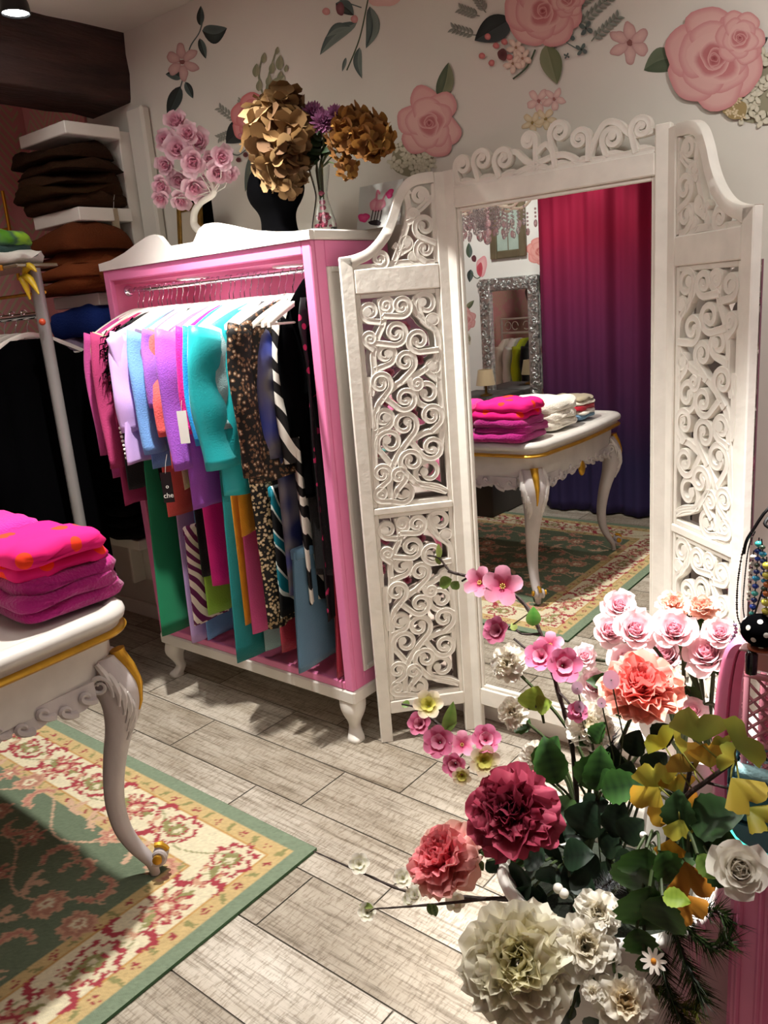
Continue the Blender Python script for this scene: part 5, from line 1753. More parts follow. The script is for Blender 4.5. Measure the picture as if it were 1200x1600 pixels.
def leafblade(b, p0, d, up_, L, W_, c0, c1, fold=.25, bend=.5, serr=0, n=9, tipw=.8, wavy=.0):
    """leaf from p0 growing along d, face towards up_"""
    d = Vector(d).normalized(); s_ = d.cross(Vector(up_))
    s_ = s_.normalized() if s_.length > 1e-4 else d.orthogonal().normalized()
    u_ = s_.cross(d).normalized()
    v = []; c = []
    for i in range(n + 1):
        t = i / n
        w_ = W_ * math.sin(PI * min(1, t ** tipw)) ** .8 if 0 < t < 1 else W_ * .04
        if serr and 0 < i < n: w_ *= 1 + serr * (1 if i % 2 else -1)
        a = bend * t
        ce = p0 + d * (L * math.sin(a) / max(a, 1e-3) * t / max(t, 1e-6) if a > 1e-3 else L * t) - u_ * (L * (1 - math.cos(a)) / max(bend, 1e-3) if bend > 1e-3 else 0)
        if bend > 1e-3: ce = p0 + d * (L * math.sin(bend * t) / bend) - u_ * (L * (1 - math.cos(bend * t)) / bend)
        else: ce = p0 + d * L * t
        for j, q in enumerate((-1, -.5, 0, .5, 1)):
            v.append(ce + s_ * w_ * q + u_ * (w_ * fold * abs(q) + wavy * W_ * math.sin(t * 9 + q * 3)))
            c.append(mix(c0, c1, abs(q) * .7 + .2 * (i % 2)))
    f = [(i*5+j, (i+1)*5+j, (i+1)*5+j+1, i*5+j+1) for i in range(n) for j in range(4)]
    b.add(v, f, c)

def ginkgo(b, p0, d, face, R, c0, c1, seed=0, spread=1.15):
    rs = random.Random(seed)
    d = Vector(d).normalized(); s_ = d.cross(Vector(face)).normalized(); u_ = s_.cross(d)
    v = [p0]; c = [c0]; n = 16; nr = 4
    for j in range(1, nr + 1):
        for k in range(n + 1):
            t = k / n * 2 - 1
            a = t * spread
            r = R * j / nr * (1 - (.30 * math.exp(-(t * 7) ** 2) if j == nr else .1 * math.exp(-(t * 7) ** 2) * (j / nr))) * (1 + .03 * math.sin(k * 2.3 + seed) * (j / nr)) * (1 - .12 * abs(t) ** 4)
            h = R * (.10 * math.sin(t * 5 + seed) * (j / nr) ** 2 - .12 * (j / nr) ** 2 + .10 * abs(t) * (j / nr))
            v.append(p0 + d * r * math.cos(a) + s_ * r * math.sin(a) + u_ * h); c.append(mix(c0, c1, (j / nr) ** 1.5 * (.6 + .4 * abs(t))))
    f = [(0, 1 + k, 2 + k) for k in range(n)]
    for j in range(nr - 1):
        a, e = 1 + j * (n + 1), 1 + (j + 1) * (n + 1)
        f += [(a + k, e + k, e + k + 1, a + k + 1) for k in range(n)]
    b.add(v, f, c)

def tocam(p, k=1.0, off=(0, 0, 0)):
    return ((Vector((0, 0, HC)) - Vector(p)).normalized() * k + Vector(off)).normalized()

# ------------------------------------------------------------------ things standing on the wardrobe
ZW = 1.671
def rose_tree():
    base = atz(328, 392, ZW); base = Vector((-2.15, 1.95, ZW))
    t = thing('rose_lamp', 'decorative tree of pale pink foam roses on a curved white trunk, on the wardrobe', 'decoration', base)
    Y = 1.95
    b = MB(); b.lathe([(.045, 0), (.045, .008), (.015, .014)], base, 20); b.build('base', M_plasticw, t)
    tr = bez([base + Vector((0, 0, .008)), at(312, 360, Y), at(303, 338, Y), at(312, 318, Y), at(335, 300, Y), at(322, 270, Y)], 8)
    b = MB(); b.tube(tr, [.016 - .008 * i / len(tr) for i in range(len(tr))], 10); b.build('trunk', M_whitem, t)
    pk0, pk1 = lin('#f0a5c1'), lin('#fde3ec')
    heads = [(274, 187, 16), (258, 218, 15), (293, 208, 15), (277, 233, 18), (309, 220, 18), (301, 253, 18), (258, 258, 14), (327, 250, 12), (347, 246, 16), (341, 271, 16), (279, 283, 15), (252, 291, 14), (304, 295, 17), (321, 286, 15), (250, 312, 12), (283, 315, 14), (360, 272, 12)]
    for i, (u, v, r) in enumerate(heads):
        p = at(u, v, Y - .03 + .05 * math.sin(i * 2.1)); R = r * mpx(p) * 1.32
        dr = tocam(p, 1, (.5 * (u - 300) / 60 * .7, -.1, .55 * (255 - v) / 60))
        b = MB(); hub = tr[-6 - (i % 6)]
        b.tube([hub, (hub + p) / 2 + Vector((0, .01, -.01)), p - dr * R * .4], .0018, 5)
        s = b.build('stem', M_plasticw, t)
        b = MB(); bloom_rose(b, p - dr * R * .4, dr, R * .95, pk0, pk1, i + 1, 16); b.build('rose', M_petal, s)
rose_tree()

def leaning_frame():
    Y = 2.02
    x0, x1 = at(272, 360, Y)[0], at(309, 360, Y)[0]
    t = thing('gilt_frame', 'narrow gilt picture frame leaning behind the pink rose tree on the wardrobe', 'picture frame', ((x0 + x1) / 2, Y, ZW))
    z1 = at(290, 318, Y)[2]
    lean = lambda p: Vector((p[0], p[1] + (p[2] - ZW) * .12, p[2]))
    b = MB(); fw = .022
    for a in ((x0, Y, ZW, x0 + fw, Y + .02, z1), (x1 - fw, Y, ZW, x1, Y + .02, z1), (x0 + fw, Y, ZW, x1 - fw, Y + .02, ZW + fw), (x0 + fw, Y, z1 - fw, x1 - fw, Y + .02, z1)):
        b.box(a[:3], a[3:], fn=lean, bev=.004)
    b.build('frame', M_oldgold, t, smooth=False)
    b = MB(); b.box((x0 + fw, Y + .008, ZW + fw), (x1 - fw, Y + .014, z1 - fw), fn=lean); b.build('backing_sheet', mat('frame_backing', '#b5aa98', .7), t, smooth=False)
leaning_frame()
b = MB(); p = Vector((at(322, 385, 2.07)[0], 2.07, ZW))
b.box((p.x - .06, 2.06, ZW), (p.x + .05, 2.09, ZW + .20), bev=.01)
tag(b.build('black_box', M_velvet, smooth=False), 'black upright box behind the trunk of the rose tree', 'box')

def bust():
    c = Vector((-1.955, 1.93, ZW))
    c = at(437, 362, 1.93); c.z = ZW
    t = thing('mannequin_bust', 'black velvet display bust standing on the wardrobe under the dried hydrangea', 'display bust', c)
    k = mpx(c)
    b = MB()
    prof = [(34, 0), (36, 6), (33, 14), (32, 30), (36, 42), (47, 56), (52, 70), (50, 82), (46, 92), (40, 100), (24, 108), (4, 111)]
    rings = []
    for r, z in [(q[0], q[1]) for q in bez([(a, q, 0) for a, q in prof], 3)]:
        rings.append([Vector((c.x + r * k * math.cos(a), c.y + r * k * .7 * math.sin(a), c.z + z * k)) for a in [2*PI*j/24 for j in range(24)]])
    b.loft(rings); b.build('torso', M_velvet, t)
    return c
bc = bust()
def dried(name, label, heads, cols, cat='dried flower', group=None):
    p0 = at(*heads[0][:3])
    t = thing(name, label, cat, p0, group)
    for i, (u, v, Y, r, n, sq) in enumerate(heads):
        p = at(u, v, Y); R = r * mpx(p)
        b = MB(); bloom_hydrangea(b, p, tocam(p, 1, (0, 0, .15)), R, cols, 7 + i, n, .40 if R > .05 else .55, sq, -.6); b.build('flower_head', M_dry, t)
    return t, p0
cd = [lin('#856640'), lin('#705334'), lin('#947852'), lin('#5f442b')]
hd_, p0 = dried('dried_hydrangea', 'large drooping bunch of dried beige hydrangea leaning on the black bust', [(440, 172, 1.86, 26, 22, (1, 1, 1)), (437, 212, 1.84, 44, 60, (1, 1, 1)), (440, 250, 1.84, 36, 44, (1, 1, 1)), (448, 278, 1.84, 20, 20, (1, 1, 1))], cd)
b = MB(); b.tube([at(440, 172, 1.88), at(440, 240, 1.90), at(436, 262, 1.92)], .004, 6); b.build('stem', M_twig, hd_)

def vase_group():
    c = at(507, 356, 1.90); c.z = ZW; k = mpx(c)
    t = thing('hourglass_vase', 'clear hourglass glass vase on the wardrobe with pink stones in its foot', 'vase', c)
    pr = [(19, 0), (20, 4), (19, 12), (15, 28), (11, 44), (10, 54), (12, 68), (15, 82), (17, 94)]
    pts = [(q[0], q[1]) for q in bez([(a, z, 0) for a, z in pr], 4)]
    b = MB()
    prof = [(r * k, z * k) for r, z in pts] + [((r - 1.6) * k, z * k) for r, z in reversed(pts) if z > 3] + [(.001, 3.4 * k)]
    b.lathe(prof, c, 28); b.build('glass', M_glass, t)
    b = MB(); rs = random.Random(3)
    M_st = mat('pink_glass_stones', None, .15, attr=True)
    for i in range(70):
        z = rs.uniform(5, 26); a = rs.uniform(0, 6.28); r = rs.uniform(0, np.interp(z, [0, 12, 28], [15, 14, 10]))
        b.ball(c + Vector((r*k*math.cos(a), r*k*math.sin(a), z*k)), rs.uniform(2.4, 3.6)*k, 6, 5, (1, 1, .8), col=mix(lin('#7c2440'), lin('#c2506e'), rs.random()))
    for z in (34, 42, 55): b.ball(c + Vector((.5*k, 0, z*k)), 5*k, 8, 6, (1, 1, .8), col=lin('#c9607c'))
    b.build('pink_stones', M_st, t);
    zt = c.z + 94 * k
    mouth = Vector((c.x, c.y, zt - .01)); foot = Vector((c.x, c.y, c.z + 46 * k))
    gs = 'mauve chrysanthemums in the glass vase'
    for i, (u, v, r) in enumerate(((489, 178, 18), (474, 192, 15), (505, 192, 19), (524, 180, 15), (497, 203, 14))):
        p = at(u, v, 1.90 + .03 * math.sin(i * 2)); R = r * mpx(p)
        f = thing('chrysanthemum', ['mauve chrysanthemum at the top middle of the glass vase bunch', 'mauve chrysanthemum leftmost in the glass vase bunch', 'largest mauve chrysanthemum in the centre of the glass vase bunch', 'mauve chrysanthemum rightmost in the glass vase bunch', 'lowest mauve chrysanthemum of the glass vase bunch'][i], 'flower', p, gs)
        b = MB(); bloom_mum(b, p - tocam(p) * R * .2, tocam(p, 1, (0, 0, .6)), R * .95, lin('#7d3f63'), lin('#b277a0'), i, 90); b.build('bloom', M_petal, f)
        b = MB(); b.tube([p, (p + mouth) / 2 + Vector((0, .01, 0)), mouth + Vector((.006 * (i - 2), 0, 0)), foot + Vector((.003 * (i - 2), 0, 0))], .0028, 6); b.build('stem', M_stem, f)
        for j in range(5):
            b = MB()
            q = p.lerp(mouth, .38 + .10 * j); leafblade(b, q, (ru(-1, 1), ru(-.8, .3), ru(-.2, .8)), (0, -1, .5), .05, .012, lin('#1e2c18'), lin('#33462a'), bend=.6)
            b.build('leaf', M_leaf, f)
    co = [lin('#96692f'), lin('#ab8040'), lin('#80562a')]
    lab = 'ochre dried flowers in the glass vase'
    for i, (nm, u, v, r, n) in enumerate((('ochre dried hydrangea nearest the mauve chrysanthemums', 552, 203, 24, 34), ('ochre dried hydrangea at the far right of the glass vase bunch', 580, 214, 24, 34), ('small ochre dried flower low right of the glass vase', 541, 262, 13, 12), ('ochre dried disc flower below the chrysanthemums', 523, 216, 12, 8), ('ochre dried disc flower above the vase rim', 531, 235, 13, 8))):
        p = at(u, v, 1.88)
        tt, _ = dried('dried_flower', nm, [(u, v, 1.88, r, n, (1, 1, 1))], co, group=lab)
        b = MB(); b.tube([p, p.lerp(mouth, .6) + Vector((0, 0, .02)), mouth, foot], .0022, 5); b.build('stem', M_stem, tt)
vase_group()

def card():
    Y = 2.03
    x0, x1 = at(557, 356, Y)[0], at(625, 356, Y)[0]
    z0, z1 = ZW, at(600, 282, Y)[2]
    t = thing('flamingo_card', 'white card with a drawing of flamingos leaning on the wall above the wardrobe', 'card', ((x0 + x1) / 2, Y, z0))
    ln = lambda a, q, d: Vector((a, Y + d + (q - z0) * .25, q))
    b = MB(); b.prism([(x0, z0), (x1, z0), (x1, z1), (x0, z1)], ln, .0, .008); b.build('card_board', mat('white_card', '#c9cdc9', .7), t, smooth=False)
    dd = Decal(lambda u, v: (lambda p: ln(p[0], p[2], 0))(at(u, v, Y)), (0, -1, 0), .001)
    PKc, DKc = lin('#d8829a'), lin('#2a2226')
    for dx, s in ((0, 1), (9, -1)):
        dd.blob(580 + dx, 320, 8, 10, 0, PKc, lin('#e6b4bf'), .1, seed=dx)
        dd.line([(582 + dx, 314), (584 + dx - s*3, 302), (587 + dx - s*5, 297), (588 + dx - s*2, 303)], 1.5, PKc)
        for q in (-2, 3): dd.line([(581 + dx + q, 328), (580 + dx + q, 345)], .8, DKc)
    dd.blob(585, 348, 11, 4, 0, DKc, DKc, .1)
    dd.blob(566, 340, 8, 8, 0, lin('#d6307c'), lin('#ea6aa2'), .15, seed=3); dd.blob(602, 302, 6, 7, 0, lin('#d6307c'), lin('#ea6aa2'), .15, seed=5)
    dd.b.build('flamingo_drawing', M_decal, t, smooth=False)
card()

# ------------------------------------------------------------------ left side: shelves, knitwear, rail of black coats
def shelves():
    t = thing('shelf_unit', 'white open shelf unit with stacked knitwear, left of the wardrobe by the wall corner', 'shelf', (-3.09, 2.0, 0))
    b = MB(); b.box((-3.27, 2.085, .25), (-2.945, 2.155, 2.19), bev=.003); b.build('back_panel', M_white, t, smooth=False)
    for z0, z1, y in ((2.155, 2.20, 1.845), (1.845, 1.895, 1.845), (1.526, 1.575, 1.87), (1.207, 1.254, 1.87), (.87, .915, 1.87), (.50, .545, 1.87)):
        b = MB(); b.box((-3.27, y, z0), (-2.93, 2.085, z1), bev=.003); b.build('shelf_board', M_white, t, smooth=False)
    b = MB(); b.box((-3.268, 2.02, .25), (-3.25, 2.085, 2.155), bev=.003); b.build('side_panel', M_white, t, smooth=False)
shelves()
def pile(c, z, sx, sy, hs, cols, labels, group, ang=0, jit=.012, sag=.012, seed=0):
    for i, h in enumerate(hs):
        mm = cloth('knit_' + cols[i][1:] + str(seed), cols[i], .92, bump=.5, bscale=140, sheen=0, spec=.1) if ('knit_' + cols[i][1:] + str(seed)) not in bpy.data.materials else bpy.data.materials['knit_' + cols[i][1:] + str(seed)]
        folded('folded_sweater', labels[i], (c[0] + ru(-jit, jit), c[1] + ru(-jit, jit)), z, sx, sy, h + .008, mm, ang + ru(-.06, .06), group, seed * 10 + i, sag)
        z += h
    return z
nth = ['lowest', 'second from bottom', 'third from bottom', 'fourth from bottom', 'fifth from bottom', 'topmost']
pile((-3.12, 1.945), 1.897, .40, .30, [.046, .044, .046, .044, .060], ['#3a2618', '#33200f', '#3b2719', '#321f12', '#2c1a0e'], [nth[i if i < 4 else 5] + ' dark brown sweater on the upper shelf under the beam' for i in range(5)], 'dark brown sweaters on the upper shelf', PI, .022, .04, 1)
pile((-3.09, 1.93), 1.577, .40, .32, [.058, .052, .050, .085], ['#7a3f20', '#7d4224', '#6f3a1e', '#5d2f18'], [nth[i if i < 3 else 5] + ' rust brown sweater on the shelf below the dark brown ones' for i in range(4)], 'rust brown sweaters on the middle shelf', PI, .012, .05, 2)
pile((-3.11, 1.965), 1.256, .36, .26, [.048, .042, .055], ['#cdb9d8', '#cfbcda', '#c6b2d4'], [nth[i if i < 2 else 5] + ' of the lilac ribbed sweaters on the shelf under the blue one' for i in range(3)], 'lilac sweaters on the shelf', PI, .015, .03, 3)
pile((-3.11, 1.96), 1.402, .38, .28, [.11], ['#27408f'], ['thick royal blue sweater lying on top of the lilac ones'], None, PI, 0, .03, 4)
pile((-3.11, 1.96), .917, .37, .28, [.05, .045, .055, .095], ['#c2559a', '#d571ac', '#d97bb4', '#d272b0'], [nth[i if i < 3 else 5] + ' pink sweater on the lower shelf beside the wardrobe' for i in range(4)], 'pink sweaters on the lower shelf', PI, .015, .04, 5)
pile((-3.11, 1.96), .547, .36, .28, [.055, .055, .055, .055, .05], ['#141416', '#111113', '#161618', '#121214', '#151517'], [nth[i if i < 4 else 5] + ' black sweater on the bottom shelf beside the wardrobe' for i in range(5)], 'black sweaters on the bottom shelf', PI, .012, .02, 6)
tagcard('swing_tag', 'beige swing tag hanging from the dark brown sweaters on the upper shelf', Vector((-2.9287, 2.0, 1.893)), .030, .13, mat('kraft_card', '#8f8168', .8))

def left_rail():
    X1_, Y0 = -2.71, 1.50
    t = thing('garment_rail', 'grey steel garment rail at the left with a glass shelf on top', 'clothes rack', (X1_, Y0, 0))
    b = MB()
    b.tube([(X1_, Y0, .0), (X1_, Y0, 1.655)], .021, 16); b.build('post', M_steel, t)
    b = MB(); b.tube([(-3.55, Y0, .0), (-3.55, Y0, 1.655)], .021, 16); b.build('post', M_steel, t)
    b = MB(); b.tube([(-3.55, Y0, 1.50), (X1_ - .01, Y0, 1.50)], .013, 10); b.build('hanging_rail', M_chrome, t)
    b = MB(); b.tube([(-3.55, Y0 + .03, 1.575), (X1_ - .01, Y0 + .03, 1.575)], .006, 8); b.build('gold_rod', M_gold, t)
    b = MB(); b.box((-3.60, Y0 - .075, 1.657), (X1_ + .03, Y0 + .075, 1.669), bev=.003); b.build('glass_shelf', mat('shelf_glass', '#6b5a42', .15, spec=.8), t, smooth=False)
    b = MB(); b.box((-3.60, Y0 - .084, 1.654), (X1_ - .06, Y0 - .0755, 1.672), bev=.002); b.build('shelf_edge', mat('gold_edge', '#d7922a', .35, metal=.5), t, smooth=False)
    gb = 'black garments on the left rail'
    HLl = 'white hanger on the left steel rail of black clothes'
    hh_ = None
    for i in range(7):
        x = -2.83 - i * .085
        lab_ = 'white hanger on the left steel rail carrying black clothes'
        if hh_ is None: hh_ = make_hanger('clothes_hanger', lab_, x, Y0, 1.509, M_plasticw, 'white hangers on the left rail')
        else: copy_thing(hh_, (x, Y0, 1.509), lab_, ru(-.12, .12))
        garment('coat', 'long black garment hanging on the left steel rail', 'coat', x, M_velvet, ztop=1.42, hem=.42 + .02 * (i % 3), hw=.185, th=.075, yc=Y0, sleeve=.55, sl_w=.06, seed=300 + i, group=gb)
left_rail()
def clip():
    p = at(50, 450, 1.47)
    t = thing('banana_clip', 'yellow banana shaped clips hooked over the steel garment rail', 'hair clip', p)
    M_y = mat('yellow_clip', '#c9a91f', .4, noise=.2, nscale=20)
    for i, (a, L) in enumerate(((-.2, .10), (.5, .11), (1.0, .08))):
        b = MB(); pts = [p + Vector((-.05 + L * q * math.cos(a) * 1.0, -.005 * i, .03 - L * q * math.sin(a) + .03 * math.sin(PI * q))) for q in [k / 8 for k in range(9)]]
        b.tube(pts, [.003 + .010 * math.sin(PI * k / 8) for k in range(9)], 8); b.build('clip_arm', M_y, t)
    b = MB(); b.ball(at(66, 503, 1.47), .012, 8, 6, col=None); b.build('red_bead', mat('red_bead_paint', '#b5421f', .4), t)
clip()
def scarves():
    z = 1.670
    for i, (h, cc, lb) in enumerate(((.03, '#d9d6cd', 'white cloth lying on the shelf of the left rail'), (.04, '#2d4a46', 'dark green and grey scarf folded on the left shelf'), (.04, '#6fa024', 'lime green scarf folded on top of the left shelf'))):
        mm = cloth('scarf_' + cc[1:], cc) if i != 2 else pattern('green_scarf_print', 'cloud', '#4f8a1c', '#8fc034', 14, '#3c5c4c')
        folded('folded_scarf', lb, (-2.93 + (.02 if i == 0 else -.03), 1.50), z, .30 if i else .40, .15, h + .02, mm, .05 * i, None, 140 + i, .02, 'scarf'); z += h
scarves()
b = MB(); p = at(6, 330, 1.95)
b.box((p.x - .06, 1.95, 1.86), (p.x + .03, 1.965, 2.0), bev=.004)
b2 = MB()
t = thing('gold_stand', 'small gold wire stand at the far left edge by the pink wallpaper', 'stand', (p.x, 1.95, 1.69))
bb = MB()
for dx in (-.10, .02): bb.tube([(p.x + dx, 1.95, 1.675), (p.x + dx, 1.95, 2.06)], .008, 8)
for zz in (1.80, 1.90): bb.tube([(p.x - .10, 1.95, zz), (p.x + .02, 1.95, zz)], .008, 8)
bb.build('gold_bars', mat('bright_gold', '#d99a2b', .3, metal=.7), t)
def ceiling_spot():
    c = Vector((-2.75, 1.62, 2.55))
    t = thing('ceiling_spotlight', 'black ceiling spotlight with a bright white lens at the top left', 'spotlight', c)
    b = MB(); b.lathe([(.05, -.0), (.05, -.012), (.012, -.014), (.012, -.03)], c, 20); b.build('mount', M_black, t)
    b = MB(); b.lathe([(.035, .0), (.045, -.03), (.048, -.062), (.044, -.062), (.040, -.05)], c + Vector((0, 0, -.025)), 24); b.build('housing', M_black, t)
    b = MB(); b.lathe([(.0415, -.056), (.02, -.058), (.001, -.0585)], c + Vector((0, 0, -.025)), 24); b.build('lens', mat('spot_lens', (.95, .97, 1), .3, emit=14), t)
ceiling_spot()

# ------------------------------------------------------------------ the planter and its flowers, right foreground
PC = Vector((-.475, 1.06, 0)); PZ = .53
def planter():
    t = thing('planter', 'tall white planter on the floor holding the big mixed bouquet', 'planter', PC)
    b = MB()
    prof = [(.105, 0), (.115, .01), (.12, .05), (.115, .09), (.13, .20), (.150, .36), (.158, .46), (.152, .50), (.165, .52), (.168, .53), (.160, .535), (.148, .52), (.142, .47), (.02, .45), (.001, .45)]
    b.lathe(prof, PC, 36); b.build('pot', M_whitem, t)
    b = MB(); b.tube([PC + Vector((.166 * math.cos(a), .166 * math.sin(a), .527)) for a in [2*PI*k/40 for k in range(41)]], .010, 8); b.build('beaded_rim', M_white, t)
    b = MB(); b.lathe([(.140, .47), (.09, .49), (.001, .50)], PC, 24); b.build('moss', mat('dark_moss', '#1d2418', .95, noise=.5, nscale=60, bump=1), t)
planter()
# a second white jug behind it
def jug():
    c = Vector((-.375, 1.24, 0)); 
    t = thing('jug', 'white enamel jug standing behind the planter among the roses', 'jug', c)
    b = MB(); b.lathe([(.085, 0), (.09, .01), (.095, .15), (.105, .38), (.10, .52), (.085, .60), (.095, .68), (.11, .72), (.104, .72), (.088, .67), (.078, .60), (.01, .58), (.001, .58)], c, 30); b.build('body', M_white, t)
    b = MB(); b.tube(bez([c + Vector((-.09, -.03, .62)), c + Vector((-.155, -.05, .60)), c + Vector((-.165, -.055, .48)), c + Vector((-.10, -.03, .40))], 6), .010, 8); b.build('handle', M_white, t)
jug()

hub = PC + Vector((0, 0, .47))
FB = 'flowers in the big bouquet'
def flower(name, label, cat, u, v, Y, px, fn, face=(0, 0, .25), stem=True, leaves=0, grp=None, root=None, mat_=None, lsz=.05, lc=('#22351b', '#3d5a2a'), sag=0):
    p = at(u, v, Y); R = px * mpx(p)
    d = tocam(p, 1, face)
    t = thing(name, label, cat, p, grp)
    b = MB(); fn(b, p - d * R * .25, d, R); b.build('bloom', mat_ or M_petal, t)
    r0 = (root or hub) + Vector((ru(-.05, .05), ru(-.04, .04), 0))
    if stem:
        mid = (p + r0) / 2 + Vector((0, .03, .05 - sag))
        path = bez([p - d * R * .4, mid, r0], 7)
        b = MB(); b.tube(path, [.0028 + .0015 * i / len(path) for i in range(len(path))], 6)
        s = b.build('stem', M_stem, t)
        if leaves:
            for j in range(leaves):
                b = MB()
                q = path[int((.25 + .5 * j / leaves) * (len(path) - 1))]
                leafblade(b, q, (ru(-1, 1), ru(-1, .2), ru(-.2, .7)), tocam(q, 1, (0, 0, .4)), lsz * ru(.8, 1.2), lsz * .36, lin(lc[0]), lin(lc[1]), bend=.7, serr=.06)
                b.build('leaf', M_leaf, t)
    return t

# peonies
BUR = [lin('#4a0a18'), lin('#8c1c34'), lin('#c2506a')]
flower('peony', 'large burgundy peony in the middle of the bouquet', 'flower', 795, 1265, .92, 74, lambda b, p, d, R: bloom_peony(b, p, d, R, *BUR, 3, 84, 1.05, 9), (-.35, 0, .15), leaves=3, lsz=.07)
flower('peony', 'coral pink peony with pale outer petals, left of the burgundy one', 'flower', 686, 1335, .92, 62, lambda b, p, d, R: bloom_peony(b, p, d, R, lin('#e0325c'), lin('#ef6f84'), lin('#efc3b4'), 5, 80, 1.1, 9), (-.75, 0, .35), leaves=2, lsz=.06)
flower('peony', 'very large cream peony at the bottom of the bouquet', 'flower', 808, 1502, .80, 92, lambda b, p, d, R: bloom_peony(b, p, d, R, lin('#dcd48e'), lin('#ebe4c6'), lin('#f3eedd'), 8, 100, 1.1, 10), (-.1, 0, .1), leaves=2, sag=.08)
flower('peony', 'peach and coral peony seen from the side under the pink roses', 'flower', 1003, 1068, 1.10, 66, lambda b, p, d, R: bloom_peony(b, p, d, R, lin('#ee4f66'), lin('#f4877f'), lin('#f7c4ae'), 11, 76, 1.0, 9), (-.1, .1, 1.1), leaves=2)
# white and cream mums
CRM = (lin('#efe8d8'), lin('#f4efe4'))
def mumf(n, seed, c0=lin('#e6dbbd'), c1=lin('#f2ede0')): return lambda b, p, d, R: bloom_peony(b, p, d, R, c0, c1, c1, seed, n, 1.15, 8)
gw = 'small cream flowers low in the bouquet'
flower('cream_flower', 'cream flower directly right of the large cream peony', 'flower', 915, 1478, .86, 52, mumf(52, 21), (.1, 0, .2), sag=.05)
flower('cream_flower', 'cream flower with a yellow heart at the bottom edge of the bouquet', 'flower', 978, 1565, .84, 50, mumf(46, 22, lin('#e2c890')), (.15, 0, .2), sag=.08)
flower('cream_flower', 'cream flower just under the planter rim', 'flower', 935, 1425, .90, 36, mumf(40, 23), (.1, 0, .3), sag=.03)
flower('cream_flower', 'small cream bud flower at the bottom left of the lower pair', 'flower', 925, 1548, .82, 16, mumf(18, 24), (0, 0, .2), sag=.06)
flower('white_flower', 'white puffy flower right of the branch stems, under the pink roses', 'flower', 920, 1132, 1.06, 38, mumf(50, 25), (-.2, 0, .4), leaves=1)
flower('white_flower', 'white puffy flower in front of the mirror below a pink blossom', 'flower', 793, 1035, 1.08, 31, mumf(44, 26), (-.4, 0, .2))
flower('white_flower', 'white flower before the foot of the mirror frame', 'flower', 800, 1112, 1.08, 25, mumf(36, 27), (-.3, 0, .2), leaves=1)
flower('white_flower', 'white flower just above the burgundy peony', 'flower', 838, 1182, 1.06, 27, mumf(36, 28), (-.2, 0, .3), leaves=1)
flower('gardenia', 'ivory gardenia in front of the pink dressing table', 'flower', 1156, 1358, .88, 46, lambda b, p, d, R: bloom_rose(b, p, d, R, lin('#e4ddcd'), lin('#f1ece0'), 31, 26), (.1, -.1, .1), leaves=2, root=PC + Vector((.12, 0, .50)))
# pale pink roses
RJ = Vector((-.375, 1.24, .66))
rl = 'pale pink roses behind the bouquet'
roses = [(968, 948, 27, 'topmost pale pink rose at the left of the bunch before the mirror'), (952, 986, 28, 'pale pink rose at the far left of the bright bunch'), (992, 985, 33, 'pale pink rose in the upper middle of the bright bunch'), (1053, 985, 33, 'pale pink rose right of centre at the top of the bright bunch'), (1040, 1025, 33, 'pale pink rose in the centre of the bright bunch'), (1106, 1022, 37, 'largest pale pink rose at the right of the bright bunch'), (978, 1032, 27, 'pale pink rose directly above the peach peony'), (928, 1070, 25, 'pale pink rosebud left of the peach peony'), (913, 1026, 19, 'small blush bud beside the dark branch'), (1082, 1112, 22, 'pale pink rose peeping out behind the ginkgo leaves'), (1126, 990, 25, 'pale pink rose next to the pink dressing table')]
for i, (u, v, r, lb) in enumerate(roses):
    flower('rose', lb, 'rose', u, v, 1.24 + .03 * math.sin(i * 1.9), r * 1.08, lambda b, p, d, R: bloom_rose(b, p, d, R, lin('#f5a5bf'), lin('#fdeae8'), 40 + i, 26), (.3 * math.sin(i), .1, .45), root=RJ, grp=None, leaves=1 if i % 2 else 0)
for i, (u, v, r, lb) in enumerate(((1052, 943, 27, 'peach ranunculus seen from the side before the right screen leaf, left one'), (1098, 946, 27, 'peach ranunculus seen from the side before the right screen leaf, right one'))):
    flower('ranunculus', lb, 'flower', u, v, 1.28, r, lambda b, p, d, R: bloom_peony(b, p, d, R, lin('#f2a08a'), lin('#f7b9a4'), lin('#fadccb'), 60 + i, 46, .8, 8), (0, .3, 1.3), root=RJ, leaves=2)

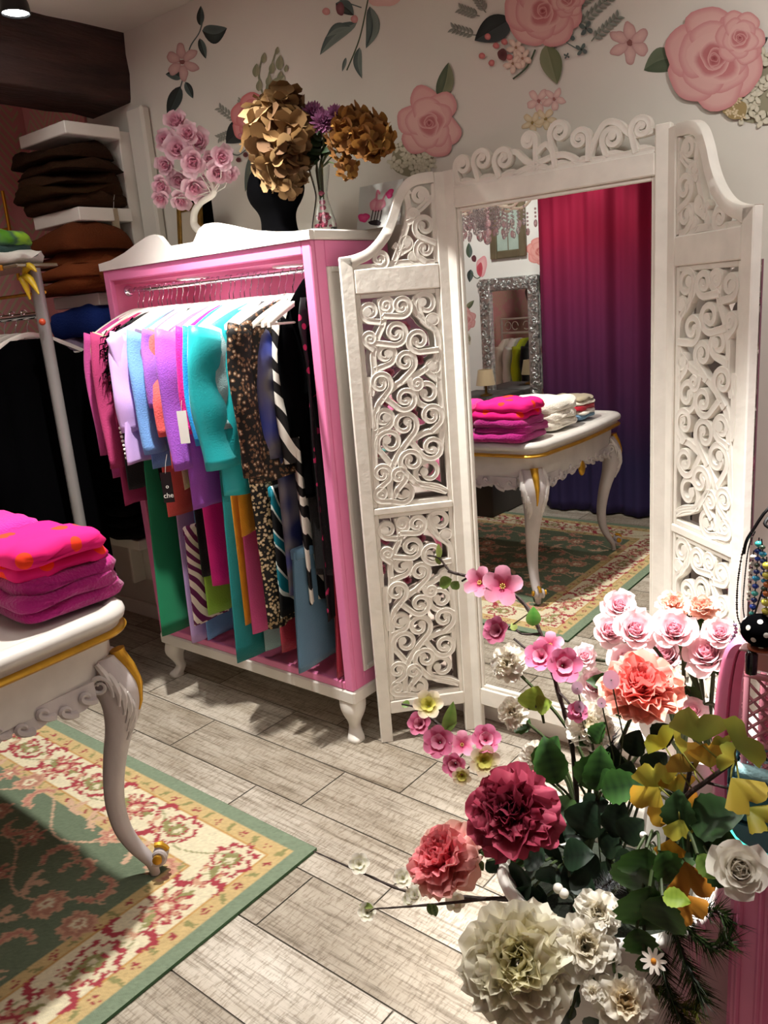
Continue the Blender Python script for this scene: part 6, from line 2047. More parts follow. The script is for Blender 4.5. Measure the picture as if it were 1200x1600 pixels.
# blossom branches
PB0, PB1 = lin('#c9386f'), lin('#f2afc6')
YB0, YB1 = lin('#c9c23a'), lin('#f4e6cf')
def branch(name, label, pts, blos, leaves, r0=.004, sprigs=()):
    P_ = [at(*q) for q in pts]
    t = thing(name, label, 'branch', P_[0])
    path = bez(P_, 6); n = len(path)
    b = MB(); b.tube(path, [r0 * (1 - .65 * i / n) * (1 + .18 * math.sin(i * 2.3)) for i in range(n)], 7)
    for sp in sprigs: b.tube(bez([at(*q) for q in sp], 4), r0 * .45, 5)
    tw = b.build('twig', M_twig, t)
    for i, (u, v, Y, px, kind, fc) in enumerate(blos):
        p = at(u, v, Y); R = px * mpx(p); d = tocam(p, 1, fc)
        b = MB()
        near = min(path, key=lambda q: (q - p).length)
        b.tube([near, p - d * R * .1], .0012, 5, col=lin('#4b3a26'))
        if kind == 'p': bloom_blossom(b, p, d, R, PB0, PB1, i + 3, 5, 26, lin('#e8d27a'))
        elif kind == 'd': bloom_blossom(b, p, d, R, PB0, lin('#e98bb0'), i, 6, 40); bloom_blossom(b, p, d, R * .7, PB0, PB1, i + 2, 5, 60)
        elif kind == 'y': bloom_blossom(b, p, d, R, YB0, YB1, i, 6, 30); bloom_blossom(b, p, d, R * .65, lin('#b9b52e'), lin('#e6df7a'), i + 1, 5, 50)
        else: bloom_blossom(b, p, d, R, lin('#dcdcb0'), lin('#f2f0e6'), i, 6, 35); bloom_blossom(b, p, d, R * .7, lin('#e4e2c0'), lin('#f5f3ea'), i + 1, 5, 55)
        b.build('blossom', M_petal, t)
    for (u, v, Y, du, dv, px, c) in leaves:
        p = at(u, v, Y); q = at(u + du, v + dv, Y)
        b = MB(); leafblade(b, p, (q - p), tocam(p, 1, (.3, 0, .3)), (q - p).length, px * mpx(p), lin(c), mix(lin(c), (.5, .6, .2), .3), bend=.5)
        b.build('leaf', M_leaf, t)
branch('blossom_branch', 'tall dark branch with pink blossoms reaching up before the mirror', [(905, 1290, 1.05), (893, 1160, 1.06), (872, 1080, 1.07), (845, 990, 1.08), (820, 945, 1.09), (790, 921, 1.09), (745, 903, 1.10), (706, 894, 1.10), (686, 872, 1.11), (668, 868, 1.11)],
       [(752, 912, 1.08, 24, 'p', (-.5, 0, .2)), (786, 917, 1.06, 30, 'p', (-.1, 0, .1)), (782, 988, 1.06, 24, 'd', (-.5, 0, .1)), (848, 1030, 1.06, 27, 'd', (-.3, 0, .3)), (878, 1040, 1.04, 30, 'd', (.3, 0, .1)), (860, 1010, 1.08, 20, 'p', (0, 0, .6)), (900, 1112, 1.05, 18, 'd', (.2, 0, 0))],
       [(706, 905, 1.10, -26, 12, 10, '#5f7f35'), (716, 908, 1.10, -12, 16, 8, '#547432'), (690, 872, 1.11, -12, 8, 7, '#7c9445'), (686, 872, 1.11, 0, -22, 5, '#8a9a50'), (832, 978, 1.07, 3, -28, 12, '#4f9a3a'), (805, 985, 1.07, -5, -12, 6, '#a3b565')],
       .0045, [[(845, 990, 1.08), (815, 990, 1.08), (800, 975, 1.08)], [(862, 1045, 1.07), (830, 1020, 1.07), (803, 998, 1.07)], [(700, 893, 1.10), (730, 900, 1.10), (722, 908, 1.10)], [(872, 1080, 1.07), (890, 1100, 1.06), (896, 1120, 1.06)]])
branch('blossom_branch', 'low branch with pink and yellow blossoms over the floor, left of the burgundy peony', [(880, 1300, 1.0), (800, 1225, 1.0), (740, 1175, 1.0), (695, 1140, 1.0), (655, 1108, 1.0), (628, 1100, 1.0)],
       [(670, 1104, .98, 23, 'y', (-.1, 0, .4)), (660, 1133, .98, 21, 'd', (-.4, 0, .1)), (688, 1160, .97, 27, 'd', (-.2, 0, 0)), (722, 1165, .98, 20, 'p', (0, 0, .4)), (758, 1158, .98, 25, 'd', (.2, 0, .4)), (755, 1186, .96, 24, 'y', (.2, 0, -.2)), (712, 1192, .96, 21, 'd', (-.2, 0, -.3)), (722, 1210, .95, 15, 'y', (-.1, 0, -.4))],
       [(697, 1145, 1.0, 12, -42, 11, '#5e8038'), (690, 1140, 1.0, 20, -10, 8, '#4d6b2e'), (640, 1103, 1.0, -14, -6, 7, '#5b7a38')], .0045)
wl = ('w', (-.1, 0, .3))
branch('twig_branch', 'upper thin brown twig with tiny white blossoms reaching left over the floor', [(850, 1408, .98), (730, 1402, .97), (640, 1394, .96), (575, 1368, .95), (530, 1348, .95), (490, 1330, .95)],
       [(562, 1352, .95, 17, *wl), (630, 1374, .95, 16, *wl), (648, 1400, .95, 14, *wl), (712, 1412, .95, 16, *wl), (640, 1408, .95, 12, *wl)], [(745, 1345, .96, 12, 16, 7, '#2c3f22')], .0038)
branch('twig_branch', 'lower thin brown twig with a white blossom at its tip over the floor', [(850, 1400, .97), (770, 1404, .95), (690, 1412, .93), (630, 1417, .92), (585, 1420, .92)],
       [(574, 1427, .92, 15, *wl)], [(583, 1418, .92, -28, -8, 5, '#6a7a3a'), (668, 1412, .92, 10, 20, 6, '#2f4326'), (676, 1412, .92, 8, 24, 6, '#2f4326')], .0036)

# ginkgo branch
def ginkgo_branch():
    P_ = [at(1040, 1380, 1.0), at(1048, 1300, .97), at(1068, 1250, .95), at(1102, 1222, .94), at(1150, 1188, .93)]
    t = thing('ginkgo_branch', 'branch of yellow green fan shaped ginkgo leaves at the right of the bouquet', 'branch', P_[0])
    path = bez(P_, 6); b = MB(); b.tube(path, [.0055 - .003 * i / len(path) for i in range(len(path))], 7)
    b.tube(bez([at(1068, 1250, .95), at(1075, 1220, .95), at(1080, 1190, .95)], 4), .003, 6); b.tube([at(1102, 1222, .94), at(1140, 1232, .94)], .002, 5)
    b.build('twig', M_twig, t)
    cA, cB, cC, cD = lin('#8c8f35'), lin('#b9a83e'), lin('#c58f2a'), lin('#7d8a3a')
    L = [(1093, 1160, 1092, 1066, 60, cD, lin('#a3a04a'), .93), (1040, 1168, 1015, 1128, 36, lin('#c9c03a'), cA, .96), (1055, 1160, 1078, 1140, 26, cB, cA, .95), (1085, 1205, 1050, 1155, 46, lin('#7c6a2c'), lin('#a57c2e'), .95), (1110, 1200, 1112, 1135, 52, lin('#8d7a2e'), cC, .94), (1030, 1240, 1012, 1170, 56, cA, cB, .96), (1062, 1240, 1045, 1170, 40, cA, cC, .97), (1130, 1165, 1128, 1118, 22, cD, cB, .93), (1150, 1170, 1182, 1135, 52, cD, lin('#98993c'), .90), (1150, 1190, 1108, 1165, 32, cB, cD, .92), (1142, 1215, 1182, 1262, 56, cB, lin('#cbb248'), .88), (1165, 1262, 1205, 1290, 46, cA, cB, .87), (1030, 1230, 1000, 1275, 56, cB, cC, .95), (1052, 1262, 1030, 1315, 44, cB, lin('#d19a34'), .94), (1062, 1280, 1068, 1318, 34, cA, cB, .93), (1075, 1270, 1105, 1250, 40, cC, lin('#b06c28'), .95), (1048, 1310, 1045, 1362, 34, lin('#cf9c30'), lin('#d08f2c'), .93), (1070, 1345, 1085, 1405, 60, lin('#9c6a24'), lin('#bf7c2a'), .95), (1060, 1395, 1085, 1435, 48, lin('#a86f22'), lin('#c78a34'), .96)]
    for i, (u0, v0, u1, v1, R, a, c, Y) in enumerate(L):
        p, q = at(u0, v0, Y), at(u1, v1, Y - .015)
        b = MB(); near = min(path, key=lambda z: (z - p).length)
        b.tube([near, (near + p) / 2 + Vector((0, -.006, .004)), p], .0012, 5, col=lin('#7c7a34'))
        ginkgo(b, p, q - p, tocam(p, 1, (.25 * math.sin(i * 2), 0, .25)), R * mpx(p), a, c, i, 1.0 + .2 * math.sin(i))
        b.build('leaf', M_leaf, t)
ginkgo_branch()

# green leaf sprays
def spray(name, label, items, root, col=('#1f3319', '#38562b'), serr=.06, w_=.34):
    r_ = at(*root); t = thing(name, label, 'leaves', r_)
    b = MB()
    for (u, v, Y, du, dv) in items:
        p = at(u, v, Y); b.tube(bez([r_, (r_ + p) / 2 + Vector((ru(-.01, .01), .01, .02)), p], 4), .0022, 5)
    b.build('stem', M_stem, t)
    for i, (u, v, Y, du, dv) in enumerate(items):
        p = at(u, v, Y); q = at(u + du, v + dv, Y)
        b = MB(); k = (.8 + .4 * rnd())
        leafblade(b, p, q - p, tocam(p, 1, (ru(-.4, .4), 0, ru(-.1, .6))), (q - p).length, (q - p).length * w_, mix(lin(col[0]), (0, 0, 0), .1 * rnd()), lin(col[1]), bend=.6, serr=serr if i % 2 else serr * .6, n=12, wavy=.05)
        b.build('leaf', M_leaf, t)
spray('hydrangea_leaves', 'long hanging dark green serrated leaves over the planter rim', [(1010, 1325, .90, -18, 70), (1030, 1330, .90, 28, 60), (990, 1340, .91, 2, 80), (1015, 1385, .88, -8, 100), (1035, 1400, .88, 6, 80), (995, 1450, .88, 14, 60), (1005, 1490, .88, 12, 40)], (1010, 1320, .95), ('#20381a', '#456b2f'), .08, .40)
spray('lime_leaf', 'small bright lime green leaf right of the long dark leaves', [(1035, 1400, .87, 42, 6)], (1030, 1400, .9), ('#7d9a2f', '#a3bd4a'), .08, .36)
spray('green_leaves', 'broad dark green leaves behind the gardenia', [(1080, 1290, .93, 70, -30), (1065, 1300, .93, -10, -60), (1080, 1300, .93, 75, 25), (1090, 1310, .93, 50, 60), (1060, 1320, .95, 40, 5), (1110, 1340, .90, 40, 55)], (1050, 1330, .98), ('#1c2f18', '#33502a'), .07, .42)
spray('green_leaf', 'light green leaf touching the left of the gardenia', [(1090, 1335, .87, 36, 44)], (1075, 1330, .92), ('#6b9440', '#93b55c'), .09, .34)
spray('green_leaves', 'upright green leaves between the branch stems', [(930, 1235, 1.0, 14, -60), (905, 1225, 1.0, 42, -40), (870, 1225, 1.0, -22, -70), (940, 1235, .99, 60, -15), (850, 1215, 1.02, 10, -60), (925, 1160, 1.04, 14, -30)], (920, 1330, 1.03), ('#1e351a', '#3f6a2e'), .06, .36)
spray('green_leaf', 'round yellow green leaf left of the branch before the mirror foot', [(825, 1108, 1.05, 16, -30), (838, 1106, 1.05, 20, -10)], (850, 1130, 1.06), ('#7e9636', '#9db04c'), .05, .55)
spray('ivy', 'dark ivy leaves under the burgundy peony', [(852, 1345, .96, -42, -12), (860, 1352, .95, 0, 42), (870, 1360, .95, 36, 26), (880, 1340, .95, 40, -10), (890, 1370, .94, 40, 20), (830, 1375, .95, -44, 16), (835, 1385, .95, -16, 44), (900, 1300, .98, 26, -40), (880, 1295, .98, 40, 10), (760, 1345, .95, 20, 18), (900, 1400, .93, 20, 30), (850, 1290, 1.0, 44, 16), (905, 1340, .98, 36, 30), (855, 1400, .95, -30, 22), (912, 1270, 1.0, 30, -20), (870, 1320, .99, -20, 30)], (890, 1390, 1.0), ('#0f1c12', '#233825'), .02, .48)
spray('ivy', 'dark ivy filling the planter mouth behind the leaves', [(940, 1330, 1.02, 26, -30), (960, 1345, 1.0, 36, 0), (930, 1360, 1.0, 36, 10), (950, 1300, 1.03, 20, -40), (970, 1310, 1.02, 30, -25), (985, 1360, 1.0, 26, 20), (1000, 1250, 1.04, 20, -34), (970, 1240, 1.05, 14, -44), (950, 1210, 1.06, 10, -40), (1010, 1210, 1.06, 26, -30), (985, 1180, 1.08, 10, -36), (1020, 1160, 1.1, 30, -24)], (950, 1390, 1.03), ('#101a12', '#22331f'), .03, .45)
spray('ivy', 'dark leaves hanging below the cream flowers', [(885, 1490, .88, -14, 34), (900, 1540, .86, -30, 40), (880, 1560, .85, 14, 50), (930, 1520, .86, 14, 40), (960, 1520, .86, 22, 30), (890, 1590, .84, -30, 24), (845, 1590, .80, 30, 22), (945, 1600, .83, -44, 30)], (920, 1430, .93), ('#15231a', '#33482a'), .02, .26)
def berries():
    for i, (u, v, Y, lb) in enumerate(((872, 1388, .90, 'pair of white berries in the planter beside the ivy'), (1045, 1262, .96, 'pair of small white berries by the ginkgo leaves'), (1005, 1305, .97, 'small white berries below the jug'))):
        p = at(u, v, Y); t = thing('snowberries', lb, 'berries', p)
        k = mpx(p)
        for dx, dy in ((0, 0), (9, 8)):
            b = MB(); q = at(u + dx, v + dy, Y); b.ball(q, 8 * k * (1 if i == 0 else .7), 12, 8); b.build('berry', mat('white_berry', '#e9e6da', .4) if 'white_berry' not in bpy.data.materials else bpy.data.materials['white_berry'], t)
        b = MB(); b.tube([p, p + Vector((.005, .03, -.03)), p + Vector((.01, .06, -.08))], .0015, 5); b.build('stem', M_stem, t)
berries()
def honesty():
    for i, (u, v, r) in enumerate(((902, 1075, 9), (955, 1062, 13), (940, 1098, 7), (905, 1104, 8))):
        p = at(u, v, 1.04); t = thing('honesty_disc', ['translucent mauve disc left of the pink rosebud', 'largest translucent mauve disc beside the peach peony', 'dark mauve disc above the white puffy flower', 'lowest translucent mauve disc by the branch'][i], 'dried seed disc', p)
        b = MB(); R = r * mpx(p); F = frame_to(tocam(p))
        b.add([p] + [p + F @ Vector((R * math.cos(a), R * 1.15 * math.sin(a), .001)) for a in [2*PI*k/18 for k in range(18)]], [(0, 1+k, 1+(k+1) % 18) for k in range(18)], col=lin('#cfb2cc')); b.build('disc', petal_mat('mauve_disc', .75) if i == 0 else bpy.data.materials['mauve_disc'], t)
        b = MB(); b.tube([p, p + Vector((.01, .02, -.10)), hub], .0012, 5); b.build('stem', M_stem, t)
honesty()
def daisy():
    p = at(1021, 1502, .86); t = thing('daisy', 'small white daisy with an orange heart below the long leaves', 'flower', p); R = 15 * mpx(p); d = tocam(p, 1, (.1, 0, .4))
    b = MB(); M = frame_to(d)
    for k in range(10): petal(b, M, p, k * .628, R, R * .22, R * .2, .2, 0, .1, 0, lin('#e9dfcf'), lin('#eee6da'), 3, 2)
    b.build('petals', M_petal, t)
    b = MB(); b.ball(p + d * R * .1, R * .3, 8, 6); b.build('heart', mat('daisy_heart', '#d98a1c', .7), t)
    b = MB(); b.tube([p, p + Vector((0, .04, -.02)), hub], .0014, 5); b.build('stem', M_stem, t)
daisy()
flower('pink_filler_flower', 'small magenta filler flower in the gap behind the stems', 'flower', 966, 1222, 1.10, 24, lambda b, p, d, R: bloom_mum(b, p, d, R, lin('#8c2a72'), lin('#c25aa6'), 3, 70), root=RJ)

def pine(name, label, pts, c0, c1, dens=90, nl=.035, seed=0):
    P_ = bez([at(*q) for q in pts], 8); t = thing(name, label, 'pine branch', P_[0]); rs = random.Random(seed)
    b = MB(); b.tube(P_, .0028, 6); b.build('twig', M_twig, t)
    b = MB()
    for i in range(dens):
        f = rs.random() * (len(P_) - 1.01); k = int(f); q = P_[k].lerp(P_[k + 1], f - k); ax = (P_[k + 1] - P_[k]).normalized()
        o = Vector((rs.gauss(0, 1), rs.gauss(0, 1), rs.gauss(0, 1))); o = (o - ax * o.dot(ax)).normalized()
        dd = (o * .8 + ax * .75).normalized(); L = nl * rs.uniform(.6, 1.15)
        s_ = dd.cross(o).normalized() * .0009
        c = mix(c0, c1, rs.random())
        b.add([q - s_, q + s_, q + dd * L], [(0, 1, 2)], c)
        b.add([q - s_.cross(dd), q + s_.cross(dd), q + dd * L], [(0, 1, 2)], c)
    b.build('needles', M_leaf, t)
pg = [lin('#16240f'), lin('#3c4f22')]; ps = [lin('#8a8f92'), lin('#c9cdd2')]
for i, (lb, pts, cc, dn) in enumerate((
    ('dark pine branch hanging between the planter and the pink dressing table', [(1040, 1400, .98), (1075, 1450, .97), (1110, 1480, .97), (1140, 1470, .97)], pg, 260),
    ('pine branch drooping below the orange ginkgo leaves', [(1040, 1420, .98), (1070, 1500, .96), (1095, 1560, .95)], pg, 260),
    ('pine branch at the lowest right corner of the bouquet', [(1030, 1480, .97), (1045, 1550, .95), (1070, 1600, .95)], pg, 240),
    ('pine branch with yellowish tips near the floor', [(1020, 1540, .96), (1060, 1570, .95), (1090, 1580, .94)], [lin('#4a551f'), lin('#8a8a34')], 160),
    ('pine branch peeking out at the left of the dressing table', [(1090, 1420, 1.02), (1120, 1425, 1.0), (1140, 1440, 1.0)], pg, 150),
    ('short pine sprig by the white berries', [(1060, 1260, 1.0), (1055, 1235, 1.0), (1056, 1215, 1.0)], pg, 90),
    ('frosted silver sprig in the planter mouth', [(920, 1400, 1.0), (945, 1385, .98), (965, 1370, .97)], ps, 260),
    ('frosted silver sprig behind the white puffy flower', [(975, 1260, 1.1), (960, 1200, 1.1), (955, 1150, 1.1)], ps, 280),
    ('pine branch lowest in the shade beside the planter', [(1000, 1560, 1.0), (1030, 1600, .99), (1080, 1640, .98)], pg, 220))):
    pine('frosted_sprig' if cc is ps else 'pine_branch', lb, pts, cc[0], cc[1], dn, .042 if cc is pg else .03, i)

# ------------------------------------------------------------------ the pink dressing table at the right edge
DX, DY, DZ = -.262, 1.0, .70
M_dp = mat('pink_dresser_paint', '#ee86b0', .35, noise=.06, nscale=6, bump=.05)
M_groove = mat('dark_pink_groove', '#a8466f', .5)
def dresser():
    t = thing('dressing_table', 'pink painted dressing table with moulded panels at the right edge, shop trinkets on it', 'dressing table', (.1, 1.22, 0))
    x1 = .55; y1 = 1.46
    b = MB(); b.box((DX + .012, DY + .012, .05), (x1, y1, DZ - .012), bev=.004); b.build('body', M_dp, t, smooth=False)
    b = MB(); b.box((DX, DY, 0), (DX + .055, DY + .05, DZ - .012), bev=.006)
    for xx in (DX + .014, DX + .041): b.box((xx - .004, DY - .005, .05), (xx + .004, DY + .002, DZ - .04), bev=.003)
    b.build('corner_post', M_dp, t, smooth=False)
    b = MB()
    for k in range(3):
        xa = DX + .075 + k * .24; xb = xa + .215
        for (p0, p1, q0, q1) in ((xa, xa + .016, .06, .66), (xb - .016, xb, .06, .66), (xa, xb, .644, .66), (xa, xb, .06, .076), (xa, xb, .36, .39)):
            b.box((p0, DY + .001, q0), (p1, DY + .016, q1), bev=.005)
    b.build('door_moulding', M_dp, t, smooth=False)
    b = MB(); b.box((DX - .006, DY - .008, DZ - .012), (x1, y1, DZ), bev=.004); b.build('table_board', mat('ruby_table_board', '#8c2745', .3, noise=.1), t, smooth=False)
    b = MB(); 
    pts = [(DX - .012 + .05 * (1 - math.cos(a)), DY - .014 + .05 * (1 - math.sin(a))) for a in [PI / 2 * k / 6 for k in range(7)]][::-1]
    poly = [(x1, DY - .014)] + [(x1, y1), (DX - .012, y1)] + [(DX - .012 + .05 * (1 - math.cos(a)), DY - .014 + .05 * (1 - math.sin(a))) for a in [PI / 2 * k / 6 for k in range(7)]]
    b.prism(poly, lambda a, q, d: Vector((a, q, DZ + d)), .002, .010); gt = b.build('glass_top', M_glass, t, smooth=False)
    b = MB(); b.tube([Vector((a, q, DZ + .006)) for a, q in poly[2:]] + [Vector((x1, DY - .014, DZ + .006))], .0052, 8); b.build('polished_edge', mat('turquoise_glass_edge', '#48c9b8', .1, spec=.7), gt)
    # tall curved side of the mirror back
    b = MB()
    Yb = 1.10
    path = bez([(-.292, Yb, .655), (-.297, Yb, .72), (-.300, Yb, .79), (-.298, Yb, .86), (-.294, Yb, .91), (-.287, Yb, .945), (-.272, Yb, .958), (-.256, Yb, .945)], 6)
    b.loft([[Vector((p.x + a * w2, p.y + c, p.z)) for a, c in ((-1, -.012), (-.55, -.020), (.1, -.020), (.25, -.013), (.4, -.020), (1, -.014), (1, .012), (-1, .012))] for p, w2 in zip(path, [.019 - .006 * i / len(path) for i in range(len(path))])])
    b.box((-.312, Yb - .012, .62), (-.24, 1.45, DZ - .013), bev=.004)
    b.build('curved_side', M_dp, t)
    b = MB(); b.box((-.262, Yb + .05, DZ + .011), (.45, Yb + .065, .86)); b.build('back_panel', M_dp, t, smooth=False)
    return t
dresser()

def lattice_basket():
    p = at(1180, 1090, 1.06)
    x0, x1 = at(1161, 1090, 1.06)[0], at(1161, 1090, 1.06)[0] + .17; Y = 1.06; z0 = at(1180, 1135, Y)[2]; z1 = at(1180, 1052, Y)[2]
    z0 = DZ + .012
    t = thing('lattice_basket', 'pink lattice basket standing on the glass top of the dressing table', 'basket', ((x0+x1)/2, Y, z0))
    M_l = mat('dusty_pink_lattice', '#c98491', .5)
    for Yq in (Y, Y + .09):
        b = MB()
        for zz in (z0, (z0 + z1) / 2, z1 - .008): b.box((x0, Yq - .003, zz), (x1, Yq + .003, zz + .008), bev=.001)
        for xx in (x0, x1 - .008): b.box((xx, Yq - .003, z0), (xx + .008, Yq + .003, z1), bev=.001)
        n = 9
        for k in range(-9, n):
            for sg in (1, -1):
                a = x0 + (k + .5) * .019; h = z1 - z0
                xa, za, xb, zb = (a, z0, a + h, z1) if sg > 0 else (a + h, z0, a, z1)
                # clip to the frame
                def clp(xa, za, xb, zb):
                    for lim, sd in ((x0, 1), (x1, -1)):
                        if (xa - lim) * sd < 0 and (xb - lim) * sd < 0: return None
                        if (xa - lim) * sd < 0: f = (lim - xa) / (xb - xa); xa, za = lim, za + (zb - za) * f
                        if (xb - lim) * sd < 0: f = (lim - xa) / (xb - xa); xb, zb = lim, za + (zb - za) * f
                    return xa, za, xb, zb
                r = clp(xa, za, xb, zb)
                if r: b.tube([(r[0], Yq, r[1]), (r[2], Yq, r[3])], .0022, 4)
        b.build('lattice_side', M_l, t)
    b = MB(); b.box((x0, Y, z0 - .001), (x1, Y + .09, z0 + .004)); b.build('base', M_l, t, smooth=False)
lattice_basket()
def polka_knob():
    c = at(1190, 985, 1.03); 
    t = thing('polka_dot_cushion', 'black round pin cushion with white dots above the lattice basket', 'pin cushion', c)
    k = mpx(c)
    b = MB(); b.ball(c, 30 * k, 24, 14, (1.05, 1, .86)); b.build('cushion', M_velvet, t)
    b = MB(); rs = random.Random(2)
    for i in range(26):
        z = 1 - 2 * (i + .5) / 26; a = i * 2.4; r = math.sqrt(1 - z*z)
        n = Vector((r * math.cos(a), r * math.sin(a), z)); q = c + Vector((n.x * 31 * k * 1.05, n.y * 31 * k, n.z * 31 * k * .86)); F = frame_to(n)
        rr = rs.choice((4.2, 4.2, 1.6)) * k
        b.add([q + n * .0006] + [q + F @ Vector((rr * math.cos(a_), rr * math.sin(a_), 0)) for a_ in [2*PI*j/12 for j in range(12)]], [(0, 1+j, 1+(j+1) % 12) for j in range(12)])
    b.build('white_dots', M_plasticw, t)
    b = MB(); b.lathe([(14 * k, -24 * k), (20 * k, -27 * k), (20 * k, -30 * k), (5 * k, -31 * k)], c, 20); b.build('rim', mat('copper_rim', '#b5694c', .35, metal=.6), t)
    zt = c.z - 31 * k
    d = thing('display_box', 'pale pink glazed box under the black spotted cushion', 'box', Vector((c.x, c.y + .03, DZ + .20)))
    b = MB(); zb = at(1180, 1052, 1.06)[2] + .001
    b.box((c.x - .022, c.y + .032, zb), (c.x + .08, c.y + .11, zt), bev=.003); b.build('body', mat('pale_pink_acrylic', '#d9a3a6', .15, spec=.6), d, smooth=False)
    b = MB(); b.box((c.x - .024, c.y - .01, zt - .004), (c.x + .08, c.y + .11, zt), bev=.001); b.build('lid', mat('pale_pink_lid', '#e3b4b6', .2), d, smooth=False)
polka_knob()
def pendant():
    p = at(1174, 1035, 1.02); k = mpx(p); t = thing('black_pendant', 'glossy black cylindrical pendant hanging left of the pin cushion', 'pendant', p)
    b = MB(); b.lathe([(4*k, -21*k), (9*k, -18*k), (9.5*k, 14*k), (6*k, 20*k), (2*k, 21*k)], p, 16); b.build('stone', mat('gloss_black', '#08080a', .08, spec=.8), t)
    b = MB(); b.tube([p + Vector((0, 0, 20*k)), p + Vector((-.004, .01, .05)), p + Vector((.006, .02, .10))], .0012, 5); b.build('cord', M_black, t)
pendant()
def ring_box():
    p = at(1184, 1215, 1.02); z = DZ + .0125
    c = at(1190, 1216, .99); c = Vector((-.20, 1.035, z))
    c = atz(1190, 1222, z + .05); c.z = z
    t = thing('ring_box', 'open teal ring box with a silver ring on the dressing table', 'jewellery box', c)
    b = MB(); h = .085; w2, d2 = .038, .03
    for lo, hi in (((-w2, -d2, 0), (w2, d2, h - .035)), ((-w2, -d2, h - .035), (-w2 + .005, d2, h)), ((w2 - .005, -d2, h - .035), (w2, d2, h)), ((-w2, d2 - .005, h - .035), (w2, d2, h)), ((-w2, -d2, h - .035), (w2, -d2 + .004, h - .022))): b.box(tuple(Vector(lo) + c), tuple(Vector(hi) + c), bev=.002)
    b.build('box', mat('dark_teal_box', '#2f5a63', .5), t, smooth=False)
    b = MB()
    for yy in (-.012, .008): b.tube([c + Vector((-w2 + .008, yy, h - .018)), c + Vector((w2 - .008, yy, h - .018))], .011, 12)
    b.build('cushion', cloth('pale_teal_velvet', '#8fb6bb'), t)
    b = MB(); q = c + Vector((0, -.003, h + .002)); b.tube([q + Vector((.009*math.cos(a), 0, .009*math.sin(a))) for a in [2*PI*j/16 for j in range(17)]], .0016, 6); b.ball(q + Vector((0, -.004, .011)), .004, 8, 6); b.build('silver_ring', M_chrome, t)
ring_box()
def necklaces():
    Y = 1.05
    top = at(1182, 822, Y)
    t = thing('necklace_stand', 'bent black wire necklace stand above the dressing table', 'jewellery stand', Vector((top.x + .03, Y + .03, DZ + .012)))
    b = MB(); base = Vector((top.x + .035, Y + .05, DZ + .013))
    b.tube(bez([base, base + Vector((0, 0, .3)), Vector((top.x + .02, Y + .02, top.z + .02)), at(1172, 835, Y), at(1162, 865, Y)], 6), .0022, 6)
    b.tube(bez([Vector((top.x + .02, Y + .02, top.z + .02)), at(1195, 818, Y), at(1215, 830, Y)], 6), .0022, 6)
    b.build('wire', M_black, t)
    b = MB(); b.lathe([(.05, 0), (.05, .006), (.006, .010)], base + Vector((0, 0, -.001)), 20); b.build('foot', M_black, t)
    M_bd = mat('beads', None, .12, attr=True, spec=.8)
    def strand(lb, pts, r, cols, group=None):
        path = bez([at(*q) for q in pts], 12); tt = thing('necklace', lb, 'necklace', path[0])
        b = MB(); b.tube(path, .0008, 5); b.build('cord', M_black, tt)
        b = MB(); acc = 0; i = 0; rs = random.Random(len(lb))
        for a, q in zip(path[:-1], path[1:]):
            acc += (q - a).length
            if acc > r * 1.75: b.ball(q, r * rs.uniform(.8, 1.1), 8, 6, (1, 1, .8), col=rs.choice(cols)); acc = 0
        b.build('beads', M_bd, tt)
    bl = [lin('#1c3f9c'), lin('#2a8fb5'), lin('#45b8b0'), lin('#143070'), lin('#3a4a3a')]
    strand('blue and turquoise bead necklace hanging left of the other blue strand', [(1186, 840, Y), (1184, 870, Y), (1181, 910, Y), (1178, 942, Y), (1174, 962, Y)], .0048, bl)
    strand('blue and turquoise bead necklace nearest the picture edge', [(1190, 842, Y - .01), (1193, 880, Y - .01), (1194, 920, Y - .01), (1195, 945, Y - .01)], .0048, bl)
    strand('yellow green bead strand at the right edge', [(1198, 870, Y - .02), (1199, 910, Y - .02), (1197, 950, Y - .02), (1199, 972, Y - .02)], .006, [lin('#c9c04a'), lin('#8fb0a0'), lin('#b0602a')])
    strand('white lace bead strand behind the blue necklaces', [(1178, 860, Y + .01), (1174, 900, Y + .01), (1170, 940, Y + .01)], .0045, [lin('#ddd6c4'), lin('#e8e2d4')])
    strand('black cord necklace with tiny black beads, outermost on the left', [(1178, 828, Y), (1164, 850, Y), (1157, 880, Y), (1152, 920, Y), (1152, 960, Y), (1158, 978, Y)], .0016, [lin('#1a1a1c')])
    strand('second thin black cord necklace inside the outer one', [(1180, 830, Y + .005), (1170, 855, Y + .005), (1164, 900, Y + .005), (1161, 945, Y + .005), (1164, 970, Y + .005)], .0011, [lin('#1a1a1c')])
    strand('short pink cord with a grey bead on the curved pink side', [(1146, 970, 1.14), (1150, 985, 1.14), (1142, 1003, 1.14), (1135, 1025, 1.14)], .003, [lin('#7b6f86'), lin('#b06a9a')])
necklaces()

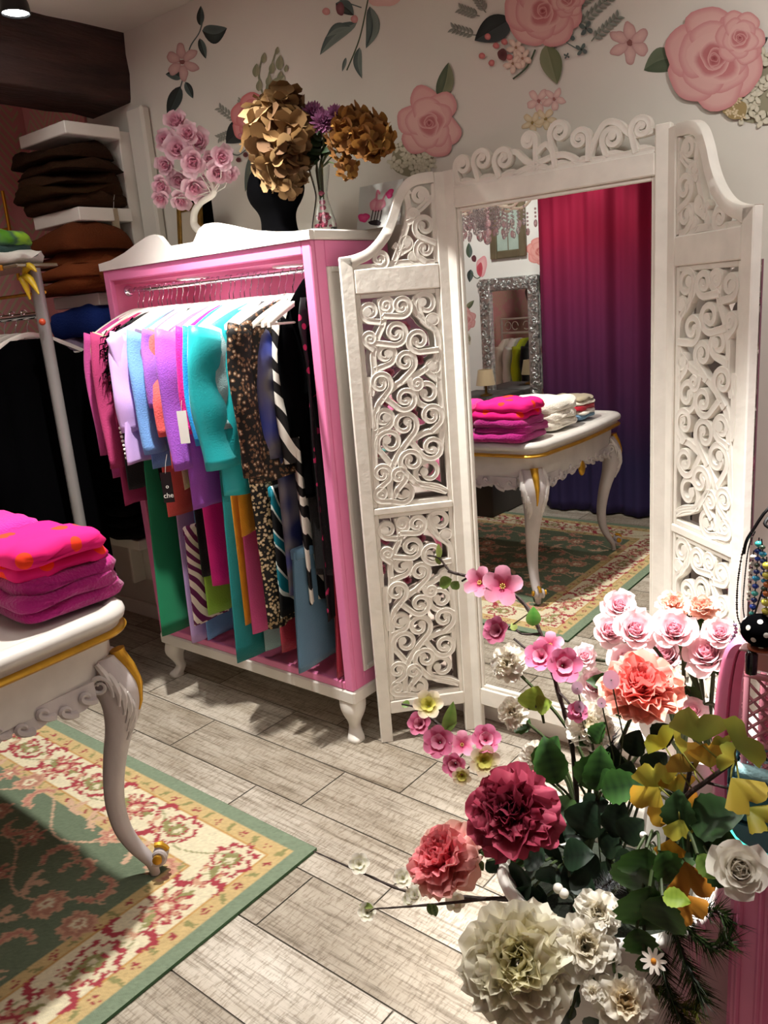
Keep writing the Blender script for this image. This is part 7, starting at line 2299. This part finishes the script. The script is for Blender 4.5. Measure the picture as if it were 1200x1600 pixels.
# garlands of little silk roses hanging behind the carved leaves
def garland(label, pts, org, d2, nr):
    def onleaf(u, v):           # the point of the leaf's plane, a little behind the carving
        o2 = org - nr * .014
        p = Vector((0, 0, HC)); q = at(u, v, 1.0) - p
        k = (o2 - p).dot(nr) / q.dot(nr)
        return p + q * k
    P_ = [onleaf(u, v) for u, v in pts]
    P_.sort(key=lambda p: -p.z)
    t = thing('rose_garland', label, 'garland', P_[0])
    b = MB(); b.tube(P_, .0012, 5); b.build('string', M_stem, t)
    for i, p in enumerate(P_):
        b = MB(); bloom_rose(b, p - nr * .004, nr, .0165, lin('#c93a68'), lin('#f0a0b8'), i + 80, 14); b.build('silk_rose', M_petal, t)
_h0 = Vector((-1.405, 2.095, 0)); _d0 = (Vector((-1.632, 1.850, 0)) - _h0).normalized(); _n0 = Vector((_d0.y, -_d0.x, 0))
if _n0.y > 0: _n0 = -_n0
_h1 = Vector((-0.737, 2.100, 0)); _d1 = Vector((.7757, -.631, 0)); _n1 = Vector((_d1.y, -_d1.x, 0))
if _n1.y > 0: _n1 = -_n1
Z1 = lambda x, y: (520 + x / 2.857, 250 + y / 2.857)
Z7 = lambda x, y: (560 + x / 4, 780 + y / 4)
garland('string of pink silk roses behind the upper carving of the left screen leaf', [Z1(325, 745), Z1(385, 890), Z1(250, 950), Z1(232, 1078), Z1(355, 1130), Z1(188, 1320), Z1(330, 1420), Z1(195, 1415)], _h0, _d0, _n0)
garland('string of pink silk roses behind the lower carving of the left screen leaf', [Z7(165, 255), Z7(265, 210), Z7(388, 245), Z7(145, 440), Z7(302, 505)], _h0, _d0, _n0)
garland('string of pink silk roses behind the upper carving of the right screen leaf', [(1145, 453), (1172, 472), (1095, 540), (1140, 570), (1150, 620), (1105, 665), (1155, 728), (1117, 780)], _h1, _d1, _n1)
garland('string of pink silk roses behind the lower carving of the right screen leaf', [(1100, 892), (1140, 915), (1090, 930), (1150, 985)], _h1, _d1, _n1)

def mannequin():
    c = Vector((-3.48, 1.12, .0))
    t = thing('mannequin', 'black mannequin torso with a head, seen only in the silver mirror', 'mannequin', c)
    b = MB()
    prof = [(.11, 1.05), (.15, 1.10), (.12, 1.22), (.15, 1.36), (.17, 1.45), (.09, 1.50), (.05, 1.53), (.048, 1.57), (.07, 1.61), (.085, 1.67), (.075, 1.74), (.03, 1.78), (.002, 1.785)]
    dn = [(q[0], q[1]) for q in bez([(a, z, 0) for a, z in prof], 3)]
    b.loft([[Vector((c.x + r * .62 * math.cos(a), c.y + r * math.sin(a), z)) for a in [2*PI*j/20 for j in range(20)]] for r, z in dn]); b.build('torso', M_black, t)
    b = MB(); b.tube([c, c + Vector((0, 0, 1.06))], .015, 8); b.lathe([(.16, 0), (.16, .012), (.02, .02)], c, 20); b.build('stand', M_black, t)
mannequin()
